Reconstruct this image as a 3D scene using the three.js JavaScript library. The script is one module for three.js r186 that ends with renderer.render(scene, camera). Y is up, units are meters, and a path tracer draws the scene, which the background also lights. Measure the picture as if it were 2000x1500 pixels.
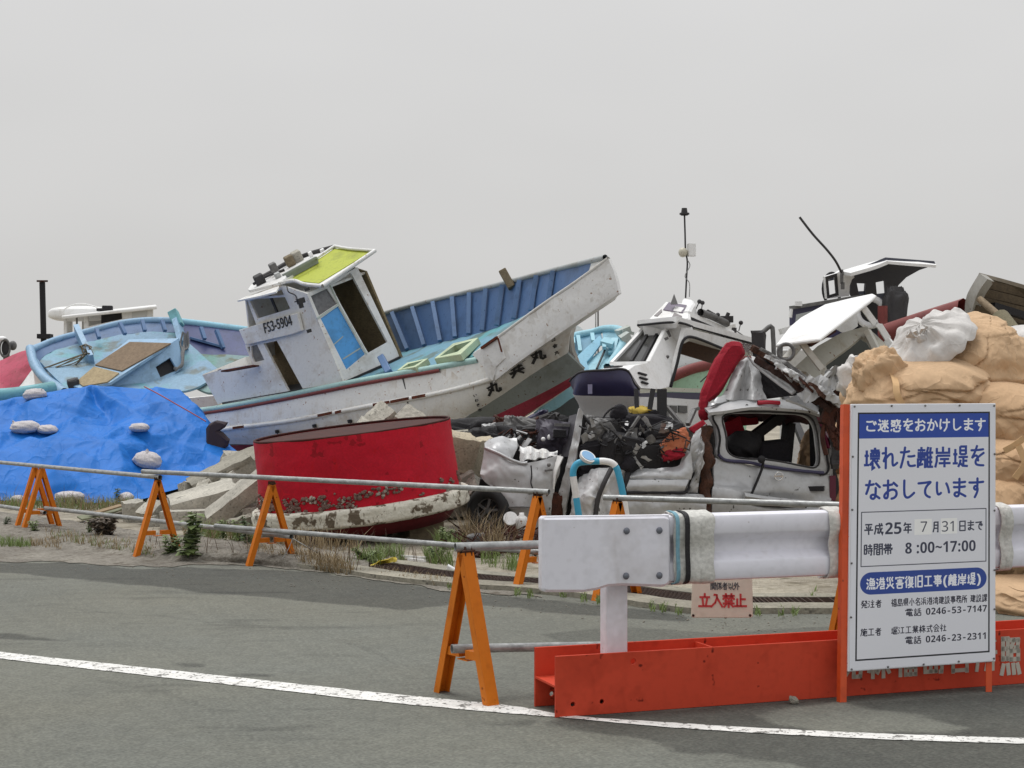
import * as THREE from 'three';
import { mergeGeometries, mergeVertices, toCreasedNormals } from 'three/addons/utils/BufferGeometryUtils.js';
import { RoundedBoxGeometry } from 'three/addons/geometries/RoundedBoxGeometry.js';
import { createNoise3D } from 'simplex-noise';

// ---------------------------------------------------------------- camera, sky, sun, exposure
const scene = new THREE.Scene();
const EYE = 1.6, FOC = 3000, CX = 1000, CY = 786;            // eye height in metres; focal length and horizon as measured on the photograph
const camera = new THREE.PerspectiveCamera(2 * Math.atan(750 / FOC) * 180 / Math.PI, 4 / 3, 0.1, 3000);
camera.position.set(0, EYE, 0);
camera.setViewOffset(2000, 1500, 0, 750 - CY, 2000, 1500);   // level camera, lens shifted a little
scene.add(camera);
const EXPOSURE = 1.7;
{ // overcast sky: an even grey sheet of cloud
  const W = 512, H = 256, d = new Float32Array(W * H * 4), cl = createNoise3D((() => { let q = 99; return () => (q = (q * 16807) % 2147483647) / 2147483647; })());
  for (let r = 0; r < H; r++) for (let i = 0; i < W; i++) {
    const el = ((r + .5) / H - .5) * Math.PI, az = ((i + .5) / W - .5) * 2 * Math.PI, s = Math.max(0, Math.sin(el)), x = Math.cos(az) * Math.cos(el), z = Math.sin(az) * Math.cos(el), y = Math.sin(el) * 3;
    const m = 1 + .016 * cl(x * 3, y * 3, z * 3) + .012 * cl(x * 8, y * 9, z * 8), c = [.588 + .42 * s, .581 + .44 * s, .568 + .49 * s], k = (r * W + i) * 4; for (let n = 0; n < 3; n++) d[k + n] = c[n] * m / EXPOSURE; d[k + 3] = 1;
  }
  const t = new THREE.DataTexture(d, W, H, THREE.RGBAFormat, THREE.FloatType);
  t.mapping = THREE.EquirectangularReflectionMapping; t.magFilter = THREE.LinearFilter; t.minFilter = THREE.LinearFilter; t.wrapS = THREE.RepeatWrapping; t.needsUpdate = true;
  scene.background = t; scene.environment = t;
}
const sun = new THREE.DirectionalLight(new THREE.Color(1, .985, .96), 1.1);
sun.position.set(-7, 34, -27); sun.target.position.set(0, 0, -18); sun.castShadow = true; sun.shadow.radius = 60;
sun.shadow.mapSize.set(2048, 2048); Object.assign(sun.shadow.camera, { left: -25, right: 25, top: 25, bottom: -25, near: 1, far: 90 });
sun.name = 'sun'; scene.add(sun, sun.target);

// ---------------------------------------------------------------- helpers
const V = (x, y, z) => new THREE.Vector3(x, y, z);
const P = (px, py, D) => V((px - CX) / FOC * D, EYE + (CY - py) / FOC * D, -D);       // point seen at a photograph position, D metres away
const G = (px, py, y = 0) => P(px, py, FOC * (EYE - y) / (py - CY));                 // the same on the ground
const zoom = (x0, y0, s) => (x, y) => [x0 + x * s, y0 + y * s];
const n3 = createNoise3D((() => { let s = 12345; return () => (s = (s * 16807) % 2147483647) / 2147483647; })());
let seed = 7; const rnd = () => { seed = (seed * 16807) % 2147483647; return seed / 2147483647; };
const rr = (a, b) => a + (b - a) * rnd();
const fbm = (x, y, z, o = 4) => { let s = 0, a = .5; for (let i = 0; i < o; i++) { s += a * n3(x, y, z); x *= 2.03; y *= 2.03; z *= 2.03; a *= .5; } return s; };
const clamp = (x, a = 0, b = 1) => Math.min(b, Math.max(a, x));
const sstep = (a, b, x) => { const t = clamp((x - a) / (b - a)); return t * t * (3 - 2 * t); };

// planes in the place: three points
class Plane {
  constructor(a, b, c) {
    this.o = a.clone(); this.n = b.clone().sub(a).cross(c.clone().sub(a)).normalize();
    if (this.n.dot(camera.position.clone().sub(a)) < 0) this.n.negate();
    this.u = V(0, 1, 0).cross(this.n); if (this.u.length() < .05) this.u.set(1, 0, 0); this.u.normalize();
    this.v = this.n.clone().cross(this.u).normalize();
  }
  at(px, py, off = 0) {
    const d = V((px - CX) / FOC, (CY - py) / FOC, -1), o = this.o.clone().addScaledVector(this.n, off);
    const t = o.clone().sub(camera.position).dot(this.n) / d.dot(this.n);
    return camera.position.clone().addScaledVector(d, t);
  }
  uv(p) { const q = p.clone().sub(this.o); return new THREE.Vector2(q.dot(this.u), q.dot(this.v)); }
}
// plate of thickness t cut along an outline that lies on a plane, front face on the plane (+ off)
function slab(pl, pts, t, { holes = [], off = 0, bevel = 0 } = {}) {
  const to = (l) => l.map((p) => pl.uv(p.isVector3 ? p : pl.at(p[0], p[1], off)));
  const s = new THREE.Shape(to(pts)); for (const h of holes) s.holes.push(new THREE.Path(to(h)));
  const g = new THREE.ExtrudeGeometry(s, { depth: Math.max(.001, t - bevel * 2), bevelEnabled: bevel > 0, bevelSize: bevel, bevelOffset: -bevel, bevelThickness: bevel, bevelSegments: 1, curveSegments: 6, steps: 1 });
  const o = pl.o.clone().addScaledVector(pl.n, off - t + bevel);
  g.applyMatrix4(new THREE.Matrix4().makeBasis(pl.u, pl.v, pl.n).setPosition(o));
  return g;
}
const arc = (cx, cy, rx, ry, a0, a1, n = 8, rot = 0) => Array.from({ length: n + 1 }, (_, i) => { const a = (a0 + (a1 - a0) * i / n) * Math.PI / 180, x = rx * Math.cos(a), y = ry * Math.sin(a), c = Math.cos(rot), s = Math.sin(rot); return [cx + x * c - y * s, cy + x * s + y * c]; });
const smooth = (pts, n = 40, closed = true) => new THREE.CatmullRomCurve3(pts.map((p) => V(p[0], p[1], 0)), closed, 'centripetal').getPoints(n).slice(0, closed ? -1 : undefined).map((p) => [p.x, p.y]);
const crv = (pts, n) => { if (pts.length === 2) return Array.from({ length: n + 1 }, (_, i) => pts[0].clone().lerp(pts[1], i / n)); return new THREE.CatmullRomCurve3(pts, false, 'centripetal').getPoints(n); };
// sheet through rows of points, with thickness (second skin away from the viewer side n) and optional dents
function loft(rows, { nu = 24, nv = 12, thick = .02, amp = 0, freq = 1.5, sharp = false, straight = false, flip = false, ns = 0 } = {}) {
  const A = rows.map((r) => crv(r, nu)), g = [];
  for (let i = 0; i <= nu; i++) {
    const col = A.map((r) => r[i]);
    if (straight) { const m = []; for (let k = 0; k < col.length - 1; k++) for (let j = 0; j < nv; j++) m.push(col[k].clone().lerp(col[k + 1], j / nv)); m.push(col[col.length - 1].clone()); g.push(m); } else g.push(crv(col, nv));
  }
  const I = nu + 1, J = g[0].length, N = [];
  for (let i = 0; i < I; i++) for (let j = 0; j < J; j++) {
    const a = g[Math.min(i + 1, I - 1)][j], b = g[Math.max(i - 1, 0)][j], c = g[i][Math.min(j + 1, J - 1)], d = g[i][Math.max(j - 1, 0)];
    const n = a.clone().sub(b).cross(c.clone().sub(d)).normalize(); if (flip) n.negate(); N.push(n);
  }
  // orient normals towards the eye on the whole
  let s = 0; for (let i = 0; i < I; i += 3) for (let j = 0; j < J; j += 2) s += N[i * J + j].dot(camera.position.clone().sub(g[i][j]));
  if (s < 0) N.forEach((n) => n.negate());
  const front = [], back = [];
  for (let i = 0; i < I; i++) for (let j = 0; j < J; j++) {
    const p = g[i][j].clone(), n = N[i * J + j];
    if (amp) { let q = fbm(p.x * freq + ns, p.y * freq, p.z * freq + ns * 2, 4); if (sharp) q = .35 - Math.abs(q) * 1.6; p.addScaledVector(n, q * amp); }
    front.push(p); back.push(p.clone().addScaledVector(n, -thick));
  }
  const pos = [], idx = []; front.concat(back).forEach((p) => pos.push(p.x, p.y, p.z));
  const F = I * J, q = (a, b, c, d) => idx.push(a, b, c, a, c, d);
  for (let i = 0; i < I - 1; i++) for (let j = 0; j < J - 1; j++) { const a = i * J + j, b = a + J, c = b + 1, d = a + 1; q(a, b, c, d); q(F + a, F + d, F + c, F + b); }
  for (let i = 0; i < I - 1; i++) { const a = i * J, b = a + J; q(a, F + a, F + b, b); const c = i * J + J - 1, d = c + J; q(c, d, F + d, F + c); }
  for (let j = 0; j < J - 1; j++) { q(j, j + 1, F + j + 1, F + j); const a = (I - 1) * J + j; q(a, F + a, F + a + 1, a + 1); }
  const geo = new THREE.BufferGeometry(); geo.setAttribute('position', new THREE.Float32BufferAttribute(pos, 3)); geo.setIndex(idx);
  return creased(geo, .7);
}
function creased(geo, a = .6) { return toCreasedNormals(geo.index ? geo.toNonIndexed() : geo, a); }
function bar(a, b, w, h = w, up = V(0, 1, 0), r = 0) {          // rectangular bar from a to b
  const L = a.distanceTo(b), d = b.clone().sub(a).normalize(), s = d.clone().cross(up); if (s.length() < 1e-3) s.set(1, 0, 0); s.normalize(); const t = s.clone().cross(d);
  const g = r ? new RoundedBoxGeometry(w, h, L, 1, r) : new THREE.BoxGeometry(w, h, L);
  g.applyMatrix4(new THREE.Matrix4().makeBasis(s, t, d.clone().negate()).setPosition(a.clone().add(b).multiplyScalar(.5))); return g;
}
const tube = (pts, r, seg = 8, n = 0) => new THREE.TubeGeometry(pts.length === 2 ? new THREE.LineCurve3(...pts) : new THREE.CatmullRomCurve3(pts, false, 'centripetal'), n || Math.max(1, (pts.length - 1) * 6), r, seg, false);
function rod(a, b, r, seg = 12) { const L = a.distanceTo(b), g = new THREE.CylinderGeometry(r, r, L, seg); g.applyQuaternion(new THREE.Quaternion().setFromUnitVectors(V(0, 1, 0), b.clone().sub(a).normalize())); const c = a.clone().add(b).multiplyScalar(.5); return g.translate(c.x, c.y, c.z); }
function pipe(a, b, r, wall = .003) { // open-ended pipe
  const L = a.distanceTo(b), q = new THREE.Quaternion().setFromUnitVectors(V(0, 1, 0), b.clone().sub(a).normalize());
  const g = new THREE.LatheGeometry([[r - wall, 0], [r, 0], [r, L], [r - wall, L], [r - wall, 0]].map((p) => new THREE.Vector2(...p)), 18);
  return g.applyQuaternion(q).translate(a.x, a.y, a.z);
}
const boxAt = (c, sx, sy, sz, rx = 0, ry = 0, rz = 0, r = 0) => (r ? new RoundedBoxGeometry(sx, sy, sz, 2, r) : new THREE.BoxGeometry(sx, sy, sz)).applyMatrix4(new THREE.Matrix4().makeRotationFromEuler(new THREE.Euler(rx, ry, rz)).setPosition(c));
const ball = (c, rx, ry = rx, rz = rx, w = 12, h = 9) => new THREE.SphereGeometry(1, w, h).scale(rx, ry, rz).translate(c.x, c.y, c.z);
function merge(...l) { return mergeGeometries(l.flat().map((g) => { const q = g.index ? g.toNonIndexed() : g; for (const k of Object.keys(q.attributes)) if (!['position', 'normal', 'uv'].includes(k)) q.deleteAttribute(k); if (!q.attributes.uv) q.setAttribute('uv', new THREE.Float32BufferAttribute(new Float32Array(q.attributes.position.count * 2), 2)); if (!q.attributes.normal) q.computeVertexNormals(); q.morphAttributes = {}; return q; })); }
// soft lump: cushions, torn seats, bundles
function soft(c, w, h, d, rz = 0, amp = .12, sd = 0, pw = .55, rx = 0, ry = 0) {
  const g = new THREE.SphereGeometry(1, 44, 30), p = g.attributes.position, e = (x) => Math.sign(x) * Math.pow(Math.abs(x), pw);
  for (let i = 0; i < p.count; i++) { const x = p.getX(i), y = p.getY(i), z = p.getZ(i), k = 1 + amp * (1.1 * fbm(x * 1.3 + sd, y * 1.3, z * 1.3 + sd, 3) + .8 * (.25 - Math.abs(fbm(x * 2.2 + sd * 3, y * 1.4, z * 2.2, 2)))); p.setXYZ(i, e(x) * k * w / 2, e(y) * k * h / 2, e(z) * k * d / 2); }
  g.applyMatrix4(new THREE.Matrix4().makeRotationFromEuler(new THREE.Euler(rx, ry, rz)).setPosition(c)); g.computeVertexNormals(); return g;
}
// uv in metres, by the way each face points
function metres(g) {
  if (g.index) g = g.toNonIndexed(); const p = g.attributes.position; if (!g.attributes.normal) g.computeVertexNormals(); const uv = new Float32Array(p.count * 2), a = V(), b = V(), c = V();
  for (let i = 0; i < p.count; i += 3) {
    a.fromBufferAttribute(p, i); b.fromBufferAttribute(p, i + 1); c.fromBufferAttribute(p, i + 2);
    const n = b.clone().sub(a).cross(c.clone().sub(a)), x = Math.abs(n.x), y = Math.abs(n.y), z = Math.abs(n.z);
    [a, b, c].forEach((v, k) => { const q = y >= x && y >= z ? [v.x, v.z] : x > z ? [v.z, v.y] : [v.x, v.y]; uv[(i + k) * 2] = q[0]; uv[(i + k) * 2 + 1] = q[1]; });
  }
  g.setAttribute('uv', new THREE.BufferAttribute(uv, 2)); return g;
}
function jitter(g, amp, freq, ns = 0) { // uneven surface: same shift for equal positions
  const p = g.attributes.position; for (let i = 0; i < p.count; i++) { const x = p.getX(i), y = p.getY(i), z = p.getZ(i); p.setXYZ(i, x + amp * fbm(x * freq + ns, y * freq, z * freq, 3), y + amp * fbm(x * freq, y * freq + 9 + ns, z * freq, 3), z + amp * fbm(x * freq, y * freq, z * freq + 19 + ns, 3)); }
  g.computeVertexNormals(); return g;
}
// things and parts
const used = new Map(), BASE = new WeakMap();
const numbered = (n) => { const k = used.get(n) ?? 0; used.set(n, k + 1); return k ? n + '_' + String(k).padStart(3, '0') : n; };
function thing(name, label, category, base, group) { const o = new THREE.Group(); o.name = numbered(name); o.position.copy(base); o.userData = { label, category }; if (group) o.userData.group = group; BASE.set(o, base.clone()); scene.add(o); return o; }
function part(parent, name, geo, mat, label) { const b = BASE.get(parent), g = metres(geo).translate(-b.x, -b.y, -b.z), m = new THREE.Mesh(g, mat); m.name = name; if (label) m.userData.label = label; BASE.set(m, b); parent.add(m); return m; }
function rawpart(parent, name, geo, mat, label) { const b = BASE.get(parent), m = new THREE.Mesh(geo.translate(-b.x, -b.y, -b.z), mat); m.name = name; if (label) m.userData.label = label; BASE.set(m, b); parent.add(m); return m; }
function solo(name, label, category, geo, mat, group, keepUV) {
  if (!keepUV) geo = metres(geo); geo.computeBoundingBox(); const c = geo.boundingBox.getCenter(V()); c.y = geo.boundingBox.min.y; geo.translate(-c.x, -c.y, -c.z);
  const m = new THREE.Mesh(geo, mat); m.name = numbered(name); m.position.copy(c); m.userData = { label, category }; if (group) m.userData.group = group; BASE.set(m, c); scene.add(m); return m;
}
function struct(name, geo, mat, label, keepUV) { const m = new THREE.Mesh(keepUV ? geo : metres(geo), mat); m.name = numbered(name); m.userData = { kind: 'structure', label }; BASE.set(m, V(0, 0, 0)); scene.add(m); return m; }

// ---------------------------------------------------------------- computed textures
const LAT = Array.from({ length: 4096 }, () => rnd());
const lat = (x, y, p) => LAT[((((x % p) + p) % p) * 73 + (((y % p) + p) % p) * 179 + p * 31) & 4095];
function vn(u, v, p) { const x = u * p, y = v * p, ix = Math.floor(x), iy = Math.floor(y); let a = x - ix, b = y - iy; a = a * a * (3 - 2 * a); b = b * b * (3 - 2 * b); return (lat(ix, iy, p) * (1 - a) + lat(ix + 1, iy, p) * a) * (1 - b) + (lat(ix, iy + 1, p) * (1 - a) + lat(ix + 1, iy + 1, p) * a) * b; }
const fv = (u, v, p, o = 4) => { let s = 0, a = .5, t = 0; for (let i = 0; i < o; i++) { s += a * vn(u + i * .37, v + i * .19, p << i); t += a; a *= .55; } return s / t; };
function tex(n, metresAcross, fn, srgb = true, h = n) {
  const d = new Uint8Array(n * h * 4); for (let y = 0; y < h; y++) for (let x = 0; x < n; x++) { const c = fn(x / n, y / h), k = (y * n + x) * 4; if (typeof c === 'number') d[k] = d[k + 1] = d[k + 2] = clamp(c) * 255; else { d[k] = clamp(c[0]) * 255; d[k + 1] = clamp(c[1]) * 255; d[k + 2] = clamp(c[2]) * 255; } d[k + 3] = 255; }
  const t = new THREE.DataTexture(d, n, h); t.wrapS = t.wrapT = THREE.RepeatWrapping; t.magFilter = THREE.LinearFilter; t.minFilter = THREE.LinearMipmapLinearFilter; t.generateMipmaps = true; if (srgb) t.colorSpace = THREE.SRGBColorSpace; if (metresAcross) t.repeat.set(1 / metresAcross, 1 / metresAcross); t.needsUpdate = true; return t;
}
const mix = (a, b, t) => a.map((x, i) => x + (b[i] - x) * t);
// worn paint: light grime clouds, chips of another colour, scratches
const wear = (chip, amount, dirt = .14, dirtCol = [.55, .5, .42]) => tex(512, 1.7, (u, v) => {
  const g = fv(u, v, 5, 5), f = fv(u + .3, v, 60, 2), s = fv(u * 1, v * 1, 3, 6); let c = [1, 1, 1].map((x) => x - (f - .5) * .07);
  c = mix(c, dirtCol, clamp((g - .52) * 3.2) * dirt * 2.2 + clamp((fv(u, v + .4, 24, 3) - .62) * 4) * dirt);
  const run = fv(u + .11, v * .12, 40, 2); c = mix(c, dirtCol, clamp((run - .66) * 4) * dirt * 1.6 * clamp(g * 2 - .6));
  const ch = fv(u + .7, v + .2, 34, 3) - .86 + amount * .14 + (s - .5) * .3; if (ch > 0) c = mix(c, chip, clamp(ch * 16) * .85); return c;
});
const T = {
  white: wear([.52, .36, .25], .25, .14), whiteRust: wear([.58, .36, .25], .16, .16, [.66, .57, .46]), blue: wear([.75, .8, .82], .35, .16, [.5, .5, .46]), silver: wear([.35, .33, .31], .3, .1, [.5, .47, .43]), orange: wear([.45, .34, .27], .04, .16, [.6, .45, .34]), cleanPaint: wear([.6, .55, .5], -.2, .07), red: wear([.62, .42, .36], .35, .18, [.55, .36, .33]), dark: wear([.9, .8, .7], .15, .2, [.8, .7, .6]),
  concrete: tex(512, 1.5, (u, v) => { const g = fv(u, v, 4, 6), f = fv(u, v + .5, 90, 2), h = fv(u + .2, v, 40, 2); let k = .84 + (g - .5) * .34 + (f - .5) * .18; if (h > .72) k -= (h - .72) * 1.3; return [k, k * .985, k * .95]; }),
  concreteB: tex(512, 1.5, (u, v) => fv(u, v, 30, 4) * .6 + fv(u, v, 6, 3) * .4 - (fv(u + .2, v, 40, 2) > .72 ? .25 : 0), false),
  rust: tex(256, .6, (u, v) => { const g = fv(u, v, 6, 5), f = fv(u, v, 40, 2); return mix([.42, .30, .24], [.72, .52, .40], clamp(g * 1.6 - .4 + (f - .5) * .4)); }),
  fabric: tex(256, .12, (u, v) => { const k = .86 + .07 * Math.sin(u * 64 * Math.PI) * Math.sin(v * 64 * Math.PI) + (fv(u, v, 8, 3) - .5) * .2; return [k, k, k]; }),
  fine: tex(256, .35, (u, v) => fv(u, v, 40, 3), false),
  dent: tex(256, 1.1, (u, v) => fv(u, v, 5, 3), false),
  weave: tex(256, .6, (u, v) => fv(u, v, 7, 5), false),
  galv: tex(256, .5, (u, v) => { const k = .82 + (fv(u, v, 12, 3) - .5) * .3 + (fv(u, v, 50, 2) - .5) * .12; return [k, k, k]; }),
  canvas: tex(512, 1.3, (u, v) => { const k = .93 + (fv(u, v, 5, 4) - .5) * .16 + (fv(u, v + .3, 60, 3) - .5) * .08; return [k, k * .99, k * .97]; }),
  crease: tex(512, 1.1, (u, v) => { const w = .05 * (fv(u, v, 6, 3) - .5), a = fv(u * 1 + w, v * 1 + .3, 4, 3), b = fv(u + .6, v + w, 7, 3), c = fv(v + .2, u + .4 + w, 5, 3), r = (q, k) => Math.pow(1 - Math.min(1, Math.abs(q - .5) * k), 3); return clamp(.15 + .55 * r(a, 9) + .3 * r(b, 11) + .35 * r(c, 12) * .7); }, false),
  deck: tex(512, 2.6, (u, v) => { const g = fv(u, v, 3, 5), t = fv(u + .4, v + .2, 4, 5), f = fv(u, v, 80, 2), b = fv(u + .7, v + .6, 7, 4); let c = mix([.92, .93, .95], [.80, .96, .90], clamp((t - .52) * 6)); c = mix(c, [.75, .62, .50], clamp((b - .58) * 7) * .7); c = mix(c, [1, 1, 1], clamp((g - .55) * 5) * .5); return c.map((x) => x + (f - .5) * .12); }),
  wood: tex(256, .5, (u, v) => { const k = fv(u * .5, v, 30, 3), g = fv(u, v * .4, 8, 4); return mix([.62, .56, .47], [.95, .88, .76], clamp(k * .7 + g * .5 - .1)); }),
};
const lin = (r, g, b) => new THREE.Color().setRGB(r, g, b);
const M = (c, o = {}) => new THREE.MeshStandardMaterial({ color: c, roughness: .7, ...o });
const MP = (c, o = {}) => new THREE.MeshPhysicalMaterial({ color: c, roughness: .6, ...o });
const mat = {
  boatWhite: M(lin(.76, .755, .725), { map: T.whiteRust, roughness: .55 }), white: M(lin(.74, .74, .73), { map: T.white, roughness: .45 }), cleanWhite: M(lin(.84, .84, .83), { map: T.cleanPaint, roughness: .4 }),
  navy: M(lin(.035, .032, .085), { map: T.dark, roughness: .4 }), skyBlue: M(lin(.27, .53, .66), { map: T.blue, roughness: .5 }), bulwark: M(lin(.075, .15, .31), { map: T.blue, roughness: .55 }), bulwark2: M(lin(.10, .185, .35), { map: T.blue, roughness: .55 }),
  boatBlue: M(lin(.25, .41, .58), { map: T.blue, roughness: .55 }), teal: M(lin(.16, .40, .44), { map: T.blue, roughness: .6 }), tealPale: M(lin(.36, .55, .52), { map: T.blue, roughness: .6 }),
  hullRed: M(lin(.42, .03, .075), { map: T.red, roughness: .6 }), hullGrey: M(lin(.26, .29, .28), { map: T.white, roughness: .7 }), maroon: M(lin(.19, .035, .03), { map: T.red, roughness: .6 }),
  red: MP(lin(.40, .008, .022), { map: T.red, roughness: .42 }), silver: MP(lin(.46, .465, .47), { map: T.silver, roughness: .38, metalness: .25 }), silverDull: M(lin(.42, .42, .42), { map: T.silver, roughness: .5, metalness: .2, bumpMap: T.dent, bumpScale: .008 }),
  concrete: M(lin(.58, .57, .53), { map: T.concrete, roughness: .93, bumpMap: T.concreteB, bumpScale: .006 }), concreteOld: M(lin(.37, .36, .32), { map: T.concrete, roughness: .95, bumpMap: T.concreteB, bumpScale: .008 }),
  orange: MP(lin(.62, .17, .010), { map: T.orange, roughness: .6, specularIntensity: .45 }), vermilion: M(lin(.66, .085, .018), { map: T.orange, roughness: .45 }), primer: MP(lin(.58, .062, .027), { map: T.orange, roughness: .65, specularIntensity: .5 }),
  galv: M(lin(.52, .53, .52), { map: T.galv, roughness: .4, metalness: .35 }), black: M(lin(.012, .011, .013), { roughness: .75, bumpMap: T.fine, bumpScale: .004 }), darkGrey: M(lin(.038, .036, .038), { map: T.dark, roughness: .7, bumpMap: T.fine, bumpScale: .004 }), midGrey: M(lin(.2, .195, .19), { map: T.galv, roughness: .6 }), seat: M(lin(.018, .016, .021), { map: T.fabric, roughness: .95, bumpMap: T.weave, bumpScale: .02 }),
  rust: M(lin(.17, .085, .055), { map: T.rust, roughness: .9, bumpMap: T.fine, bumpScale: .006 }), rustSteel: M(lin(.22, .17, .145), { map: T.rust, roughness: .75, metalness: .2, bumpMap: T.fine, bumpScale: .008 }),
  redCloth: MP(lin(.40, .006, .025), { map: T.fabric, roughness: .9, bumpMap: T.weave, bumpScale: .01 }), wood: M(lin(.42, .36, .28), { map: T.wood, roughness: .85 }), oldWood: M(lin(.30, .29, .26), { map: T.wood, roughness: .9 }),
  glass: MP(lin(.55, .56, .55), { transmission: 1, thickness: 0, roughness: .06 }), glassDark: MP(lin(.10, .10, .10), { roughness: .12, transmission: .35, thickness: 0 }), rubber: M(lin(.02, .02, .02), { roughness: .85 }),
  lime: M(lin(.40, .45, .035), { map: T.blue, roughness: .7 }), doorBlue: MP(lin(.06, .31, .68), { map: T.blue, roughness: .35 }), paleGreen: M(lin(.50, .58, .38), { map: T.blue, roughness: .7 }), mint: M(lin(.42, .66, .50), { map: T.white, roughness: .55 }), ply: M(lin(.31, .265, .235), { map: T.wood, roughness: .9 }), rustStain: M(lin(.34, .14, .07), { map: T.rust, roughness: .9 }),
};
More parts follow.
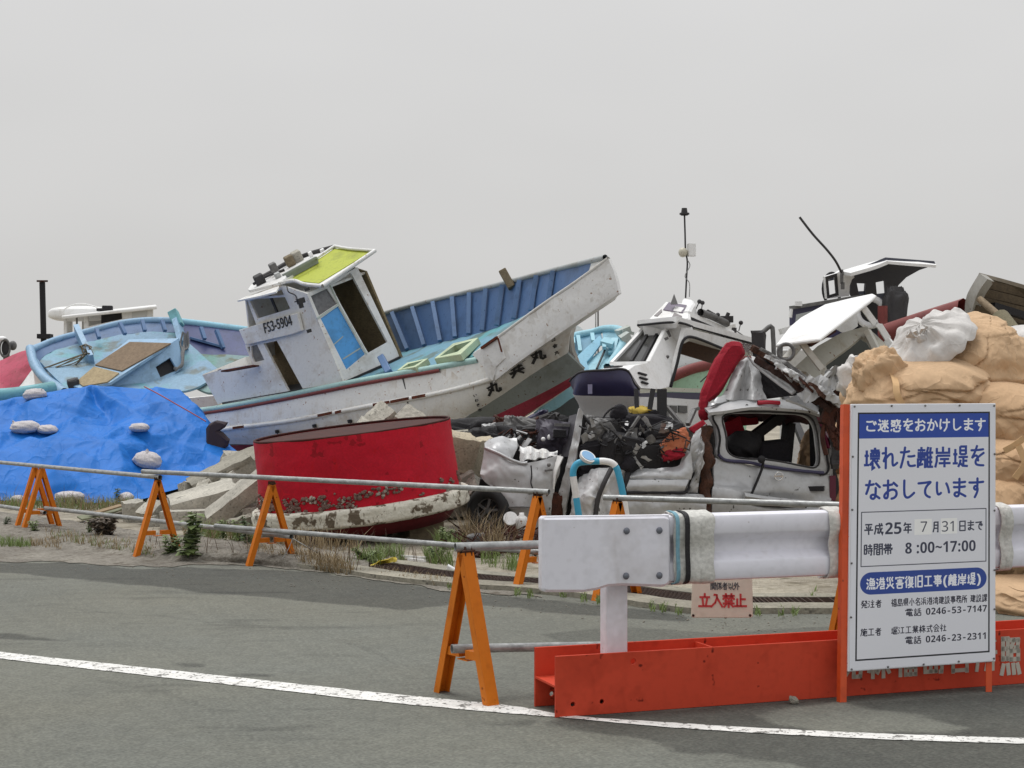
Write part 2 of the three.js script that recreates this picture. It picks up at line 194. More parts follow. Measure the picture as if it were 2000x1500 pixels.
// ---------------------------------------------------------------- lettering: strokes on a 10 x 10 square; [name, x, y, w, h] sets another glyph into a box
const GL = {
  water: [[2, 1, 8, 2.6], [0, 4, 7, 5.6], [1, 9.6, 8, 6.4]], earth: [[1, 3.5, 9, 3.5], [5, .3, 5, 9], [0, 9, 10, 9]],
  speech: [[4, 0, 6, 1], [0, 2.1, 10, 2.1], [1.5, 4, 8.5, 4], [1.5, 5.7, 8.5, 5.7], [1.5, 7.4, 1.5, 10], [1.5, 7.4, 8.5, 7.4, 8.5, 10], [1.5, 9.7, 8.5, 9.7]],
  tree: [[0, 3, 10, 3], [5, 0, 5, 10], [5, 3, 0, 8], [5, 3, 10, 8]], sun: [[1.4, 0, 1.4, 10], [1.4, .3, 8.6, .3, 8.6, 10], [1.4, 5, 8.6, 5], [1.4, 9.6, 8.6, 9.6]],
  mouth: [[0, .4, 0, 10], [0, .4, 10, .4, 10, 10], [0, 9.6, 10, 9.6]], field: [['mouth', 0, 0, 10, 10], [5, 0, 5, 10], [0, 5, 10, 5]],
  gate: [[.3, 0, .3, 10], [.3, .3, 4, .3, 4, 4.2], [.3, 2.2, 4, 2.2], [.3, 4.2, 4, 4.2], [6, .3, 9.7, .3, 9.7, 10], [6, .3, 6, 4.2], [6, 2.2, 9.7, 2.2], [6, 4.2, 9.7, 4.2]],
  bird: [[3, 0, 0, 4.4], [2, 3, 2, 10], [2, 2.8, 10, 2.8], [6, 2.8, 6, 9.6], [2, 5.1, 9, 5.1], [2, 7.3, 9, 7.3], [2, 9.6, 10, 9.6], [6.6, .2, 5.6, 2.8]],
  man: [[8, 0, 1, 5], [5, 3, 5, 10]], roof: [[5, 0, 5, 3], [0, 7, 0, 3, 10, 3, 9.6, 7]], heart: [[1, 5, 0, 9], [3, 3, 3, 8.5, 5, 9.7, 8, 9.5, 9, 7], [5, 1, 6, 4], [8, 2, 10, 6]],
  walk: [[1, 0, 2.5, 2], [0, 4, 2.5, 4, 2.5, 7.5], [0, 9.2, 2.5, 7.6, 5, 9.5, 10, 9.6]], stretch: [[.5, 1, 3, 1, 1, 4.5, 3, 4.5, .5, 9.4], [1, 6, 5, 9, 10, 9.6]],
  fire: [[5, 0, 5, 4, 0, 10], [5, 4, 10, 10], [1.6, 3, 2.4, 6], [9, 2.6, 7.2, 6]], self: [[1, 1, 9, 1, 9, 5, 1, 5], [1, 5, 1, 9, 9.6, 9, 9.6, 7]], dots: [[1, 0, 0, 10], [3.5, 0, 4, 10], [6.5, 0, 7, 10], [9, 0, 10, 10]],
  '工': [[1, 1.2, 9, 1.2], [5, 1.2, 5, 9], [0, 9, 10, 9]], '日': [['sun', 0, 0, 10, 10]], '月': [[2.2, .4, 2.2, 6, .6, 10], [2.2, .5, 8.2, .5, 8.2, 9.6, 6.6, 9.6], [2.2, 3.4, 8.2, 3.4], [2.2, 6.3, 8.2, 6.3]],
  '平': [[1, 1, 9, 1], [2.4, 2.5, 3.4, 5], [7.6, 2.5, 6.6, 5], [0, 5.8, 10, 5.8], [5, 1, 5, 10]], '成': [[1.4, 2.2, 9.6, 2.2], [1.4, 2.2, 1.4, 6, .2, 9.8], [1.4, 4.8, 4.4, 4.8, 4.2, 8.4, 3, 8.4], [5.6, 0, 6.6, 6, 9, 9.6, 9.8, 7.6], [9, 4, 5, 9.4], [7.4, .2, 8.8, 1.4]],
  '年': [[2.4, 0, .6, 3.2], [1.8, 1.8, 9.2, 1.8], [2.4, 4.2, 8.8, 4.2], [2.4, 4.2, 2.4, 7], [0, 7, 10, 7], [5.6, 1.8, 5.6, 10]], '二': [[1.5, 2.2, 8.5, 2.2], [0, 8.6, 10, 8.6]],
  '時': [['sun', 0, .6, 3.4, 8.4], [4.4, 1.8, 9.4, 1.8], [6.9, 0, 6.9, 4], [3.8, 4, 10, 4], [4, 6, 10, 6], [8.4, 4.4, 8.4, 9.6, 7, 9.6], [5, 7, 6, 8.6]], '間': [['gate', 0, 0, 10, 10], ['sun', 2.6, 5.2, 4.8, 4.6]],
  '帯': [[.6, 1.6, 9.4, 1.6], [2.4, 0, 2.4, 3.2, 7.6, 3.2, 7.6, 0], [5, 0, 5, 3.2], [.4, 6, .4, 4.4, 9.6, 4.4, 9.2, 6], [2, 9, 2, 6, 8, 6, 8, 8.8, 7, 8.8], [5, 4.6, 5, 10]],
  '迷': [['walk', 0, 0, 10, 10], [6.4, .4, 6.4, 8.2], [3.4, 3.6, 9.6, 3.6], [4, .8, 5, 2.6], [9, .6, 7.8, 2.6], [6.4, 3.8, 3.4, 7.6], [6.4, 3.8, 9.6, 7.4]],
  '惑': [[.6, 1.3, 9.6, 1.3], ['mouth', 1.2, 2.4, 3, 1.9], [.8, 5.6, 5, 5.2], [6, 0, 7, 4, 9, 5.8, 9.6, 4.6], [8.8, 2.2, 5.6, 5.8], ['heart', .6, 5.8, 9, 4.2]],
  '壊': [['earth', 0, 1, 3.4, 8], [4, 1.4, 9.8, 1.4], [6.9, 0, 6.9, 2.2], [4.4, 2.4, 9.4, 2.4, 9.4, 4, 4.4, 4, 4.4, 2.4], [6, 2.4, 6, 4], [7.8, 2.4, 7.8, 4], [3.8, 5.2, 10, 5.2], [6.6, 5.2, 3.6, 8.4], [5.4, 7, 5.4, 10, 7, 9.2], [9, 6, 7.4, 7], [6.4, 5.8, 10, 9.8]],
  '離': [[2.4, 0, 2.4, 1.6], [0, 1.6, 5, 1.6], [1.4, 2.4, 3.6, 4.2], [3.6, 2.4, 1.4, 4.2], [.6, 2.4, .6, 4.8, 4.4, 4.8, 4.4, 2.4], [2.4, 4.8, 2, 6], [.2, 10, .2, 6, 4.8, 6, 4.8, 9.6, 4, 9.6], [2.2, 6.4, 1.4, 8.6, 3.6, 8.2], ['bird', 5.4, 0, 4.6, 10]],
  '岸': [[5, 0, 5, 3], [1, .6, 1, 3, 9, 3, 9, .6], [1, 4.4, 9.8, 4.4], [1, 4.4, 1, 7, 0, 10], [3, 6, 9, 6], [2.2, 8, 10, 8], [6, 6, 6, 10]],
  '堤': [['earth', 0, 1, 3.4, 8], ['sun', 4.2, 0, 5.2, 4], [3.8, 5.2, 10, 5.2], [7, 5.2, 7, 9], [7, 7, 9.6, 7], [5.2, 6.4, 4.8, 8, 3.6, 10], [4.8, 8, 6.6, 9.4, 10, 9.6]],
  '漁': [['water', 0, 0, 2.8, 10], [5.2, 0, 3.4, 2.6], [5, 1.2, 8, 1.2, 7, 2.8], ['field', 4, 2.8, 5, 4], ['dots', 3.2, 7.8, 6.8, 2.2]],
  '港': [['water', 0, 0, 2.8, 10], [3.6, 1.8, 9.6, 1.8], [5.2, 0, 5.2, 3.8], [8, 0, 8, 3.8], [3.2, 3.8, 10, 3.8], [5, 3.8, 3.2, 7], [8, 3.8, 10, 6.6], ['self', 4.6, 5.4, 4.8, 4.6]],
  '災': [[2.4, 0, 1.2, 2, 2.4, 4], [5.2, 0, 4, 2, 5.2, 4], [8, 0, 6.8, 2, 8, 4], ['fire', .4, 4, 9.2, 6]],
  '害': [['roof', .4, 0, 9.2, 3.4], [2, 3.2, 8, 3.2], [2, 4.6, 8, 4.6], [.4, 6, 9.6, 6], [5, 2.2, 5, 6.8], ['mouth', 2.2, 7, 5.6, 3]],
  '復': [[2.4, 0, .2, 2.4], [2.6, 2.6, 0, 5.6], [1.6, 4.4, 1.6, 10], [5, 0, 3.6, 2.6], [4.6, 1.4, 10, 1.4], ['sun', 4.4, 2.6, 5, 3.4], [5.6, 6, 3.4, 8.4], [5.4, 7, 9, 7, 6.4, 9.2, 3.6, 10], [5, 7.8, 10, 10]],
  '旧': [[1.2, .4, 1.2, 10], ['sun', 3, 0, 7, 10]], '事': [[.4, 1.2, 9.6, 1.2], [5, 0, 5, 9.6, 3.8, 9.6], ['mouth', 2, 2, 6, 1.6], [1.4, 4.6, 8.6, 4.6, 8.6, 7.6, 1.4, 7.6], [0, 6.1, 10, 6.1]],
  '発': [[1.2, .8, 4, .8, 2.6, 3.2, 0, 5.2], [.8, 2, 2, 3], [9, .4, 7.4, 1.6], [9.8, 1.8, 7.6, 3], [6, .4, 10, 5], [2.2, 4.4, 7.8, 4.4], [1, 6.4, 9, 6.4], [3.8, 4.4, 3.6, 7.4, 1, 10], [6.2, 4.4, 6.2, 9.4, 9.4, 9.4, 9.6, 8]],
  '注': [['water', 0, 0, 2.8, 10], [6, 0, 7.2, 1.4], [4, 2.6, 9.6, 2.6], [4.4, 5.6, 9.2, 5.6], [6.8, 2.6, 6.8, 9.4], [3.4, 9.4, 10, 9.4]], '者': [[2, 1.6, 7, 1.6], [4.4, 0, 4.4, 3.6], [.4, 3.6, 9.6, 3.6], [8.6, .6, 4.6, 4.4, .4, 6.6], ['sun', 2.6, 5.2, 5.8, 4.8]],
  '福': [[1.8, 0, 2.6, 1.2], [.2, 2.2, 3.4, 2.2, 0, 6], [2, 4.4, 2, 10], [2.4, 5, 3.6, 6.2], [4.4, .6, 9.8, .6], ['mouth', 5.2, 1.8, 3.8, 2], ['field', 4.6, 5, 5, 5]],
  '島': [[5, 0, 4.4, 1], [2, 6.2, 2, 1, 8, 1, 8, 4.4, 2, 4.4], [2, 2.7, 8, 2.7], [2, 6.2, 9.6, 6.2, 9.2, 9.6, 8.4, 9.6], [.8, 7.2, .8, 9.4, 6.4, 9.4, 6.4, 7.2], [3.6, 6.6, 3.6, 9.4]],
  '県': [[3, .4, 8.4, .4, 8.4, 5, 3, 5, 3, .4], [3, 2, 8.4, 2], [3, 3.5, 8.4, 3.5], [1, 1.4, 1, 6.4, 9.6, 6.4], [5, 6.4, 5, 10], [3, 7.4, 1, 9.6], [7, 7.4, 9, 9.6]], '小': [[5, 0, 5, 9.6, 3.8, 9.2], [2.4, 3, .6, 7.4], [7.4, 3, 9.6, 7.2]],
  '名': [[4.6, 0, 1, 4.6], [4, 1.4, 8.4, 1.4, 5, 5.4, .4, 7.6], [3, 3, 5, 4.6], ['mouth', 3.6, 5.8, 5.4, 4.2]], '浜': [['water', 0, 0, 2.8, 10], [8.8, .4, 4.6, 1], [4.6, 1, 4.6, 6.4], [4.6, 3.4, 9.4, 3.4], [7.6, 3.4, 7.6, 6.4], [3.2, 6.6, 10, 6.6], [5.2, 7.4, 3.8, 9.8], [8, 7.4, 9.6, 9.8]],
  '湾': [['water', 0, 0, 2.8, 10], [6.6, 0, 6.6, 1.4], [3.4, 1.6, 10, 1.6], [5.8, 1.8, 5.6, 4], [7.6, 1.8, 7.6, 4], [4.2, 2.6, 3.4, 4], [9, 2.4, 10, 3.8], [4, 5, 9, 5, 9, 6.6, 4.4, 6.6, 4.4, 8.2, 9.4, 8.2, 9, 10, 7.8, 10]],
  '建': [['stretch', 0, 0, 10, 10], [3.8, 1.4, 9, 1.4, 9, 4.4, 3.8, 4.4], [3.2, 2.9, 10, 2.9], [3.8, 5.8, 9.2, 5.8], [3.4, 7.2, 9.8, 7.2], [6.4, 0, 6.4, 8.6]], '設': [['speech', 0, 0, 4, 10], [5.8, .4, 5.6, 2.4, 4.6, 4.2], [5.8, .6, 8.2, .6, 8.2, 3.4, 9.8, 3.4], [4.8, 5.2, 9, 5.2, 7.2, 8, 4.6, 10], [5.4, 6.4, 10, 10]],
  '務': [[.2, .6, 4, .6, 2.4, 2.4], [1.4, 1.6, 2.8, 2.6], [0, 3.4, 4.4, 3.4, 3.6, 4.8], [2.2, 3.4, 2.2, 8.4, 1.2, 8.4], [2.2, 4.4, 0, 7.4], [6, 0, 4.8, 2.6], [5.6, 1.2, 9.8, 1.2], [8.8, 1.2, 7.2, 3.6, 4.6, 5], [5.6, 2, 9.8, 5], [5, 6.6, 9.4, 6.6, 9, 9.6, 8, 9.6], [7, 5.4, 6.6, 8, 4.6, 10]],
  '所': [[.2, .8, 4.8, .8], [.8, 2.4, .8, 6, 0, 10], [.8, 2.6, 4.2, 2.6, 4.2, 5.4, .8, 5.4], [9.4, .4, 6, 1.4], [6, 1.4, 6, 5.6, 4.8, 10], [6, 4.4, 10, 4.4], [8.4, 4.4, 8.4, 10]], '課': [['speech', 0, 0, 4, 10], ['field', 4.8, .2, 4.8, 4], [4.4, 5.8, 10, 5.8], [7.2, 4.2, 7.2, 10], [7.2, 5.8, 4.4, 9], [7.2, 5.8, 10, 9]],
  '電': [[1.4, .4, 8.6, .4], [.2, 3, .2, 1.8, 9.8, 1.8, 9.6, 3], [5, .4, 5, 4], [2, 2.8, 3.8, 2.8], [6.2, 2.8, 8, 2.8], [1.6, 4.8, 8.4, 4.8, 8.4, 8, 1.6, 8, 1.6, 4.8], [1.6, 6.4, 8.4, 6.4], [5, 4.8, 5, 9.6, 9.8, 9.6, 9.8, 8.4]],
  '話': [['speech', 0, 0, 4, 10], [9.2, .2, 5, 1.2], [4.6, 3.6, 10, 3.6], [7.2, .8, 7.2, 6], ['mouth', 5, 6, 4.6, 4]], '施': [[2, 0, 2, 1.6], [0, 1.8, 4.4, 1.8], [1.6, 1.8, 1.6, 5, 0, 9.8], [1.6, 4, 4, 4, 3.8, 8.8, 2.6, 8.8], [6, 0, 4.6, 2.8], [5.6, 1.4, 10, 1.4], [4.8, 5, 9.4, 3.8, 9.2, 6.6, 8.6, 6.6], [7, 2.6, 7, 8], [5.4, 3, 5.4, 8.8, 6, 9.6, 9.8, 9.6, 9.8, 8]],
  '堀': [['earth', 0, 1, 3.2, 8], [4.2, .6, 9.6, .6, 9.6, 2.8, 4.2, 2.8], [4.2, .6, 4.2, 6, 3.4, 10], [7, 3.6, 7, 9.6], [5.4, 4.2, 5.4, 6.4, 8.8, 6.4, 8.8, 4.2], [5, 7.2, 5, 9.6, 9.4, 9.6, 9.4, 7.2]], '江': [['water', 0, 0, 2.8, 10], ['工', 3.4, .6, 6.6, 9]],
  '業': [[3.8, 0, 3.8, 1.8], [6.2, 0, 6.2, 1.8], [1.4, .6, 2.2, 1.8], [8.6, .6, 7.8, 1.8], [.4, 2.2, 9.6, 2.2], [3, 2.6, 3.6, 3.6], [7, 2.6, 6.4, 3.6], [1.2, 4, 8.8, 4], [1.6, 5.2, 8.4, 5.2], [.2, 6.6, 9.8, 6.6], [5, 4, 5, 10], [4.6, 6.8, .6, 9.6], [5.4, 6.8, 9.6, 9.6]],
  '株': [['tree', 0, 0, 3.8, 10], [5.4, .6, 4.4, 3.4], [5, 2, 9.4, 2], [4.2, 4.6, 10, 4.6], [7.2, 0, 7.2, 10], [7.2, 4.6, 4.2, 8.6], [7.2, 4.6, 10, 8.6]], '式': [[.4, 2.4, 9.8, 2.4], [6.4, 0, 7, 6, 9, 9.6, 9.8, 7.6], [8, .4, 9.2, 1.4], [1, 5, 5.6, 5], [3.2, 5, 3.2, 8.8], [.4, 9.2, 6, 8.4]],
  '会': [[5, 0, 0, 4.6], [5, 0, 10, 4.6], [2.6, 4, 7.4, 4], [1, 6, 9, 6], [4, 6, 2, 9.4, 8, 9], [6.6, 7.2, 9, 10]], '社': [[2, 0, 2.8, 1.2], [.2, 2.4, 3.6, 2.4, 0, 6.4], [2, 4.6, 2, 10], [2.4, 5.2, 3.8, 6.6], ['earth', 4.6, .8, 5.4, 9]],
  '関': [['gate', 0, 0, 10, 10], [3.8, 4.8, 4.4, 5.8], [6.4, 4.8, 5.8, 5.8], [3, 6.2, 7.2, 6.2], [2.4, 7.6, 7.8, 7.6], [5.1, 6.2, 4.8, 7.8, 2.6, 9.8], [5.2, 7.8, 7.6, 9.8]], '係': [['man', 0, 0, 3.4, 10], [9, .2, 4, 1], [6.6, .8, 4.8, 2.6, 7.4, 2.8], [8.6, 1.8, 4.2, 5, 9.6, 4.8], [6.8, 5, 6.8, 10], [5, 6.4, 3.8, 8.8], [8.4, 6.4, 9.8, 8.8]],
  '以': [[1.6, 1, 1.8, 8, 4.6, 6.6], [4, 1.6, 5, 3.6], [8.2, .6, 8, 5, 4.6, 9.8], [7.6, 6.4, 9.8, 9.8]], '外': [[2.8, 0, 0, 5], [2.4, 1.8, 5, 1.8, 3.4, 6.4, 0, 10], [1.8, 3.8, 3.6, 5.4], [7.2, 0, 7.2, 10], [7.2, 3.4, 10, 5.8]],
  '立': [[5, 0, 5, 2], [1, 2.4, 9, 2.4], [3, 3.6, 3.8, 8.8], [7.2, 3.4, 6, 8.8], [0, 9.2, 10, 9.2]], '入': [[3, .6, 5, .8, 5.4, 3, 10, 9.6], [5.2, 3, 3.6, 6.6, 0, 9.6]],
  '禁': [['tree', .2, 0, 4.6, 4.8], ['tree', 5.2, 0, 4.6, 4.8], [2, 5.6, 8, 5.6], [.4, 7.2, 9.6, 7.2], [5, 7.2, 5, 10], [2.8, 8, 1, 9.8], [7.2, 8, 9, 9.6]], '止': [[5, .4, 5, 9], [5, 4, 9, 4], [2, 4, 2, 9], [0, 9.2, 10, 9.2]],
  '丸': [[.6, 3, 7.4, 2.6, 7, 8.6, 8, 9.6, 9.8, 9.2, 9.8, 7.4], [4.2, 0, 4, 5, .4, 9.8], [1.4, 4.8, 4.6, 7]], '共': [[3, .4, 3.2, 6], [7, .2, 6.8, 6], [1, 2.8, 9, 2.6], [0, 6, 10, 5.8], [3.6, 6.8, .8, 9.8], [6.4, 6.8, 9.4, 9.6]],
  '照': [['sun', .4, 0, 3.6, 6], [5, .6, 9.2, .6, 8.8, 2.8, 7.6, 2.8], [7, .6, 5, 3], ['mouth', 5.4, 3.6, 3.8, 2.6], ['dots', .2, 7.6, 9.6, 2.4]],
};
const KANA = {
  'こ': [[2, 1.6, 5, 2, 8, 1.4], [2, 6, 1.6, 8.2, 4.4, 9.2, 8.8, 8.8]], 'ご': [[1.4, 1.8, 4, 2.2, 6.6, 1.6], [1.8, 5.6, 1, 8, 3.6, 9.2, 8.4, 8.8], [7.4, 2.8, 8.2, 4.2], [8.8, 2, 9.6, 3.4]],
  'を': [[1, 2, 5, 2.1, 8.6, 1.6], [4.6, 0, 3.4, 3, 1, 6, 3, 4.6, 5, 4.6, 5.4, 7], [9, 3.4, 5, 5.4, 3.4, 7.6, 4.4, 9.4, 8.8, 9.4]], 'お': [[.6, 2.6, 3.6, 2.7, 6, 2.2], [3.4, .2, 3.4, 6, 3.2, 9, 1.6, 9.2, .8, 8, 2, 6.4, 5.6, 4.6, 8.6, 5.2, 9.2, 7.4, 7.6, 9.2, 5.8, 9.4], [7, 1.4, 9.2, 3]],
  'か': [[.6, 3.2, 4, 3, 6.4, 3.4, 6, 7.4, 4.8, 9.4, 3.4, 8.6], [4, .4, 2.8, 5.4, .8, 9.2], [7.6, 2, 9, 3.6, 9.6, 6]], 'け': [[1.6, .6, .8, 4.4, 1.2, 9.2, 2, 7], [3.8, 3, 6.6, 3.1, 9.6, 2.7], [7.2, .4, 7.4, 5.4, 6.6, 8, 4.8, 9.8]],
  'し': [[2.6, .4, 2.4, 6.4, 3.4, 9, 6, 9.2, 9, 6.8]], 'ま': [[1.2, 2, 5, 2.2, 8.8, 1.8], [1.4, 4.4, 5, 4.6, 8.6, 4.2], [5, .2, 5.1, 8, 3.6, 9.4, 1.6, 8.6, 2, 7.2, 4.4, 7, 9, 9.2]],
  'す': [[.4, 2.2, 5, 2.4, 9.6, 2], [5.8, .2, 5.9, 5, 4.6, 6.2, 3.2, 5.2, 4.2, 3.8, 5.8, 4.6, 6, 7, 4, 9.8]], 'れ': [[2.4, .2, 2.4, 9.8], [.4, 2.8, 3.4, 2.2, .4, 7.6, 3.6, 4, 5.8, 2.8, 6.8, 4, 6.6, 8, 7.4, 9, 9.6, 7.4]],
  'た': [[.6, 2.4, 3, 2.6, 5.8, 2], [3.2, .2, 2.6, 4.6, .6, 9.6], [5.4, 4.4, 7.4, 4.6, 9.2, 4.2], [5.2, 7, 5.4, 8.6, 7.2, 9.2, 9.6, 8.8]], 'な': [[.6, 2.2, 3, 2.4, 5.4, 1.9], [3, .2, 2.4, 3.6, .8, 6.6], [7, 1.6, 9.4, 3.4], [6.8, 3.8, 6.9, 8, 5.4, 9.4, 3.6, 8.8, 3.8, 7.4, 6, 7, 9.2, 9]],
  'て': [[.6, 2, 5, 1.8, 9.4, 1.2, 6, 3.2, 4.6, 6, 5.6, 8.6, 8, 9.2]], 'い': [[1.4, 1.8, 1.2, 6, 2.4, 8.6, 4, 7.2], [7.6, 2.4, 9, 4.4, 9.4, 7]], 'で': [[.6, 2, 5, 1.8, 9.2, 1.2, 5.8, 3.2, 4.4, 6, 5.4, 8.6, 7.8, 9.2], [7, 4, 7.8, 5.4], [8.6, 3.4, 9.4, 4.8]],
};
function glyph(cx, ch, x, y, w, h, lw) {
  const kana = KANA[ch], g = kana || GL[ch]; if (!g) return;
  for (const s of g) {
    if (typeof s[0] === 'string') { glyph(cx, s[0], x + s[1] / 10 * w, y + s[2] / 10 * h, s[3] / 10 * w, s[4] / 10 * h, lw); continue; }
    const p = []; for (let i = 0; i < s.length; i += 2) p.push([x + s[i] / 10 * w, y + s[i + 1] / 10 * h]);
    cx.lineWidth = lw; cx.lineCap = kana ? 'round' : 'butt'; cx.lineJoin = kana ? 'round' : 'miter'; cx.beginPath(); cx.moveTo(...p[0]);
    if (kana && p.length > 2) { for (let i = 1; i < p.length - 1; i++) { const q = i === p.length - 2 ? p[i + 1] : [(p[i][0] + p[i + 1][0]) / 2, (p[i][1] + p[i + 1][1]) / 2]; cx.quadraticCurveTo(...p[i], ...q); } } else for (let i = 1; i < p.length; i++) cx.lineTo(...p[i]);
    cx.stroke();
  }
}
// a line of lettering between x0 and x1, centred on y; ASCII comes from the font
function line(cx, text, x0, x1, y, size, col, lw = .11, gap = .08) {
  const cells = [...text], wide = cells.map((c) => (c === ' ' ? .45 : c.charCodeAt(0) < 128 ? .62 : 1)), tot = wide.reduce((a, b) => a + b, 0), k = (x1 - x0) / tot; let x = x0;
  cx.strokeStyle = cx.fillStyle = col;
  cells.forEach((c, i) => { const w = wide[i] * k; if (c.charCodeAt(0) < 128) { if (c !== ' ') { cx.font = `bold ${size * 1.12}px sans-serif`; cx.textAlign = 'center'; cx.textBaseline = 'middle'; cx.save(); cx.translate(x + w / 2, y); const m = cx.measureText(c).width; cx.scale(Math.min(1.15, w * .96 / m), 1); cx.fillText(c, 0, size * .02); cx.restore(); } } else { const s = size * (1 - gap); glyph(cx, c, x + w * gap / 2 + w * .02, y - s / 2, w * (1 - gap) - w * .04, s, size * lw); } x += w; });
}
function canvas(w, h, draw) { const c = document.createElement('canvas'); c.width = w; c.height = h; const x = c.getContext('2d'); draw(x, w, h); const t = new THREE.CanvasTexture(c); t.colorSpace = THREE.SRGBColorSpace; t.magFilter = THREE.LinearFilter; return t; }
// ---------------------------------------------------------------- lettering as thin painted strokes lying on a surface: o origin, du right, dv down (unit vectors), n outwards
function strokeText(text, o, du, dv, n, size, { lw = .1, step = 1, wide = 1, brush = 0 } = {}) {
  const q = []; let k = 0;
  const put = (ch, x, y, w, h) => { for (const s of KANA[ch] || GL[ch] || []) { if (typeof s[0] === 'string') { put(s[0], x + s[1] / 10 * w, y + s[2] / 10 * h, s[3] / 10 * w, s[4] / 10 * h); continue; } for (let i = 0; i + 3 < s.length; i += 2) q.push([x + s[i] / 10 * w, y + s[i + 1] / 10 * h, x + s[i + 2] / 10 * w, y + s[i + 3] / 10 * h]); } };
  for (const ch of text) { put(ch, k * step * size, 0, size * wide, size); k++; }
  const at = (x, y) => o.clone().addScaledVector(du, x).addScaledVector(dv, y);
  const up = n.clone(); return merge(q.map(([a, b, c, d]) => { const e = rnd() * brush; const A = at(a, b), B = at(c, d), t = B.clone().sub(A).normalize().multiplyScalar(size * lw * .4); return bar(A.sub(t), B.add(t), size * lw * (1 + e), .003, up); }));
}
// ---------------------------------------------------------------- ground, road, gutter
const kerbPx = [[-500, 975], [-200, 1008], [0, 1036], [280, 1078], [632, 1116], [750, 1134], [882, 1148], [1000, 1156], [1100, 1165], [1190, 1177], [1280, 1190], [1349, 1198], [1475, 1199], [1616, 1199], [2000, 1199], [2600, 1197]];
const kerb = new THREE.CatmullRomCurve3([V(-60, 0, -60), ...kerbPx.map(([x, y]) => G(x, y)), V(30, 0, -11.9)], false, 'centripetal').getPoints(220);
const kerbN = kerb.map((p, i) => { const d = kerb[Math.min(i + 1, kerb.length - 1)].clone().sub(kerb[Math.max(i - 1, 0)]).normalize(); return V(d.z, 0, -d.x); });   // away from the road
function ribbon(o0, o1, y0, y1, jit = 0, from = -99) {
  const pos = [], idx = []; kerb.forEach((p, i) => { const n = kerbN[i]; for (const [o, y] of [[o0, y0], [o0, y1], [o1, y1], [o1, y0]]) { const q = p.clone().addScaledVector(n, o + jit * fbm(p.x * 2, o, p.z * 2)); pos.push(q.x, y, q.z); } });
  for (let i = 0; i < kerb.length - 1; i++) if (kerb[i].x > from) for (let k = 0; k < 3; k++) { const a = i * 4 + k, b = a + 1, c = b + 4, d = a + 4; idx.push(a, d, c, a, c, b); }
  const g = new THREE.BufferGeometry(); g.setAttribute('position', new THREE.Float32BufferAttribute(pos, 3)); g.setIndex(idx); return creased(g, .5);
}
const T2 = {
  dirt: tex(512, 5, (u, v) => { const g = fv(u, v, 5, 6), f = fv(u + .3, v, 120, 2), h = fv(u, v + .3, 30, 3); let c = mix([.52, .49, .44], [.70, .67, .60], clamp(g * 1.7 - .35)); c = mix(c, [.40, .37, .30], clamp((h - .6) * 3)); return c.map((x) => x + (f - .5) * .16); }),
  sand: tex(512, 2.5, (u, v) => { const g = fv(u, v, 5, 6), f = fv(u, v, 110, 2), h = fv(u + .6, v + .3, 24, 3); let c = mix([.50, .47, .42], [.65, .62, .56], clamp(g * 1.8 - .4)); c = mix(c, [.38, .34, .28], clamp((h - .58) * 3.2)); return c.map((x) => x + (f - .5) * .2); }),
  stone: tex(256, .22, (u, v) => fv(u, v, 28, 3), false),
};
const matDirt = M(0xffffff, { map: T2.dirt, roughness: .97, bumpMap: T2.stone, bumpScale: .012 }), matSand = M(lin(.74, .76, .80), { map: T2.sand, roughness: .98, bumpMap: T2.stone, bumpScale: .01 });
struct('ground', new THREE.PlaneGeometry(3000, 3000, 1, 1).rotateX(-Math.PI / 2).translate(0, -.32, -900), matDirt, 'bare grey-brown ground of the scrap yard');
{ // yard surface behind the gutter
  const sh = new THREE.Shape(); kerb.forEach((p, i) => { const q = p.clone().addScaledVector(kerbN[i], 1.0); i ? sh.lineTo(q.x, -q.z) : sh.moveTo(q.x, -q.z); }); sh.lineTo(60, 80); sh.lineTo(-60, 80);
  struct('yard_ground', new THREE.ShapeGeometry(sh).rotateX(-Math.PI / 2), matDirt, 'dirt of the scrap yard behind the gutter');
}
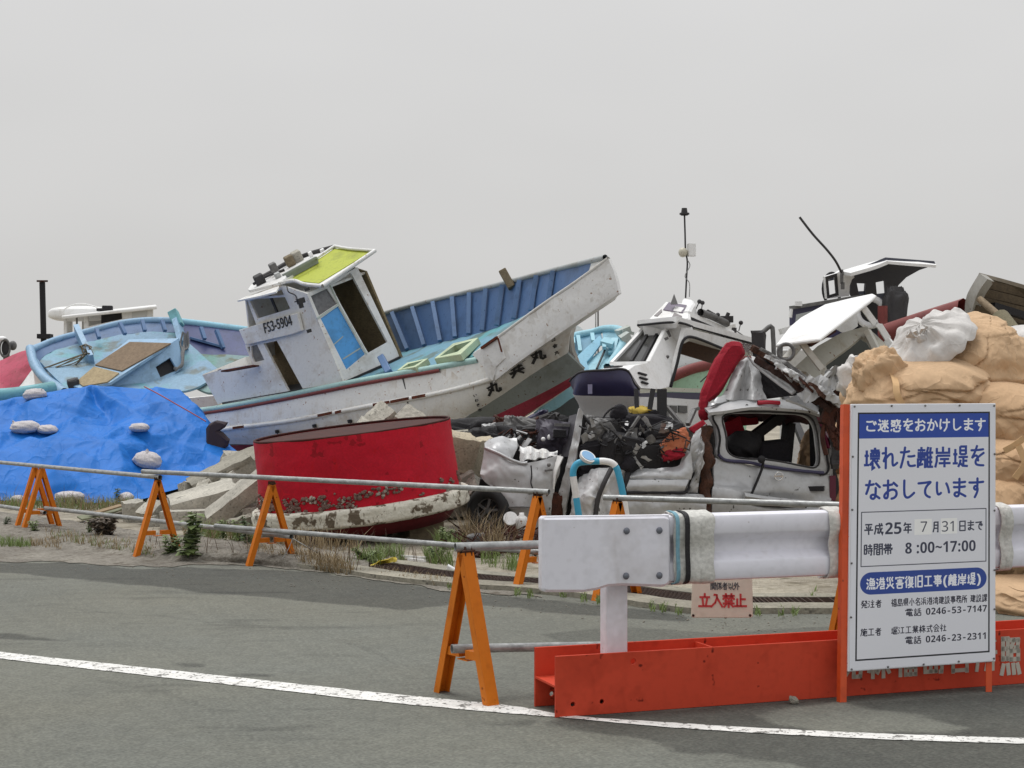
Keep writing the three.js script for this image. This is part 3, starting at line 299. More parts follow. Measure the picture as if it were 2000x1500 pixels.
{ // road: asphalt with repaired and damp patches
  const X0 = -10, D0 = 2.5, S = 20, N = 2048, c = document.createElement('canvas'); c.width = c.height = 1024; const x = c.getContext('2d'); x.fillStyle = '#808080'; x.fillRect(0, 0, 1024, 1024);
  const poly = (pts, tone) => { x.fillStyle = `rgb(${tone},${tone},${tone})`; x.beginPath(); pts.forEach(([a, b], i) => { const q = G(a, b), u = (q.x - X0) / S * 1024, v = (-q.z - D0) / S * 1024; i ? x.lineTo(u, v) : x.moveTo(u, v); }); x.fill(); };
  poly([[-200, 1090], [0, 1100], [122, 1100], [273, 1112], [350, 1108], [640, 1120], [880, 1156], [1100, 1172], [1190, 1184], [1350, 1206], [1350, 1216], [1180, 1206], [1060, 1196], [900, 1180], [850, 1186], [775, 1191], [700, 1183], [595, 1174], [385, 1157], [325, 1148], [262, 1142], [105, 1128], [60, 1120], [-200, 1112]], 40);
  poly([[1050, 1412], [1240, 1394], [1650, 1360], [2100, 1330], [2200, 1520], [1650, 1505], [1430, 1482], [1300, 1470], [1250, 1440], [1120, 1428]], 48);
  poly([[1480, 1402], [1640, 1372], [1800, 1398], [1900, 1420], [1780, 1428], [1600, 1424]], 130);
  poly([[1050, 1240], [1200, 1226], [1400, 1236], [1640, 1226], [1640, 1240], [1300, 1262], [1120, 1262]], 84);
  poly([[-100, 1240], [0, 1238], [80, 1246], [130, 1252], [60, 1250], [-100, 1246]], 40); poly([[330, 1294], [370, 1293], [380, 1302], [345, 1303]], 50); poly([[450, 1316], [520, 1319], [510, 1324], [460, 1322]], 40); poly([[930, 1410], [1060, 1402], [1010, 1416]], 70);
  x.strokeStyle = 'rgb(70,70,70)'; x.lineWidth = 1; for (const l of [[[60, 1180], [200, 1196], [330, 1204], [470, 1222], [560, 1226]], [[640, 1250], [700, 1262], [760, 1290], [800, 1300]], [[1150, 1440], [1300, 1452], [1420, 1470]], [[180, 1330], [330, 1352], [420, 1390], [560, 1402]]]) { x.beginPath(); l.forEach(([a, b], i) => { const q = G(a, b), u = (q.x - X0) / S * 1024, v = (-q.z - D0) / S * 1024; i ? x.lineTo(u, v) : x.moveTo(u, v); }); x.stroke(); }
  const D = x.getImageData(0, 0, 1024, 1024).data, at = (u, v) => D[(clamp(Math.round(v * 1023), 0, 1023) * 1024 + clamp(Math.round(u * 1023), 0, 1023)) * 4] / 255;
  const t = tex(N, 0, (u, v) => {
    const w = .012 * (fv(u, v, 40, 4) - .5), w2 = .012 * (fv(u + .5, v + .2, 40, 4) - .5); let m = 0; for (const [a, b] of [[-1, -1], [1, -1], [-1, 1], [1, 1]]) m += at(u + w + a * .0009, v + w2 + b * .0009); m /= 4;
    const g = fv(u, v, 14, 5), f = vn(u, v, 2048), f2 = fv(u + .4, v + .1, 300, 2), st = fv(u * .5 + .2, v * 2, 50, 4);
    let k = .41 + (g - .5) * .055 + (f - .5) * .10 + (f2 - .5) * .04 - (.502 - m) * .36; if (st > .66) k -= (st - .66) * .3;
    const warm = fv(u + .9, v + .4, 9, 4) - .5; return [k * (.995 + warm * .06), k * (1 + warm * .01), k * (.915 - warm * .06)];
  });
  t.wrapS = t.wrapT = THREE.ClampToEdgeWrapping;
  const inner = [], sh = new THREE.Shape(); kerb.forEach((p, i) => (i ? sh.lineTo(p.x, -p.z - .0) : sh.moveTo(p.x, -p.z))); sh.lineTo(40, 12); sh.lineTo(40, -20); sh.lineTo(-60, -20);
  const g = new THREE.ShapeGeometry(sh); g.rotateX(-Math.PI / 2); g.translate(0, 0, 0); // shape y -> -z
  const p = g.attributes.position, uv = new Float32Array(p.count * 2); for (let i = 0; i < p.count; i++) { uv[i * 2] = (p.getX(i) - X0) / S; uv[i * 2 + 1] = (-p.getZ(i) - D0) / S; } g.setAttribute('uv', new THREE.BufferAttribute(uv, 2));
  struct('road', g, M(0xffffff, { map: t, roughness: .93, bumpMap: (() => { const q = T2.stone.clone(); q.repeat.set(S / .35, S / .35); return q; })(), bumpScale: .005 }), 'worn grey asphalt road with darker repaired patches', true);
}
// edge line, worn
{ const up = [[-1500, 1103], [-700, 1188], [-300, 1234], [0, 1274], [250, 1301], [500, 1328], [750, 1355], [1000, 1380], [1120, 1399], [1300, 1412], [1500, 1424], [1750, 1435], [2000, 1443], [2400, 1455]], lo = [[-1500, 1109], [-700, 1197], [-300, 1246], [0, 1287], [250, 1316], [500, 1344], [750, 1372], [1000, 1395], [1090, 1402], [1300, 1421], [1500, 1434], [1750, 1446], [2000, 1454], [2400, 1466]];
  const A = new THREE.CatmullRomCurve3(up.map(([a, b]) => G(a, b))).getPoints(260), B = new THREE.CatmullRomCurve3(lo.map(([a, b]) => G(a, b))).getPoints(260), pos = [], idx = [];
  A.forEach((a, i) => { const b = B[i], e = .012 * fbm(a.x * 9, 1, a.z * 9), f = .012 * fbm(b.x * 9, 5, b.z * 9); pos.push(a.x, .004, a.z + e, b.x, .004, b.z + f); if (i) { const k = i * 2; idx.push(k - 2, k - 1, k + 1, k - 2, k + 1, k); } });
  const g = new THREE.BufferGeometry(); g.setAttribute('position', new THREE.Float32BufferAttribute(pos, 3)); g.setIndex(idx); g.computeVertexNormals();
  const t = tex(512, .9, (u, v) => { const h = fv(u, v, 40, 4), s = fv(u * .6, v, 9, 5), f = fv(u, v, 120, 2); let c = [.90, .895, .875].map((q) => q + (f - .5) * .08 - (s - .5) * .12); if (h > .62) c = mix(c, [.45, .44, .42], clamp((h - .62) * 9)); if (Math.abs(s - .5) < .006) c = [.5, .49, .47]; return c; });
  struct('road_marking', g, M(lin(.92, .92, .92), { map: t, roughness: .75 }), 'worn white edge line painted on the asphalt'); }
struct('kerb', ribbon(0, .32, -.26, .045, .03), M(lin(.40, .385, .33), { map: T.concrete, roughness: .95, bumpMap: T.concreteB, bumpScale: .01 }), 'pale worn concrete kerb along the road edge');
struct('gutter_rim', ribbon(.80, 1.02, -.26, .03, .03), M(lin(.38, .37, .32), { map: T.concrete, roughness: .95, bumpMap: T.concreteB, bumpScale: .01 }), 'pale concrete rim behind the drain grating');
struct('gutter_channel', ribbon(.31, .81, -.3, -.22), M(lin(.33, .32, .28), { map: T.concrete, roughness: .95 }), 'concrete drain channel under the grating');
{ // drain grating: bearing bars along, cross bars across
  const bars = []; for (let i = 60; i < kerb.length - 6; i++) { const p = kerb[i], q = kerb[i + 1]; if (q.x < -1.9 || p.x > 3.2) continue; for (let k = 0; k < 9; k++) { const o = .345 + k * .053; bars.push(bar(p.clone().addScaledVector(kerbN[i], o).setY(.012), q.clone().addScaledVector(kerbN[i + 1], o).setY(.012), .012, .03)); } const L = p.distanceTo(q), m = Math.max(1, Math.round(L / .09)); for (let j = 0; j < m; j++) { const a = p.clone().lerp(q, j / m), n = kerbN[i]; bars.push(bar(a.clone().addScaledVector(n, .33).setY(.018), a.clone().addScaledVector(n, .79).setY(.018), .012, .02)); } }
  const m = struct('drain_grating', merge(bars), M(lin(.13, .125, .115), { map: T.rust, roughness: .75, metalness: .3 }), 'dull steel drain grating between kerb and yard'); }
{ const pts = [[-400, 1020], [-400, 1062], [-100, 1084], [0, 1098], [120, 1097], [270, 1109], [420, 1103], [560, 1110], [700, 1129], [780, 1142], [880, 1156], [1000, 1163], [1060, 1166], [1000, 1152], [880, 1143], [750, 1128], [632, 1108], [280, 1068], [0, 1028]];
  const A = smooth(pts, 160).map(([x, y]) => { const q = G(x, y); q.x += .06 * fbm(q.x * 3, 0, q.z * 3); q.z += .25 * fbm(q.x * 2.2, 4, q.z * 2.2); return new THREE.Vector2(q.x, -q.z); });
  const g = new THREE.ShapeGeometry(new THREE.Shape(A)).rotateX(-Math.PI / 2).translate(0, .006, 0); struct('sand_verge', g, matSand, 'sandy grit washed up along the kerb'); }
{ // soil banked over the kerb on the left, thinning out to nothing on the road side
  const rows = [[[-300, 975, .05], [0, 1000, .07], [150, 1018, .06], [300, 1040, .07], [480, 1056, .06], [640, 1074, .05], [720, 1082, .02]], [[-300, 1000, .06], [0, 1030, .062], [150, 1050, .06], [300, 1074, .065], [480, 1090, .06], [640, 1102, .056], [720, 1112, .03]], [[-300, 1030, -.004], [0, 1062, -.004], [150, 1078, -.004], [300, 1094, -.004], [480, 1102, -.004], [640, 1118, -.004], [720, 1124, -.004]]].map((r) => r.map(([x, y, h]) => G(x, y, h)));
  const g = loft(rows, { nu: 120, nv: 40, thick: .02, amp: .02, freq: 3 }); struct('verge_dirt', g, matSand, 'sandy soil banked over the kerb'); }

// ---------------------------------------------------------------- trestle barricades and scaffold pipes
function makeTrestle(name, label) {
  const t = thing(name, label, 'barricade', V(0, 0, 0), 'orange trestles of the pipe barricade'), H = .79;
  for (const s of [-1, 1]) { // channel leg, open side inwards
    const a = V(0, H, s * .022), b = V(0, 0, s * .26), d = b.clone().sub(a).normalize(), inn = V(0, -d.z, d.y).multiplyScalar(s > 0 ? -1 : 1); if (inn.z * s > 0) inn.negate();
    part(t, 'leg', merge(bar(a, b, .072, .005, inn), bar(a.clone().addScaledVector(inn, .024).add(V(.0335, 0, 0)), b.clone().addScaledVector(inn, .024).add(V(.0335, 0, 0)), .005, .046, inn), bar(a.clone().addScaledVector(inn, .024).add(V(-.0335, 0, 0)), b.clone().addScaledVector(inn, .024).add(V(-.0335, 0, 0)), .005, .046, inn)), mat.orange);
  }
  part(t, 'crossbar', merge(bar(V(0, .245, -.172), V(0, .245, -.03), .05, .045, V(0, 1, 0)), bar(V(0, .245, .172), V(0, .245, .03), .05, .045), bar(V(0, .212, -.045), V(0, .212, .045), .05, .006)), mat.orange);
  part(t, 'pipe_cradle', merge(bar(V(-.02, .786, -.03), V(-.02, .786, .03), .006, .075), bar(V(.02, .786, -.03), V(.02, .786, .03), .006, .075), rod(V(-.04, .80, .028), V(.04, .80, .028), .006)), mat.rustSteel, 'dark steel cradle under the pipe');
  return t;
}
const trestles = [
  [-5.98, 19.25, .81, .58, 'orange steel trestle in front of blue tarpaulin, left one of the touching pair'], [-5.80, 18.95, .81, .58, 'orange steel trestle in front of blue tarpaulin, right one of the touching pair'], [-3.69, 16.0, .81, .58, 'orange trestle with leafy weed growing against its leg'], [-2.37, 15.15, .86, .5, 'orange trestle standing in front of the red drum'], [.22, 13.3, .75, .66, 'orange trestle in front of crushed fender beside guardrail end'], [.86, 12.55, .75, .66, 'orange trestle top showing above guardrail beside striped blue loop'], [-.25, 8.3, .59, -.81, 'nearest orange trestle on the asphalt beside end of red beam'], [2.05, 9.2, -.45, .9, 'orange trestle half hidden behind left edge of notice board'],
];
{ const t0 = makeTrestle('trestle', trestles[0][4]); trestles.forEach(([x, d, sx, sd, label], i) => { const o = i ? t0.clone() : t0; if (i) { o.name = numbered('trestle'); o.userData = { ...t0.userData, label }; scene.add(o); } o.position.set(x, 0, -d); o.rotation.set(0, Math.atan2(sx, -sd), 0); }); }
const ptOf = (i, h) => V(trestles[i][0], h, -trestles[i][1]);
const gp = 'scaffold pipes of the barricade';
function addPipe(a, b, label, over0 = .2, over1 = .2) { const d = b.clone().sub(a).normalize(); solo('scaffold_pipe', label, 'pipe', pipe(a.clone().addScaledVector(d, -over0), b.clone().addScaledVector(d, over1), .0245), mat.galv, gp); }
addPipe(V(-9.2, .825, -23.3), ptOf(2, .822), 'upper scaffold pipe running along front of blue tarpaulin', .2, .06);
addPipe(ptOf(2, .874).add(V(.02, 0, .03)), ptOf(4, .83), 'upper scaffold pipe crossing in front of the red drum', .25, .12);
addPipe(V(-9.2, .24, -23.3), ptOf(1, .245), 'lower scaffold pipe at far left ending at paired trestles', .2, .1);
addPipe(ptOf(1, .295).add(V(.1, 0, .05)), ptOf(3, .30), 'lower scaffold pipe between paired trestles and red drum', .1, .35);
addPipe(ptOf(3, .35).add(V(-.2, 0, -.02)), ptOf(4, .305), 'lower scaffold pipe passing below the red drum', .5, .25);
addPipe(ptOf(5, .82), V(2.75, .82, -11.55), 'scaffold pipe crossing in front of the wrecked silver van', .12, .1);
addPipe(ptOf(6, .80).add(V(0, 0.02, 0)), ptOf(7, .80), 'short upper pipe from nearest trestle into the guardrail end', .06, .2);
addPipe(ptOf(6, .27), V(.55, .235, -8.62), 'short low pipe on nearest trestle ending behind the red beam', .08, .0);

// ---------------------------------------------------------------- red H-section beam carrying the guardrail
const BO = V(.221, 0, -7.79), BD = V(2.69, 0, -.95).normalize(), BN = V(-.95, 0, -2.69).normalize(), BL = 4.6;   // along, and away from the viewer
const bp = (s, y, o = 0) => BO.clone().addScaledVector(BD, s).addScaledVector(BN, o).setY(y);
{
  const t = thing('steel_beam', 'red painted H-section steel beam lying on asphalt under the guardrail', 'beam', bp(BL / 2, 0, .15));
  const fl = (o) => { const pl = new Plane(bp(0, 0, o), bp(1, 0, o), bp(0, 1, o)); const circ = (s, y, r) => Array.from({ length: 14 }, (_, i) => bp(s + r * Math.cos(i / 7 * Math.PI), y + r * Math.sin(i / 7 * Math.PI), o)); return slab(pl, [bp(0, .001, o), bp(BL, .001, o), bp(BL, .312, o), bp(0, .312, o)], .015, { holes: [circ(.095, .062, .012), circ(.255, .066, .012), circ(.43, .262, .015)], bevel: .002 }); };
  part(t, 'front_flange', fl(0), mat.primer); part(t, 'rear_flange', fl(.30), mat.primer);
  part(t, 'web', bar(bp(0, .156, .158), bp(BL, .156, .158), .283, .011), mat.primer);
  for (const s of [.43, 2.1, 3.6]) part(t, 'stiffener', bar(bp(s + .5, .155, .158), bp(s + .51, .155, .158), .283, .28), mat.primer);
  const ink = M(lin(.50, .47, .40), { roughness: .8, map: T.white });
  // stencilled characters, set sideways along the beam; the notice board hides the upper part of the row
  part(t, 'stencil_lettering', merge(strokeText('照', bp(2.70, .265, -.002), BD, V(0, -1, 0), BN.clone().negate(), .20, { lw: .13, wide: .62 }), ...['発', '株', '福', '島', '日', '所'].map((c, i) => strokeText(c, bp(1.66 + i * .175, .265, -.002), BD, V(0, -1, 0), BN.clone().negate(), .17, { lw: .13, wide: .75 }))), ink, 'pale stencilled characters');
}
// ---------------------------------------------------------------- guardrail
{
  const t = thing('guardrail', 'white guardrail section with bolted rounded end plate on red beam', 'guardrail', bp(.6, 0, .15)), R0 = .06, top = 1.015, H = .36;
  const gw = MP(lin(.77, .765, .83), { roughness: .42, map: T.cleanPaint });
  const prof = [[0, .004], [.004, -.03], [.012, -.052], [.026, -.06], [.10, -.062], [.112, -.054], [.148, -.002], [.158, .006], [.202, .006], [.212, -.002], [.248, -.054], [.26, -.062], [.334, -.06], [.348, -.052], [.356, -.03], [.36, .004]];
  const pc = prof, rows = (s) => pc.map(([y, o]) => bp(s, top - H + y, R0 + o));
  part(t, 'rail', loft(pc.map((_, i) => [rows(.62)[i], rows(4.5)[i]]), { nu: 8, nv: 1, thick: .004, straight: true }), gw);
  // end plate
  const pl = new Plane(bp(0, 0, -.022), bp(1, 0, -.022), bp(0, 1, -.022)), c = (x, y) => [x, y];
  const out = [...arc(1066, 1016, 6, 6, 180, 270, 4), c(1170, 1009), c(1302, 1007), ...arc(1302, 1017, 9, 9, 270, 360, 3), c(1311, 1125), ...arc(1293, 1131, 18, 16, 0, 90, 4), c(1215, 1144), c(1188, 1146), c(1166, 1153), c(1140, 1157), ...arc(1068, 1149, 8, 8, 90, 180, 4)];
  const cap = part(t, 'end_plate', merge(slab(pl, out, .075, { bevel: .014 }), slab(pl, [c(1064, 1009), c(1306, 1006), c(1310, 1030), c(1062, 1030)], .06, { off: -.012 })), gw);
  const bm = M(lin(.16, .17, .20), { roughness: .45, metalness: .4 });
  for (const [x, y] of [[1224, 1037], [1288, 1036], [1223, 1125], [1288, 1124]]) part(cap, 'bolt', new THREE.SphereGeometry(.018, 12, 8).scale(1, 1, .6).applyMatrix4(new THREE.Matrix4().makeBasis(BD, V(0, 1, 0), BN.clone().negate()).setPosition(pl.at(x, y, .003))), bm);
  for (const s of [.385, 3.3]) part(t, 'post', bar(bp(s, .16, .15), bp(s, .97, .15), .125, .09, BN, .012), gw);
  for (const s of [.385, 3.3]) part(t, 'bracket', bar(bp(s, .84, .05), bp(s, .84, .12), .1, .2), gw);
  const cl = M(lin(.80, .79, .74), { map: T.fabric, roughness: .95, bumpMap: T.weave, bumpScale: .02 });
  const wrap = (s0, s1, sd) => { const ring = (s, k) => [[-.006, .02], [.004, -.03], [.03, -.046 + k], [.1, -.05 + k], [.18, -.036 - k], [.26, -.05 + k], [.335, -.046 + k], [.362, -.03], [.374, .02], [.375, .07], [.19, .10], [-.006, .07], [0, .012]].map(([y, o]) => bp(s + .006 * Math.sin(y * 40 + sd), top - H - .006 + y * 1.0, R0 - .028 + o)); return loft([ring(s0, .0), ring((s0 + s1) / 2, -.008), ring(s1, .0)], { nu: 40, nv: 10, thick: .006, amp: .006, freq: 6, ns: sd }); };
  const sAt = (px) => { const d = (px - CX) / FOC; return ((BO.x - .02) + d * (BO.z + .05)) / (d * -BD.z - BD.x) ; };
  part(t, 'cloth_wrap', wrap(sAt(1309), sAt(1388), 1), cl, 'pale cloth tied round the rail'); part(t, 'cloth_wrap', wrap(sAt(1614), sAt(1646), 5), cl); part(t, 'cloth_wrap', wrap(sAt(1950), sAt(1974), 9), cl);
  const band = (s, w, h, m, n) => part(t, n, loft([[0, w], [1, 0]].map(([k]) => [[-.005, -.01], [.02, -.062], [.185, -.072], [.35, -.062], [.375, -.01], [.38, .06]].map(([y, o]) => bp(s + k * w + .01 * Math.sin(y * 18), top - H - .004 + y, R0 - .03 + o))), { nu: 24, nv: 2, thick: .006 }), m);
  band(sAt(1327), .026, 1, mat.black, 'strap'); band(sAt(1309), .02, 1, M(lin(.24, .46, .56), { map: T.fabric, roughness: .9 }), 'blue_edge_strip');
}
// ---------------------------------------------------------------- notice board
{
  const BLc = P(1657, 1312, 8.20), BRc = P(1945, 1292, 8.50), TLc = P(1663, 789, 8.36);
  const R = BRc.clone().sub(BLc), U = TLc.clone().sub(BLc), n = R.clone().cross(U).normalize(), u = R.clone().normalize(), v = U.clone().normalize(), W = R.length(), Hh = U.length();
  const at = (a, b, o = 0) => BLc.clone().addScaledVector(R, a).addScaledVector(U, b).addScaledVector(n, o);
  const t = thing('notice_board', 'white construction notice board with blue Japanese lettering on orange frame', 'sign', at(.5, 0).setY(0));
  const navy = '#1f3d94', ink = '#1c1c30', tx = canvas(1160, 2048, (c, w, h) => {
    c.fillStyle = '#e2e3e9'; c.fillRect(0, 0, w, h); const X = (a) => a * w, Y = (b) => b * h;
    c.fillStyle = '#2347a4'; c.fillRect(X(.045), Y(.033), X(.91), Y(.096)); c.strokeStyle = '#17171f'; c.lineWidth = 12; c.strokeRect(X(.043), Y(.032), X(.914), Y(.932));
    line(c, 'ご迷惑をおかけします', X(.085), X(.935), Y(.080), Y(.052), '#f2f3f6', .125);
    line(c, '壊れた離岸堤を', X(.075), X(.935), Y(.205), Y(.088), navy, .105); line(c, 'なおしています', X(.085), X(.925), Y(.328), Y(.082), navy, .115);
    c.strokeStyle = '#3a3d4c'; c.lineWidth = 7; c.strokeRect(X(.07), Y(.41), X(.865), Y(.205));
    c.fillStyle = '#f4f4f2'; c.fillRect(X(.432), Y(.443), X(.12), Y(.06)); c.fillRect(X(.615), Y(.443), X(.115), Y(.06));
    line(c, '平成', X(.085), X(.222), Y(.475), Y(.047), '#34384c', .12); c.fillStyle = '#34384c'; c.textAlign = 'center'; c.textBaseline = 'middle'; c.font = `bold ${Y(.062)}px sans-serif`; c.fillText('25', X(.287), Y(.475)); line(c, '年', X(.352), X(.418), Y(.475), Y(.046), '#34384c', .12);
    c.font = `${Y(.055)}px sans-serif`; c.fillText('7', X(.497), Y(.473)); c.fillText('31', X(.672), Y(.475)); line(c, '月', X(.556), X(.606), Y(.475), Y(.044), '#34384c', .12); line(c, '日まで', X(.738), X(.915), Y(.475), Y(.042), '#34384c', .12);
    line(c, '時間帯', X(.085), X(.285), Y(.553), Y(.046), '#34384c', .115); c.font = `bold ${Y(.058)}px sans-serif`; c.save(); c.translate(X(.615), Y(.553)); c.scale(.93, 1); c.fillText('8 :00~17:00', 0, 0); c.restore();
    c.fillStyle = '#2a4797'; const r = Y(.042); c.beginPath(); c.arc(X(.065) + r, Y(.68), r, Math.PI / 2, Math.PI * 1.5); c.arc(X(.94) - r, Y(.68), r, -Math.PI / 2, Math.PI / 2); c.fill();
    line(c, '漁港災害復旧工事(離岸堤)', X(.105), X(.905), Y(.681), Y(.048), '#f0f1f6', .115);
    line(c, '発注者', X(.07), X(.215), Y(.757), Y(.031), ink, .11); line(c, '福島県小名浜港湾建設事務所 建設課', X(.275), X(.945), Y(.757), Y(.031), ink, .10);
    line(c, '電話 0246-53-7147', X(.37), X(.945), Y(.797), Y(.031), ink, .11, .12); line(c, '施工者', X(.07), X(.215), Y(.862), Y(.031), ink, .11); line(c, '堀江工業株式会社', X(.275), X(.66), Y(.862), Y(.031), ink, .10); line(c, '電話 0246-23-2311', X(.37), X(.945), Y(.902), Y(.031), ink, .11, .12);
  });
  const B = new THREE.Matrix4().makeBasis(u, v, n), mid = at(.5, .5);
  part(t, 'board', new RoundedBoxGeometry(W, Hh, .016, 2, .004).applyMatrix4(B.clone().setPosition(mid.clone().addScaledVector(n, -.010))), M(lin(.78, .79, .82), { roughness: .4 }));
  const face = rawpart(t, 'printed_sheet', new THREE.PlaneGeometry(W - .012, Hh - .012).applyMatrix4(B.clone().setPosition(mid)), M(0xffffff, { map: tx, roughness: .42 }), 'printed notice with blue and black lettering');
  for (const [a, b] of [[.02, .99], [.27, .992], [.5, .992], [.74, .992], [.985, .99], [.012, .8], [.012, .6], [.012, .4], [.012, .2], [.988, .8], [.988, .58], [.988, .35], [.988, .2], [.02, .008], [.26, .008], [.5, .008], [.74, .01], [.985, .012]]) part(t, 'rivet', new THREE.SphereGeometry(.006, 8, 5).translate(...at(a, b, .003).toArray()), mat.midGrey);
  const leg = (a, o) => { const top = at(a, 1, -.02), foot = at(a, 0, -.02); foot.addScaledVector(v, -(foot.y / v.y)); return merge(bar(top, foot, .036, .005, n), bar(top.clone().addScaledVector(u, o * .018).addScaledVector(n, -.016), foot.clone().addScaledVector(u, o * .018).addScaledVector(n, -.016), .005, .036, n)); };
  part(t, 'frame_leg', leg(-.018, -1), mat.vermilion); part(t, 'frame_leg', leg(.965, 1), mat.vermilion);
  for (const b of [.03, .5, .97]) part(t, 'frame_rail', bar(at(0, b, -.024), at(.965, b, -.024), .03, .005, v), mat.vermilion);
}
{ // small keep-out plate hung on the near pipe
  const pl = new Plane(P(1350, 1204, 8.62), P(1470, 1204, 8.66), P(1410, 1080, 8.74)), t = thing('keep_out_plate', 'small cream keep-out plate with red characters hanging below guardrail', 'sign', P(1410, 1206, 8.65));
  part(t, 'plate', slab(pl, [[1350, 1203], [1353, 1206], [1467, 1206], [1471, 1203], [1468, 1076], [1354, 1076]], .008, { bevel: .002 }), M(lin(.62, .55, .45), { map: T.white, roughness: .6 }));
  const du = pl.at(1460, 1170).sub(pl.at(1360, 1170)).normalize(), dv = pl.at(1410, 1200).sub(pl.at(1410, 1100)).normalize(), s = 22.5 / 3000 * 8.65;
  part(t, 'red_lettering', strokeText('立入禁止', pl.at(1365.5, 1160, .001), du, dv, pl.n, 26 / 3000 * 8.65, { lw: .15, step: .92, wide: .86 }), M(lin(.48, .03, .03), { roughness: .6 }), 'red characters'); 
  part(t, 'black_lettering', strokeText('関係者以外', pl.at(1388, 1138, .001), du, dv, pl.n, 13.5 / 3000 * 8.65, { lw: .11, step: .86, wide: .8 }), M(lin(.07, .07, .08), { roughness: .6 }), 'grey-black characters');
  for (const [x, y] of [[1354, 1202], [1465, 1202]]) part(t, 'eyelet', new THREE.SphereGeometry(.008, 8, 5).translate(...pl.at(x, y, .001).toArray()), mat.rust);
  for (const x of [1362, 1460]) part(t, 'wire', tube([pl.at(x, 1080, -.004), P(x, 1062, 8.72), P(x + 3, 1060, 8.8)], .003, 5), mat.galv);
}
{ // striped loop handle
  const t = thing('striped_loop', 'light blue and white striped steel loop with round reflector on top', 'bollard', P(1167, 1128, 14).setY(0)), D = 14, R = 6.6 / 3000 * D;
  const path = [[1150, 1134], [1131, 1010], [1121, 940], [1119, 925], [1122, 912], [1130, 904], [1142, 902], [1165, 901], [1182, 901], [1196, 905], [1204, 914], [1209, 930], [1216, 962], [1222, 1000], [1240, 1134]].map(([x, y]) => P(x, y, D)); path[0].y = path[14].y = 0;
  const cv = new THREE.CatmullRomCurve3(path, false, 'centripetal'), cyan = MP(lin(.05, .36, .56), { roughness: .4 });
  const stops = [0, .19, .31, .365, .40, .485, .515, .60, .66, .70, .80, 1], wht = [0, 1, 0, 0, 0, 1, 1, 0, 0, 1, 0];
  const seg = (a, b, w) => { const p = []; for (let i = 0; i <= 10; i++) p.push(cv.getPointAt(a + (b - a) * i / 10)); part(t, w ? 'white_band' : 'tube', new THREE.TubeGeometry(new THREE.CatmullRomCurve3(p), 14, R, 12), w ? mat.cleanWhite : cyan); };
  [[0, .30, 0], [.30, .38, 1], [.38, .515, 0], [.515, .58, 1], [.58, .70, 0], [.70, .775, 1], [.775, 1, 0]].forEach(([a, b, w]) => seg(a, b, w));
  const q = new THREE.Matrix4().makeRotationFromEuler(new THREE.Euler(.62, 0, -.4)); const c = P(1147, 893, D);
  const d = part(t, 'reflector_rim', new THREE.CylinderGeometry(.078, .07, .035, 24).applyMatrix4(q.clone().setPosition(c)), mat.cleanWhite);
  part(d, 'reflector_face', new THREE.CylinderGeometry(.062, .062, .004, 24).translate(0, .02, 0).applyMatrix4(q.clone().setPosition(c)), MP(lin(.22, .42, .66), { roughness: .15 }));
}
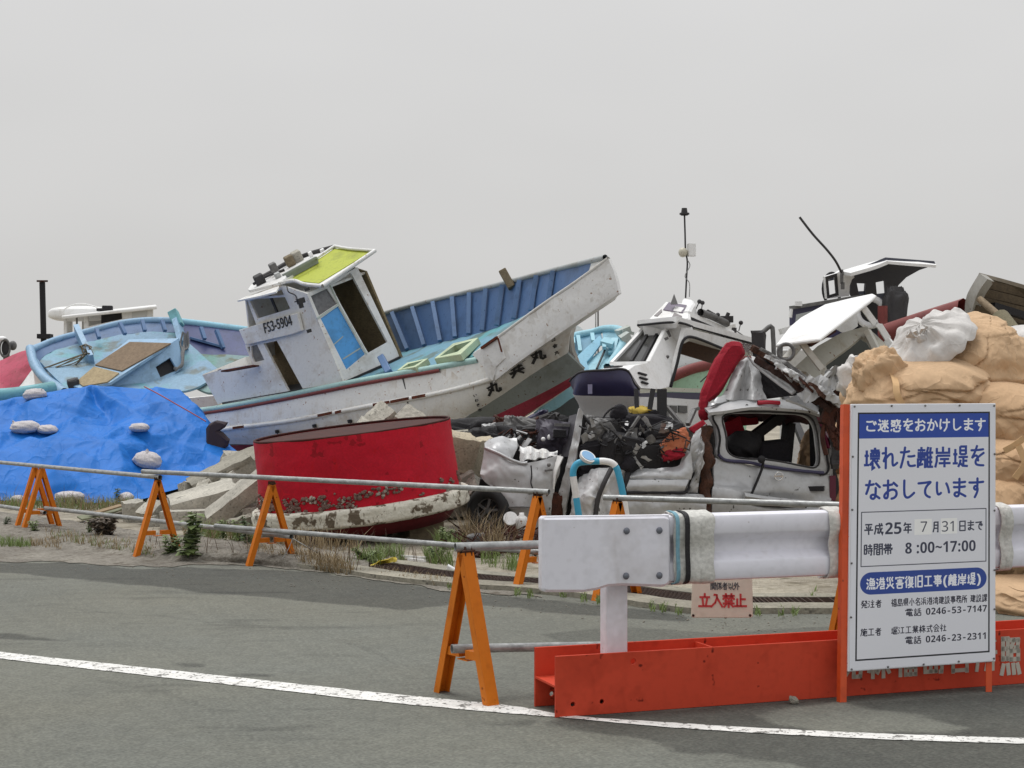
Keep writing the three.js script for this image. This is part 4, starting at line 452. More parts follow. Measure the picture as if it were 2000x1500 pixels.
// ---------------------------------------------------------------- big red drum with white fender ring
{
  const base = P(703, 1062, 17.9).setY(0), C = V(base.x, 0, -18.25), t = thing('red_drum', 'large red cylindrical float with chipped white fender ring lying tilted', 'drum', base);
  const tilt = new THREE.Matrix4().makeRotationFromEuler(new THREE.Euler(.05, 0, .115, 'ZXY')).setPosition(V(C.x, .24, C.z));
  const lathe = (pts, n = 96) => new THREE.LatheGeometry(pts.map((p) => new THREE.Vector2(...p)), n).applyMatrix4(tilt);
  const shell = new THREE.CylinderGeometry(1.165, 1.185, .86, 120, 40, true).translate(0, .62, 0); { const p = shell.attributes.position; for (let i = 0; i < p.count; i++) { const x = p.getX(i), y = p.getY(i), z = p.getZ(i), k = 1 + .012 * fbm(x * 1.2, y * 1.4, z * 1.2, 3) + .004 * fbm(x * 6, y * 6, z * 6, 2); p.setXYZ(i, x * k, y, z * k); } shell.computeVertexNormals(); }
  const redT = tex(1024, 1.9, (u, v) => { const g = fv(u, v, 4, 6), f = fv(u, v + .5, 120, 2), s = fv(u + .3, v * .35, 30, 3), d = fv(u + .6, v + .1, 14, 5); let c = [.93, .93, .93].map((q) => q + (f - .5) * .12 + (g - .5) * .18); c = mix(c, [.95, .86, .84], clamp((d - .6) * 4.5) * .5); if (s > .70) c = mix(c, [.95, .66, .62], clamp((s - .70) * 8) * .5); const sc = Math.abs(fv(u * .7, v, 7, 3) - .5); if (sc < .005) c = [1, .9, .88]; if (d < .27) c = mix(c, [.6, .5, .5], .5); return c; });
  part(t, 'shell', shell.applyMatrix4(tilt), MP(lin(.55, .005, .024), { map: redT, roughness: .6, specularIntensity: .5 }));
  const deck = new THREE.CircleGeometry(1.16, 64).rotateX(-Math.PI / 2); jitter(deck, .0, 1); part(t, 'top_plate', merge(deck.translate(0, 1.03, 0), new THREE.TorusGeometry(1.155, .014, 6, 96).rotateX(Math.PI / 2).translate(0, 1.05, 0)).applyMatrix4(tilt), M(lin(.16, .055, .05), { map: T.rust, roughness: .9 }), 'muddy top plate');
  part(t, 'lower_shell', lathe([[.6, -.16], [1.02, -.12], [1.14, .02], [1.16, .06]]), M(lin(.14, .006, .012), { map: T.red, roughness: .7 }));
  const ringG = new THREE.LatheGeometry(smooth([[1.15, .03], [1.24, .035], [1.285, .06], [1.29, .12], [1.29, .19], [1.275, .23], [1.22, .245], [1.15, .235]], 40, false).map((p) => new THREE.Vector2(...p)), 160); { const p = ringG.attributes.position; for (let i = 0; i < p.count; i++) { const x = p.getX(i), y = p.getY(i), z = p.getZ(i), q = .018 * fbm(x * 3, y * 5, z * 3) + .02 * Math.min(0, fbm(x * 7, y * 9, z * 7) + .12), r = Math.hypot(x, z); p.setXYZ(i, x * (1 + q / r), y + q * .4, z * (1 + q / r)); } ringG.computeVertexNormals(); }
  const ringT = tex(1024, 1.6, (u, v) => { const g = fv(u, v, 12, 5), f = fv(u, v, 90, 2), s = fv(u + .4, v * .3, 50, 3); let c = [.93, .92, .88].map((q) => q + (f - .5) * .1); const d = g + (f - .5) * .12; if (d > .61) c = mix(c, [.42, .37, .31], clamp((d - .61) * 14) * .95); if (s > .68) c = mix(c, [.4, .35, .3], clamp((s - .68) * 8) * .8); return c; });
  part(t, 'fender_ring', ringG.applyMatrix4(tilt), M(lin(.74, .73, .69), { map: ringT, roughness: .85, bumpMap: T.concreteB, bumpScale: .01 }), 'white ring with dark chipped patches');
  // barnacle and oyster crust round the lower wall
  const cr = [], crw = []; for (let i = 0; i < 1300; i++) { const a = rr(-.35, Math.PI + .35), hh = .27 + .16 * Math.pow(rnd(), 1.2) + .10 * fbm(Math.cos(a) * 2, 0, Math.sin(a) * 2); if (fbm(Math.cos(a) * 2.2 + 4, hh * 4, Math.sin(a) * 2.2) < -.12) continue; const s = rr(.008, .028), g = new THREE.IcosahedronGeometry(s, 0).scale(rr(.7, 1.4), rr(.5, 1.1), rr(.7, 1.4)).rotateY(rr(0, 6)).rotateX(rr(-1, 1)).translate(1.19 * Math.cos(a), hh, 1.19 * Math.sin(a)); (rnd() < .12 ? crw : cr).push(g); }
  const m1 = part(t, 'barnacle_crust', merge(cr).applyMatrix4(tilt), M(lin(.26, .17, .15), { map: T.concrete, roughness: .95, flatShading: true }), 'grey-brown barnacle crust'); m1.userData.kind = 'stuff';
  const m2 = part(t, 'pale_shells', merge(crw).applyMatrix4(tilt), M(lin(.52, .48, .44), { map: T.concrete, roughness: .9, flatShading: true }), 'pale broken shells'); m2.userData.kind = 'stuff';
  for (const [x, z] of [[-.75, .3], [.7, .2], [0, -.7]]) part(t, 'chock', boxAt(V(C.x + x, .075, C.z + z), .5, .24, .24, 0, x, 0), mat.oldWood);
}
// ---------------------------------------------------------------- broken concrete
function chunk(name, label, c, sx, sy, sz, rx, ry, rz, m = mat.concrete, rough = .03) {
  const g = new THREE.BoxGeometry(sx, sy, sz, 7, 7, 7), p = g.attributes.position, k = c.x * 3 + c.z;
  for (let i = 0; i < p.count; i++) { let x = p.getX(i) / sx * 2, y = p.getY(i) / sy * 2, z = p.getZ(i) / sz * 2; const e = [Math.abs(x), Math.abs(y), Math.abs(z)].sort()[1]; if (e > .99) { x *= .975; y *= .975; z *= .975; } const n = fbm(x * .7 + k, y * .7, z * .7 + k, 2) * rough * 2.2, n2 = fbm(x * 3 + k, y * 3, z * 3, 2) * rough * .35; p.setXYZ(i, x * sx / 2 * (1 + n) + n2, y * sy / 2 * (1 + n * .7) + n2, z * sz / 2 * (1 - n) - n2); }
  g.applyMatrix4(new THREE.Matrix4().makeRotationFromEuler(new THREE.Euler(rx, ry, rz)).setPosition(c)); g.computeVertexNormals();
  const q = creased(mergeVertices((g.deleteAttribute('uv'), g.deleteAttribute('normal'), g), 1e-4), .45);
  return solo(name, label, 'concrete', q, m, 'broken concrete lumps');
}
const cb = (px, py, D) => P(px, py, D);
chunk('concrete_block', 'long pale concrete slab leaning against left side of red drum', cb(463, 975, 19.2), .85, .2, .36, .3, .25, .62, mat.concrete);
chunk('concrete_block', 'big flat concrete lump in the rubble left of the slab', cb(400, 983, 20), .88, .34, .7, .15, .3, .22, mat.concrete);
chunk('concrete_block', 'low concrete block at foot of the rubble behind leafy weed', cb(372, 1016, 19.5), .72, .27, .5, 0, .1, .03, mat.concrete);
chunk('concrete_block', 'rounded white concrete lump at left end of the rubble', cb(262, 1000, 20.6), .26, .30, .3, .1, .5, .1, mat.concrete, .06);
chunk('concrete_block', 'small white concrete wedge beside the rounded lump', cb(302, 1005, 20.2), .3, .3, .3, .2, .9, .5, mat.concrete, .05);
chunk('concrete_block', 'grey rubble heap against the tarpaulin above the slab', cb(435, 935, 21.4), .9, .36, .6, .1, .4, .42, mat.concreteOld, .06);
chunk('concrete_block', 'grey rubble piece between tarpaulin and red drum', cb(478, 918, 21.8), .55, .4, .6, .3, .2, .3, mat.concreteOld, .06);
chunk('concrete_block', 'broken grey lump under the rubble heap', cb(420, 1000, 21.8), 1.3, .5, .8, 0, .3, .1, mat.concreteOld, .05);
{ let i = 0; for (const [px, py, D, s, lb] of [[330, 1000, 20.6, .2, 'small broken piece above the low concrete block'], [345, 985, 20.9, .18, 'small angular piece beside the big flat lump'], [450, 945, 20.9, .24, 'broken white piece on top of the leaning slab'], [405, 958, 20.6, .2, 'white piece on the big flat lump'], [480, 960, 20.2, .22, 'small piece between slab and drum'], [492, 1000, 19.2, .2, 'pale piece at foot of drum left edge'], [440, 1022, 19.2, .16, 'small piece in front of the slab foot'], [300, 1022, 19.8, .13, 'tiny white piece in front of the wedge'], [372, 965, 21.4, .26, 'white piece against tarpaulin edge'], [462, 905, 22.4, .3, 'white piece at top of rubble beside tarpaulin tip']]) { i++; chunk('concrete_block', lb, cb(px, py, D), s * 1.3, s * .8, s, i * .7, i * 1.3, i * .9, mat.concrete, .06); } }
chunk('concrete_block', 'dark lump at foot of drum behind orange trestle', cb(478, 1030, 18.6), .3, .26, .3, 0, .4, .2, mat.concreteOld, .08);
for (const [px, py, D, s, rx, ry, rz, label] of [
  [752, 828, 20.3, .36, .5, .6, .5, 'tilted grey concrete cube above middle of drum rim'], [796, 832, 20.2, .34, .6, -.5, -.35, 'pale concrete cube above right of drum rim'], [716, 850, 20.1, .3, .4, .2, .9, 'pale concrete wedge half sunk behind drum rim'], [893, 882, 19.7, .40, .3, .4, -.3, 'pale concrete lump touching drum edge on right'], [912, 897, 19.9, .38, .2, .9, .3, 'shaded concrete lump in gap right of drum'], [937, 893, 20.1, .42, .1, .2, .1, 'buff concrete block leaning beside crushed fender'], [905, 950, 19.8, .4, .4, .3, .4, 'grey concrete lump low beside drum ring'], [925, 935, 20.1, .34, .1, .5, .7, 'small grey concrete lump under buff block'], [932, 960, 19.5, .26, .7, .2, .8, 'thin pale concrete shard beside wheel arch'],
]) chunk('concrete_block', label, cb(px, py, D), s, s * 1.15, s, rx, ry, rz, px > 880 && py < 900 ? M(lin(.58, .52, .41), { map: T.concrete, roughness: .93, bumpMap: T.concreteB, bumpScale: .006 }) : mat.concrete, .035);
chunk('concrete_block', 'large grey concrete heap carrying the cubes behind the drum', cb(770, 930, 21.3), 2.2, 1.1, 1.2, .05, .1, .05, mat.concreteOld, .05);
chunk('concrete_block', 'grey concrete heap under lumps right of the drum', cb(918, 985, 21.9), .9, .9, 1.0, .05, .3, .05, mat.concreteOld, .06);

// ---------------------------------------------------------------- blue tarpaulin over a heap
{
  const C = [ // [photo x, y, distance] of points the sheet passes through: ridge, hollows, hem
    [-60, 800, 26.6], [0, 792, 26.4], [28, 776, 26.8], [60, 782, 26.4], [110, 770, 26.8], [150, 764, 27], [178, 752, 27.2], [235, 755, 27.6], [300, 757, 27.6], [350, 760, 27.6], [385, 790, 27.0], [412, 830, 26.6],
    [-60, 845, 25.6], [0, 842, 25.5], [60, 850, 25.4], [110, 835, 25.9], [150, 812, 26.3], [215, 800, 26.8], [260, 790, 27.0], [300, 815, 26.6], [350, 825, 26.4], [395, 850, 26.2],
    [215, 840, 26.2], [252, 842, 25.9], [292, 846, 25.9], [330, 850, 26.0], [290, 870, 25.7], [300, 880, 25.65], [345, 868, 25.9],
    [-60, 880, 24.9], [0, 880, 24.9], [60, 890, 24.9], [110, 892, 24.8], [130, 878, 24.95], [175, 862, 25.3], [205, 862, 25.3], [232, 866, 25.15], [245, 900, 24.9], [262, 900, 25.2], [300, 922, 25.1], [345, 915, 25.4], [400, 872, 25.95], [430, 890, 25.8], [462, 905, 25.9],
    [-60, 940, 24.4], [0, 945, 24.3], [60, 945, 24.35], [110, 950, 24.2], [160, 945, 24.25], [200, 900, 24.75], [215, 945, 24.3], [260, 925, 24.75], [280, 960, 24.4], [318, 938, 24.95], [360, 930, 25.2], [410, 922, 25.45], [480, 900, 25.9],
    [-60, 978, 24.05], [0, 976, 24.1], [60, 975, 24.1], [110, 974, 24.15], [160, 980, 24.0], [220, 983, 23.95], [262, 981, 23.95], [290, 970, 24.2], [318, 952, 24.6], [380, 938, 24.95], [440, 922, 25.3],
    [-150, 880, 26.6], [-150, 930, 25.2], [-190, 979, 24.9], [-200, 965, 26.8], [-180, 950, 29.2], [-100, 955, 30.2], [100, 948, 31.2], [300, 945, 31.4], [440, 948, 30],
    [-60, 820, 29.5], [100, 830, 30], [250, 830, 30], [380, 840, 29.5], [460, 900, 28],
  ].map(([x, y, D]) => P(x, y, D));
  const crease = (pts, lift) => { const cv = new THREE.CatmullRomCurve3(pts.map((q) => P(...q)), false, 'centripetal'), N = Math.round(cv.getLength() / .16); for (let i = 1; i < N; i++) { const p = cv.getPoint(i / N); p.y += lift * 1.7; if (!C.some((q) => Math.hypot(q.x - p.x, q.z - p.z) < .07)) C.push(p); } };
  crease([[178, 752, 27.2], [150, 812, 26.3], [122, 850, 25.6], [96, 880, 25.0]], .05); crease([[178, 752, 27.2], [196, 790, 26.8], [232, 822, 26.3]], -.07); crease([[178, 752, 27.2], [205, 775, 27.0], [262, 812, 26.6], [330, 850, 26.0]], .05); crease([[300, 757, 27.6], [330, 800, 26.8], [395, 850, 26.2]], .04); crease([[120, 835, 25.9], [60, 850, 25.4], [0, 845, 25.5]], -.05); crease([[28, 776, 26.8], [25, 820, 26.0], [10, 845, 25.5]], -.04); crease([[130, 878, 24.95], [175, 862, 25.3], [232, 866, 25.15]], .03); crease([[232, 866, 25.15], [240, 905, 24.85], [238, 950, 24.35]], .05); crease([[130, 878, 24.95], [118, 920, 24.5], [105, 960, 24.2]], .05); crease([[215, 842, 26.2], [250, 838, 25.95], [296, 844, 25.9]], .04); crease([[296, 844, 25.9], [288, 870, 25.6], [275, 895, 25.2]], .03); crease([[345, 868, 25.9], [400, 885, 25.85], [462, 905, 25.9]], .03); crease([[300, 922, 25.1], [350, 905, 25.5], [400, 900, 25.7]], -.04);
  // sheet stretched between the points: flat facets that meet in creases
  const big = 400, pt = [...C, V(-big, 0, -20), V(big, 0, -20 - big), V(big, 0, big)]; let tri = [[pt.length - 3, pt.length - 2, pt.length - 1]];
  const inCirc = (t, p) => { const [A, B, D] = t.map((i) => pt[i]), ax = A.x - p.x, az = A.z - p.z, bx = B.x - p.x, bz = B.z - p.z, dx = D.x - p.x, dz = D.z - p.z, o = (B.x - A.x) * (D.z - A.z) - (B.z - A.z) * (D.x - A.x), d = (ax * ax + az * az) * (bx * dz - dx * bz) - (bx * bx + bz * bz) * (ax * dz - dx * az) + (dx * dx + dz * dz) * (ax * bz - bx * az); return o > 0 ? d > 0 : d < 0; };
  C.forEach((p, i) => { const bad = tri.filter((t) => inCirc(t, p)), edge = []; bad.forEach((t) => [[0, 1], [1, 2], [2, 0]].forEach(([a, b]) => { const k = edge.findIndex(([c, d]) => c === t[b] && d === t[a] || c === t[a] && d === t[b]); k >= 0 ? edge.splice(k, 1) : edge.push([t[a], t[b]]); })); tri = tri.filter((t) => !bad.includes(t)); edge.forEach(([a, b]) => tri.push([a, b, i])); });
  tri = tri.filter((t) => t.every((i) => i < C.length)); const flatH = (x, z) => { for (const [a, b, c] of tri) { const A = pt[a], B = pt[b], D = pt[c], d = (B.z - D.z) * (A.x - D.x) + (D.x - B.x) * (A.z - D.z), u = ((B.z - D.z) * (x - D.x) + (D.x - B.x) * (z - D.z)) / d, v = ((D.z - A.z) * (x - D.x) + (A.x - D.x) * (z - D.z)) / d; if (u > -1e-6 && v > -1e-6 && u + v < 1.000001) return u * A.y + v * B.y + (1 - u - v) * D.y; } return -9; };
  const hgt = (x, z) => { let s = 0; const m = flatH(x, z); if (m < -1) return m; for (const [a, b] of [[.028, 0], [-.028, 0], [0, .028], [0, -.028]]) { const q = flatH(x + a, z + b); s += q < -1 ? m : q; } return .3 * m + .175 * s; };
  const peaks = [[P(178, 752, 27.2), 1], [P(300, 757, 27.6), .8], [P(205, 862, 25.3), .8], [P(28, 776, 26.8), .7], [P(345, 868, 25.9), .8], [P(232, 866, 25.15), .7]];
  const NX = 330, NZ = 240, x0 = -11.2, x1 = -4.25, z0 = -23.8, z1 = -31.4, pos = [], idx = [], ok = [];
  for (let j = 0; j <= NZ; j++) for (let i = 0; i <= NX; i++) {
    const t = j / NZ, x = x0 + (x1 - x0) * i / NX, z = z0 + (z1 - z0) * Math.pow(t, 1.15); let y = hgt(x, z);
    for (const [p, a] of peaks) { const dx = x - p.x, dz = z - p.z, r = Math.hypot(dx, dz), th = Math.atan2(dz, dx); y += a * .03 * Math.exp(-r * 1.3) * sstep(.03, .35, r) * n3(th * 2.3, r * .2, p.x); }
    y += .020 * (.3 - Math.abs(n3(x * .9 + z * .5, 2, z * .45 - x * .2))) + .010 * n3(x * 2.2 - z, 5, z * 1.4 + x * .6) + .004 * fbm(x * 6, 3, z * 5, 2);
    pos.push(x + .05 * fbm(x * 2, y * 2, z * 2), Math.max(y, .012 + .012 * fbm(x * 6, 0, z * 6)), z); const hem = P(0, 0, 1); ok.push(y > -.02 && (x < -4.9 || y > .28 - 0 * hem.x));
  }
  for (let j = 0; j < NZ; j++) for (let i = 0; i < NX; i++) { const a = j * (NX + 1) + i, b = a + 1, c = b + NX + 1, d = a + NX + 1; if (ok[a] && ok[b] && ok[c] && ok[d]) idx.push(a, b, c, a, c, d); }
  const g = new THREE.BufferGeometry(); g.setAttribute('position', new THREE.Float32BufferAttribute(pos, 3)); g.setIndex(idx); g.computeVertexNormals();
  const tarpT = tex(512, 1.4, (u, v) => { const g2 = fv(u, v, 5, 5), f = fv(u, v, 100, 2), s = fv(u + .2, v * .5, 26, 3); let k = .93 + (g2 - .5) * .16 + (f - .5) * .06; let c = [k, k, k]; if (s > .66) c = mix(c, [1, 1, 1], (s - .66) * 1.6); return c; });
  const t = thing('tarpaulin', 'bright blue tarpaulin draped in folds over a heap', 'tarpaulin', P(200, 980, 24.4).setY(0));
  const sheet = part(t, 'sheet', g, MP(lin(.014, .18, .63), { map: tarpT, roughness: .55, specularIntensity: .4, bumpMap: (() => { const q = T.crease.clone(); q.repeat.set(.42, .42); return q; })(), bumpScale: .014 }));
  const H = (px, py, D) => P(px, py, D);
  part(t, 'rope', tube([[285, 762, 27.3], [310, 775, 26.9], [345, 795, 26.6], [380, 815, 26.4], [405, 830, 26.3]].map((q) => H(...q).add(V(0, .06, .12))), .012, 6), M(lin(.34, .10, .10), { roughness: .9 }), 'thin red rope over the sheet');
  // sandbags holding it down
  const bagM = M(lin(.74, .70, .71), { map: T.fabric, roughness: .95, bumpMap: T.weave, bumpScale: .015 });
  const sand = (px, py, D, rx, ry, rz, rot, label, neck) => { let c = P(px, py, D); if (D > 24) for (let d = 23.6; d < 28.5; d += .02) { const q = P(px, py + ry * 60, d); if (hgt(q.x, q.z) > q.y) { c = P(px, py, d - .05); break; } } let g = new THREE.SphereGeometry(1, 32, 22); const p = g.attributes.position; for (let i = 0; i < p.count; i++) { let x = p.getX(i), y = p.getY(i), z = p.getZ(i); const q = 1 + .14 * fbm(x * 1.6 + px, y * 1.6, z * 1.6, 3) - .05 * Math.abs(fbm(x * 5 + px, y * 2, z * 5, 2)); x = Math.sign(x) * Math.pow(Math.abs(x), .8); p.setXYZ(i, x * q, (y < 0 ? y * .75 : y) * q, z * q); } g.scale(rx, ry, rz).rotateZ(rot).translate(c.x, c.y, c.z); g.computeVertexNormals(); if (neck) { const k = c.clone().add(V(neck[0], neck[1] - .03, .05)); g = merge(g, jitter(new THREE.ConeGeometry(.055, .09, 14, 5).rotateZ(neck[2]).translate(k.x, k.y, k.z), .03, 14)); } return solo('sandbag', label, 'sandbag', g, bagM, 'white sandbags on the blue tarpaulin'); };
  sand(49, 836, 25.15, .25, .125, .2, .05, 'grey-white sandbag at left on blue tarpaulin, larger of the pair', [-.18, .13, .3]); sand(93, 840, 25.3, .17, .09, .16, -.05, 'pinkish sandbag tucked right beside the larger left one'); sand(272, 836, 25.6, .17, .085, .15, 0, 'sandbag half sunk in hollow at middle of tarpaulin');
  sand(288, 901, 24.85, .23, .165, .2, -.15, 'plump knotted sandbag on lower front shelf of tarpaulin', [.0, .2, 0]); sand(68, 772, 26.7, .20, .12, .18, .12, 'white sandbag on top edge of tarpaulin at left', [.12, .11, -.4]); sand(136, 970, 23.95, .24, .085, .14, 0, 'sandbag on the ground at tarpaulin hem behind paired trestles'); sand(246, 973, 23.85, .12, .09, .12, .2, 'small sandbag on ground at hem near weed'); sand(36, 976, 23.9, .12, .07, .1, 0, 'little sandbag at hem left of paired trestles');
}
// driftwood stump sticking out beside the tarpaulin
{ const pl = new Plane(P(400, 880, 26.05), P(445, 880, 26.05), P(420, 820, 26.05)); solo('torn_sheet', 'ragged dark brown plastic scrap sticking out beside blue tarpaulin', 'scrap', jitter(slab(pl, [[400, 838], [408, 828], [420, 820], [430, 822], [443, 826], [438, 832], [427, 842], [432, 846], [447, 858], [444, 870], [430, 880], [424, 884], [424, 900], [404, 900], [402, 860]], .16, { bevel: .03 }), .05, 5), M(lin(.035, .022, .03), { roughness: .8 })); }
Object.assign(KANA, { 'き': [[1, 2, 4, 2, 8, 1.4], [1, 4.4, 5, 4.4, 8.6, 3.8], [3.4, .2, 5, 3, 6.4, 6], [2, 6.4, 2.6, 8.6, 7, 9.2]], 'わ': [[2.4, .2, 2.4, 9.8], [.4, 2.8, 3.4, 2.2, .4, 7.6, 4, 3.8, 7, 3.4, 9, 5.4, 8, 8, 5.4, 9.6]] });
GL['市'] = [[5, 0, 5, 1.6], [0, 1.8, 10, 1.8], [1.4, 9, 1.4, 4, 8.6, 4, 8.6, 8.6, 7.4, 8.6], [5, 1.8, 5, 10]];
const pr = (z, l) => l.map(([x, y, D]) => { const q = z(x, y); return P(q[0], q[1], D); });      // points given in a zoomed view
const pz = (z, l) => l.map(([x, y]) => z(x, y));
const pln = (z, a, b, c) => new Plane(...pr(z, [a, b, c]));
const z1 = zoom(0, 520, .25), z2 = zoom(380, 460, .25), z3 = zoom(760, 480, .25), zA = zoom(1100, 560, .12);
const grounded = (pts, dx = 0, dd = 0) => pts.map((p) => V(p.x + dx, 0, p.z - dd));

// ---------------------------------------------------------------- white boat in the middle, listing towards the road, bow up
{
  const DN = (px, d = 0) => 24.8 / (1 + (px - 1000) / 3000) + d, R = (l, d = 0) => l.map(([x, y]) => P(x, y, DN(x, d)));
  const t = thing('fishing_boat', 'stranded white fishing boat with wheelhouse and raised bow', 'boat', P(700, 960, 27).setY(0));
  const Tp = [[360, 806], [440, 795], [560, 773], [700, 745], [860, 717], [935, 703], [1010, 665], [1090, 612], [1192, 548]], S = [[360, 850], [440, 838], [560, 823], [700, 797], [860, 767], [935, 748], [1008, 705], [1080, 652], [1165, 592]], Mb = [[360, 862], [440, 854], [560, 846], [700, 828], [865, 803], [935, 777], [1004, 733], [1066, 685], [1118, 640]], L = [[360, 874], [440, 868], [560, 866], [700, 853], [870, 836], [930, 803], [1000, 758], [1060, 718], [1108, 690]], GR = [[360, 876], [440, 870], [560, 868], [700, 856], [872, 842], [926, 829], [1000, 796], [1070, 762], [1141, 722]], K = [[360, 892], [440, 886], [560, 884], [700, 876], [876, 864], [942, 852], [992, 834], [1035, 806], [1142, 737]];
  const hull = part(t, 'hull', loft([R(Tp), R(S, -.04), R(Mb, .12), R(L, .4)], { nu: 60, nv: 14, thick: .05, amp: .02, freq: .9 }), mat.boatWhite);
  part(hull, 'boot_stripe', loft([R(L, .4), R(GR, .75)], { nu: 60, nv: 4, thick: .05 }), mat.hullGrey, 'grey-green band above the red bottom');
  part(hull, 'bottom', loft([R(GR, .75), R(K, 1.2)], { nu: 60, nv: 4, thick: .05 }), mat.hullRed, 'faded red bottom paint');
  const kl = R(K.slice(1, 5), 1.2); part(hull, 'keel', loft([kl, kl.map((p) => V(p.x, p.y * .45, p.z - .5)), grounded(kl, .1, .9)], { nu: 30, nv: 6, thick: .25 }), mat.maroon);
  const farTop = pr((x, y) => [x, y], [[640, 650, 32.3], [760, 611, 30.5], [880, 580, 29.0], [980, 556, 27.6], [1080, 530, 25.9], [1182, 505, 23.5]]), farBot = pr((x, y) => [x, y], [[640, 712, 31.8], [782, 688, 30.0], [880, 664, 28.6], [960, 643, 27.5], [1060, 600, 25.9], [1165, 545, 23.9]]);
  part(hull, 'far_side', loft([farTop, farTop.map((p, i) => (i === 5 ? P(1114, 655, DN(1114, .35)) : V(p.x + .25, p.y - 1.1 + i * .06, p.z - .35))), R([[640, 880], [760, 870], [870, 862], [960, 846], [1030, 806], [1141, 738]], 1.25)], { nu: 40, nv: 6, thick: .05 }), mat.boatWhite);
  // far bulwark with frames
  const bw = part(t, 'far_bulwark', loft([farTop, farBot], { nu: 50, nv: 6, thick: .05, amp: .012, freq: 2 }), mat.bulwark, 'blue inner face of the far bulwark');
  const ft = new THREE.CatmullRomCurve3(farTop), fb = new THREE.CatmullRomCurve3(farBot), off = V(-.04, .02, .05);
  for (let i = 0; i < 10; i++) { const k = .215 + i * .066; part(bw, 'rib', bar(ft.getPoint(k).lerp(fb.getPoint(k), .06).add(off), fb.getPoint(k + .018).add(off), .075, .07, V(0, 0, 1)), mat.bulwark2); }
  part(bw, 'cap_rail', tube(farTop.map((p) => p.clone().add(V(0, .02, .0))), .045, 8, 40), M(lin(.40, .42, .42), { map: T.whiteRust, roughness: .7 }), 'weathered grey cap rail');
  part(t, 'samson_post', bar(P(1000, 562, 27.2), P(981, 528, 27.3), .14, .15, V(0, 0, 1), .015), mat.oldWood, 'grey wooden post');
  // deck and hatches
  const dn = R([[640, 752], [720, 742], [790, 730], [860, 715], [940, 690], [1010, 655]], .25);
  const deck = part(t, 'deck', loft([farBot, dn], { nu: 40, nv: 10, thick: .05, amp: .02, freq: 2 }), M(lin(.155, .34, .43), { map: T.deck, roughness: .65 }), 'worn teal deck');
  const dp = new Plane(P(782, 690, 30), P(960, 645, 27.5), P(800, 728, 27)), hatch = (o, i) => { part(deck, 'hatch_coaming', slab(dp, pz(z3, o), .12, { holes: [pz(z3, i)], off: .14, bevel: .008 }), mat.paleGreen, 'pale green hatch coaming'); part(deck, 'hatch_well', slab(dp, pz(z3, i), .02, { off: .045 }), M(lin(.05, .10, .06), { roughness: .8 })); };
  hatch([[352, 880], [500, 762], [694, 716], [556, 846]], [[392, 866], [512, 778], [652, 738], [534, 828]]); hatch([[62, 972], [140, 912], [302, 878], [205, 946]], [[90, 962], [150, 922], [270, 892], [196, 938]]);
  // near bulwark at the bow and its torn end
  const bt = [[928, 691], [990, 647], [1060, 596], [1130, 548], [1189, 505]], bb = [[968, 742], [1012, 708], [1076, 663], [1142, 618], [1209, 573]];
  const nb = part(t, 'bow_bulwark', loft([R(bt, -.16), R(bt.map((p, i) => [(p[0] + bb[i][0]) / 2 + 2, (p[1] + bb[i][1]) / 2]), -.175), R(bb, -.16)], { nu: 40, nv: 8, thick: .06, amp: .014, freq: 2 }), mat.white, 'white bow bulwark');
  part(nb, 'cap_rail', tube(R(bt, -.13), .035, 8, 40), M(lin(.60, .60, .58), { map: T.whiteRust, roughness: .6 }));
  part(nb, 'lower_lip', loft([R(bb, -.16), R(bb.map(([x, y]) => [x - 8, y + 13]), .12)], { nu: 30, nv: 2, thick: .05 }), mat.white);
  const sp = new Plane(P(928, 692, DN(928, -.22)), P(1000, 650, DN(1000, -.22)), P(960, 740, DN(960, -.2)));
  part(nb, 'torn_panel', jitter(slab(sp, pz(z3, [[655, 848], [690, 815], [725, 802], [850, 712], [870, 780], [905, 880], [835, 950], [828, 1010], [800, 1048], [765, 1030], [740, 960], [700, 900]]), .05, { bevel: .008 }), .03, 3), mat.white, 'torn white panel at the broken bulwark');
  part(nb, 'rust_edge', merge(bar(...pr(z3, [[722, 800, DN(942, -.25)], [845, 715, DN(972, -.25)]]), .04, .04), bar(...pr(z3, [[850, 720, DN(972, -.26)], [880, 830, DN(980, -.26)]]), .03, .01)), mat.rustStain, 'rust along the torn edge');
  // gunwale, rubbing strake, drain marks
  part(hull, 'gunwale', tube(R(Tp.slice(0, 6), .03), .06, 8, 60), mat.tealPale, 'pale teal gunwale'); part(hull, 'guard_strip', tube(R(Tp.slice(0, 5).map(([x, y]) => [x, y + 6]), -.03), .035, 6, 60), mat.maroon, 'dark red strip under the gunwale');
  part(hull, 'rubbing_strake', tube(R([...S.slice(0, 6), [966, 738]], -.06), .042, 8, 60), mat.boatWhite);
  for (const [a, b] of [[[456, 836], [478, 833]], [[622, 812], [650, 806]], [[656, 806], [668, 803]], [[730, 791], [762, 785]], [[764, 785], [800, 778]], [[806, 777], [832, 772]]]) part(hull, 'rust_patch', bar(P(...a, DN(a[0], -.09)), P(...b, DN(b[0], -.09)), .05, .05), mat.rustStain, 'bare rusty patch on the strake');
  for (const [x, y] of [[541, 843], [614, 832], [683, 823], [755, 807]]) part(hull, 'scupper', merge(boxAt(P(x, y, DN(x, .0)), .05, .06, .09, 0, .5, .2), bar(P(x + 1, y + 3, DN(x, .0)), P(x + 8, y + 20, DN(x, .12)), .012, .01)), mat.black);
  for (const [a, b] of [[[784, 730], [796, 772]], [[795, 778], [800, 815]]]) part(hull, 'seam', bar(P(...a, DN(a[0], -.035)), P(...b, DN(b[0], -.03)), .014, .02), mat.darkGrey);
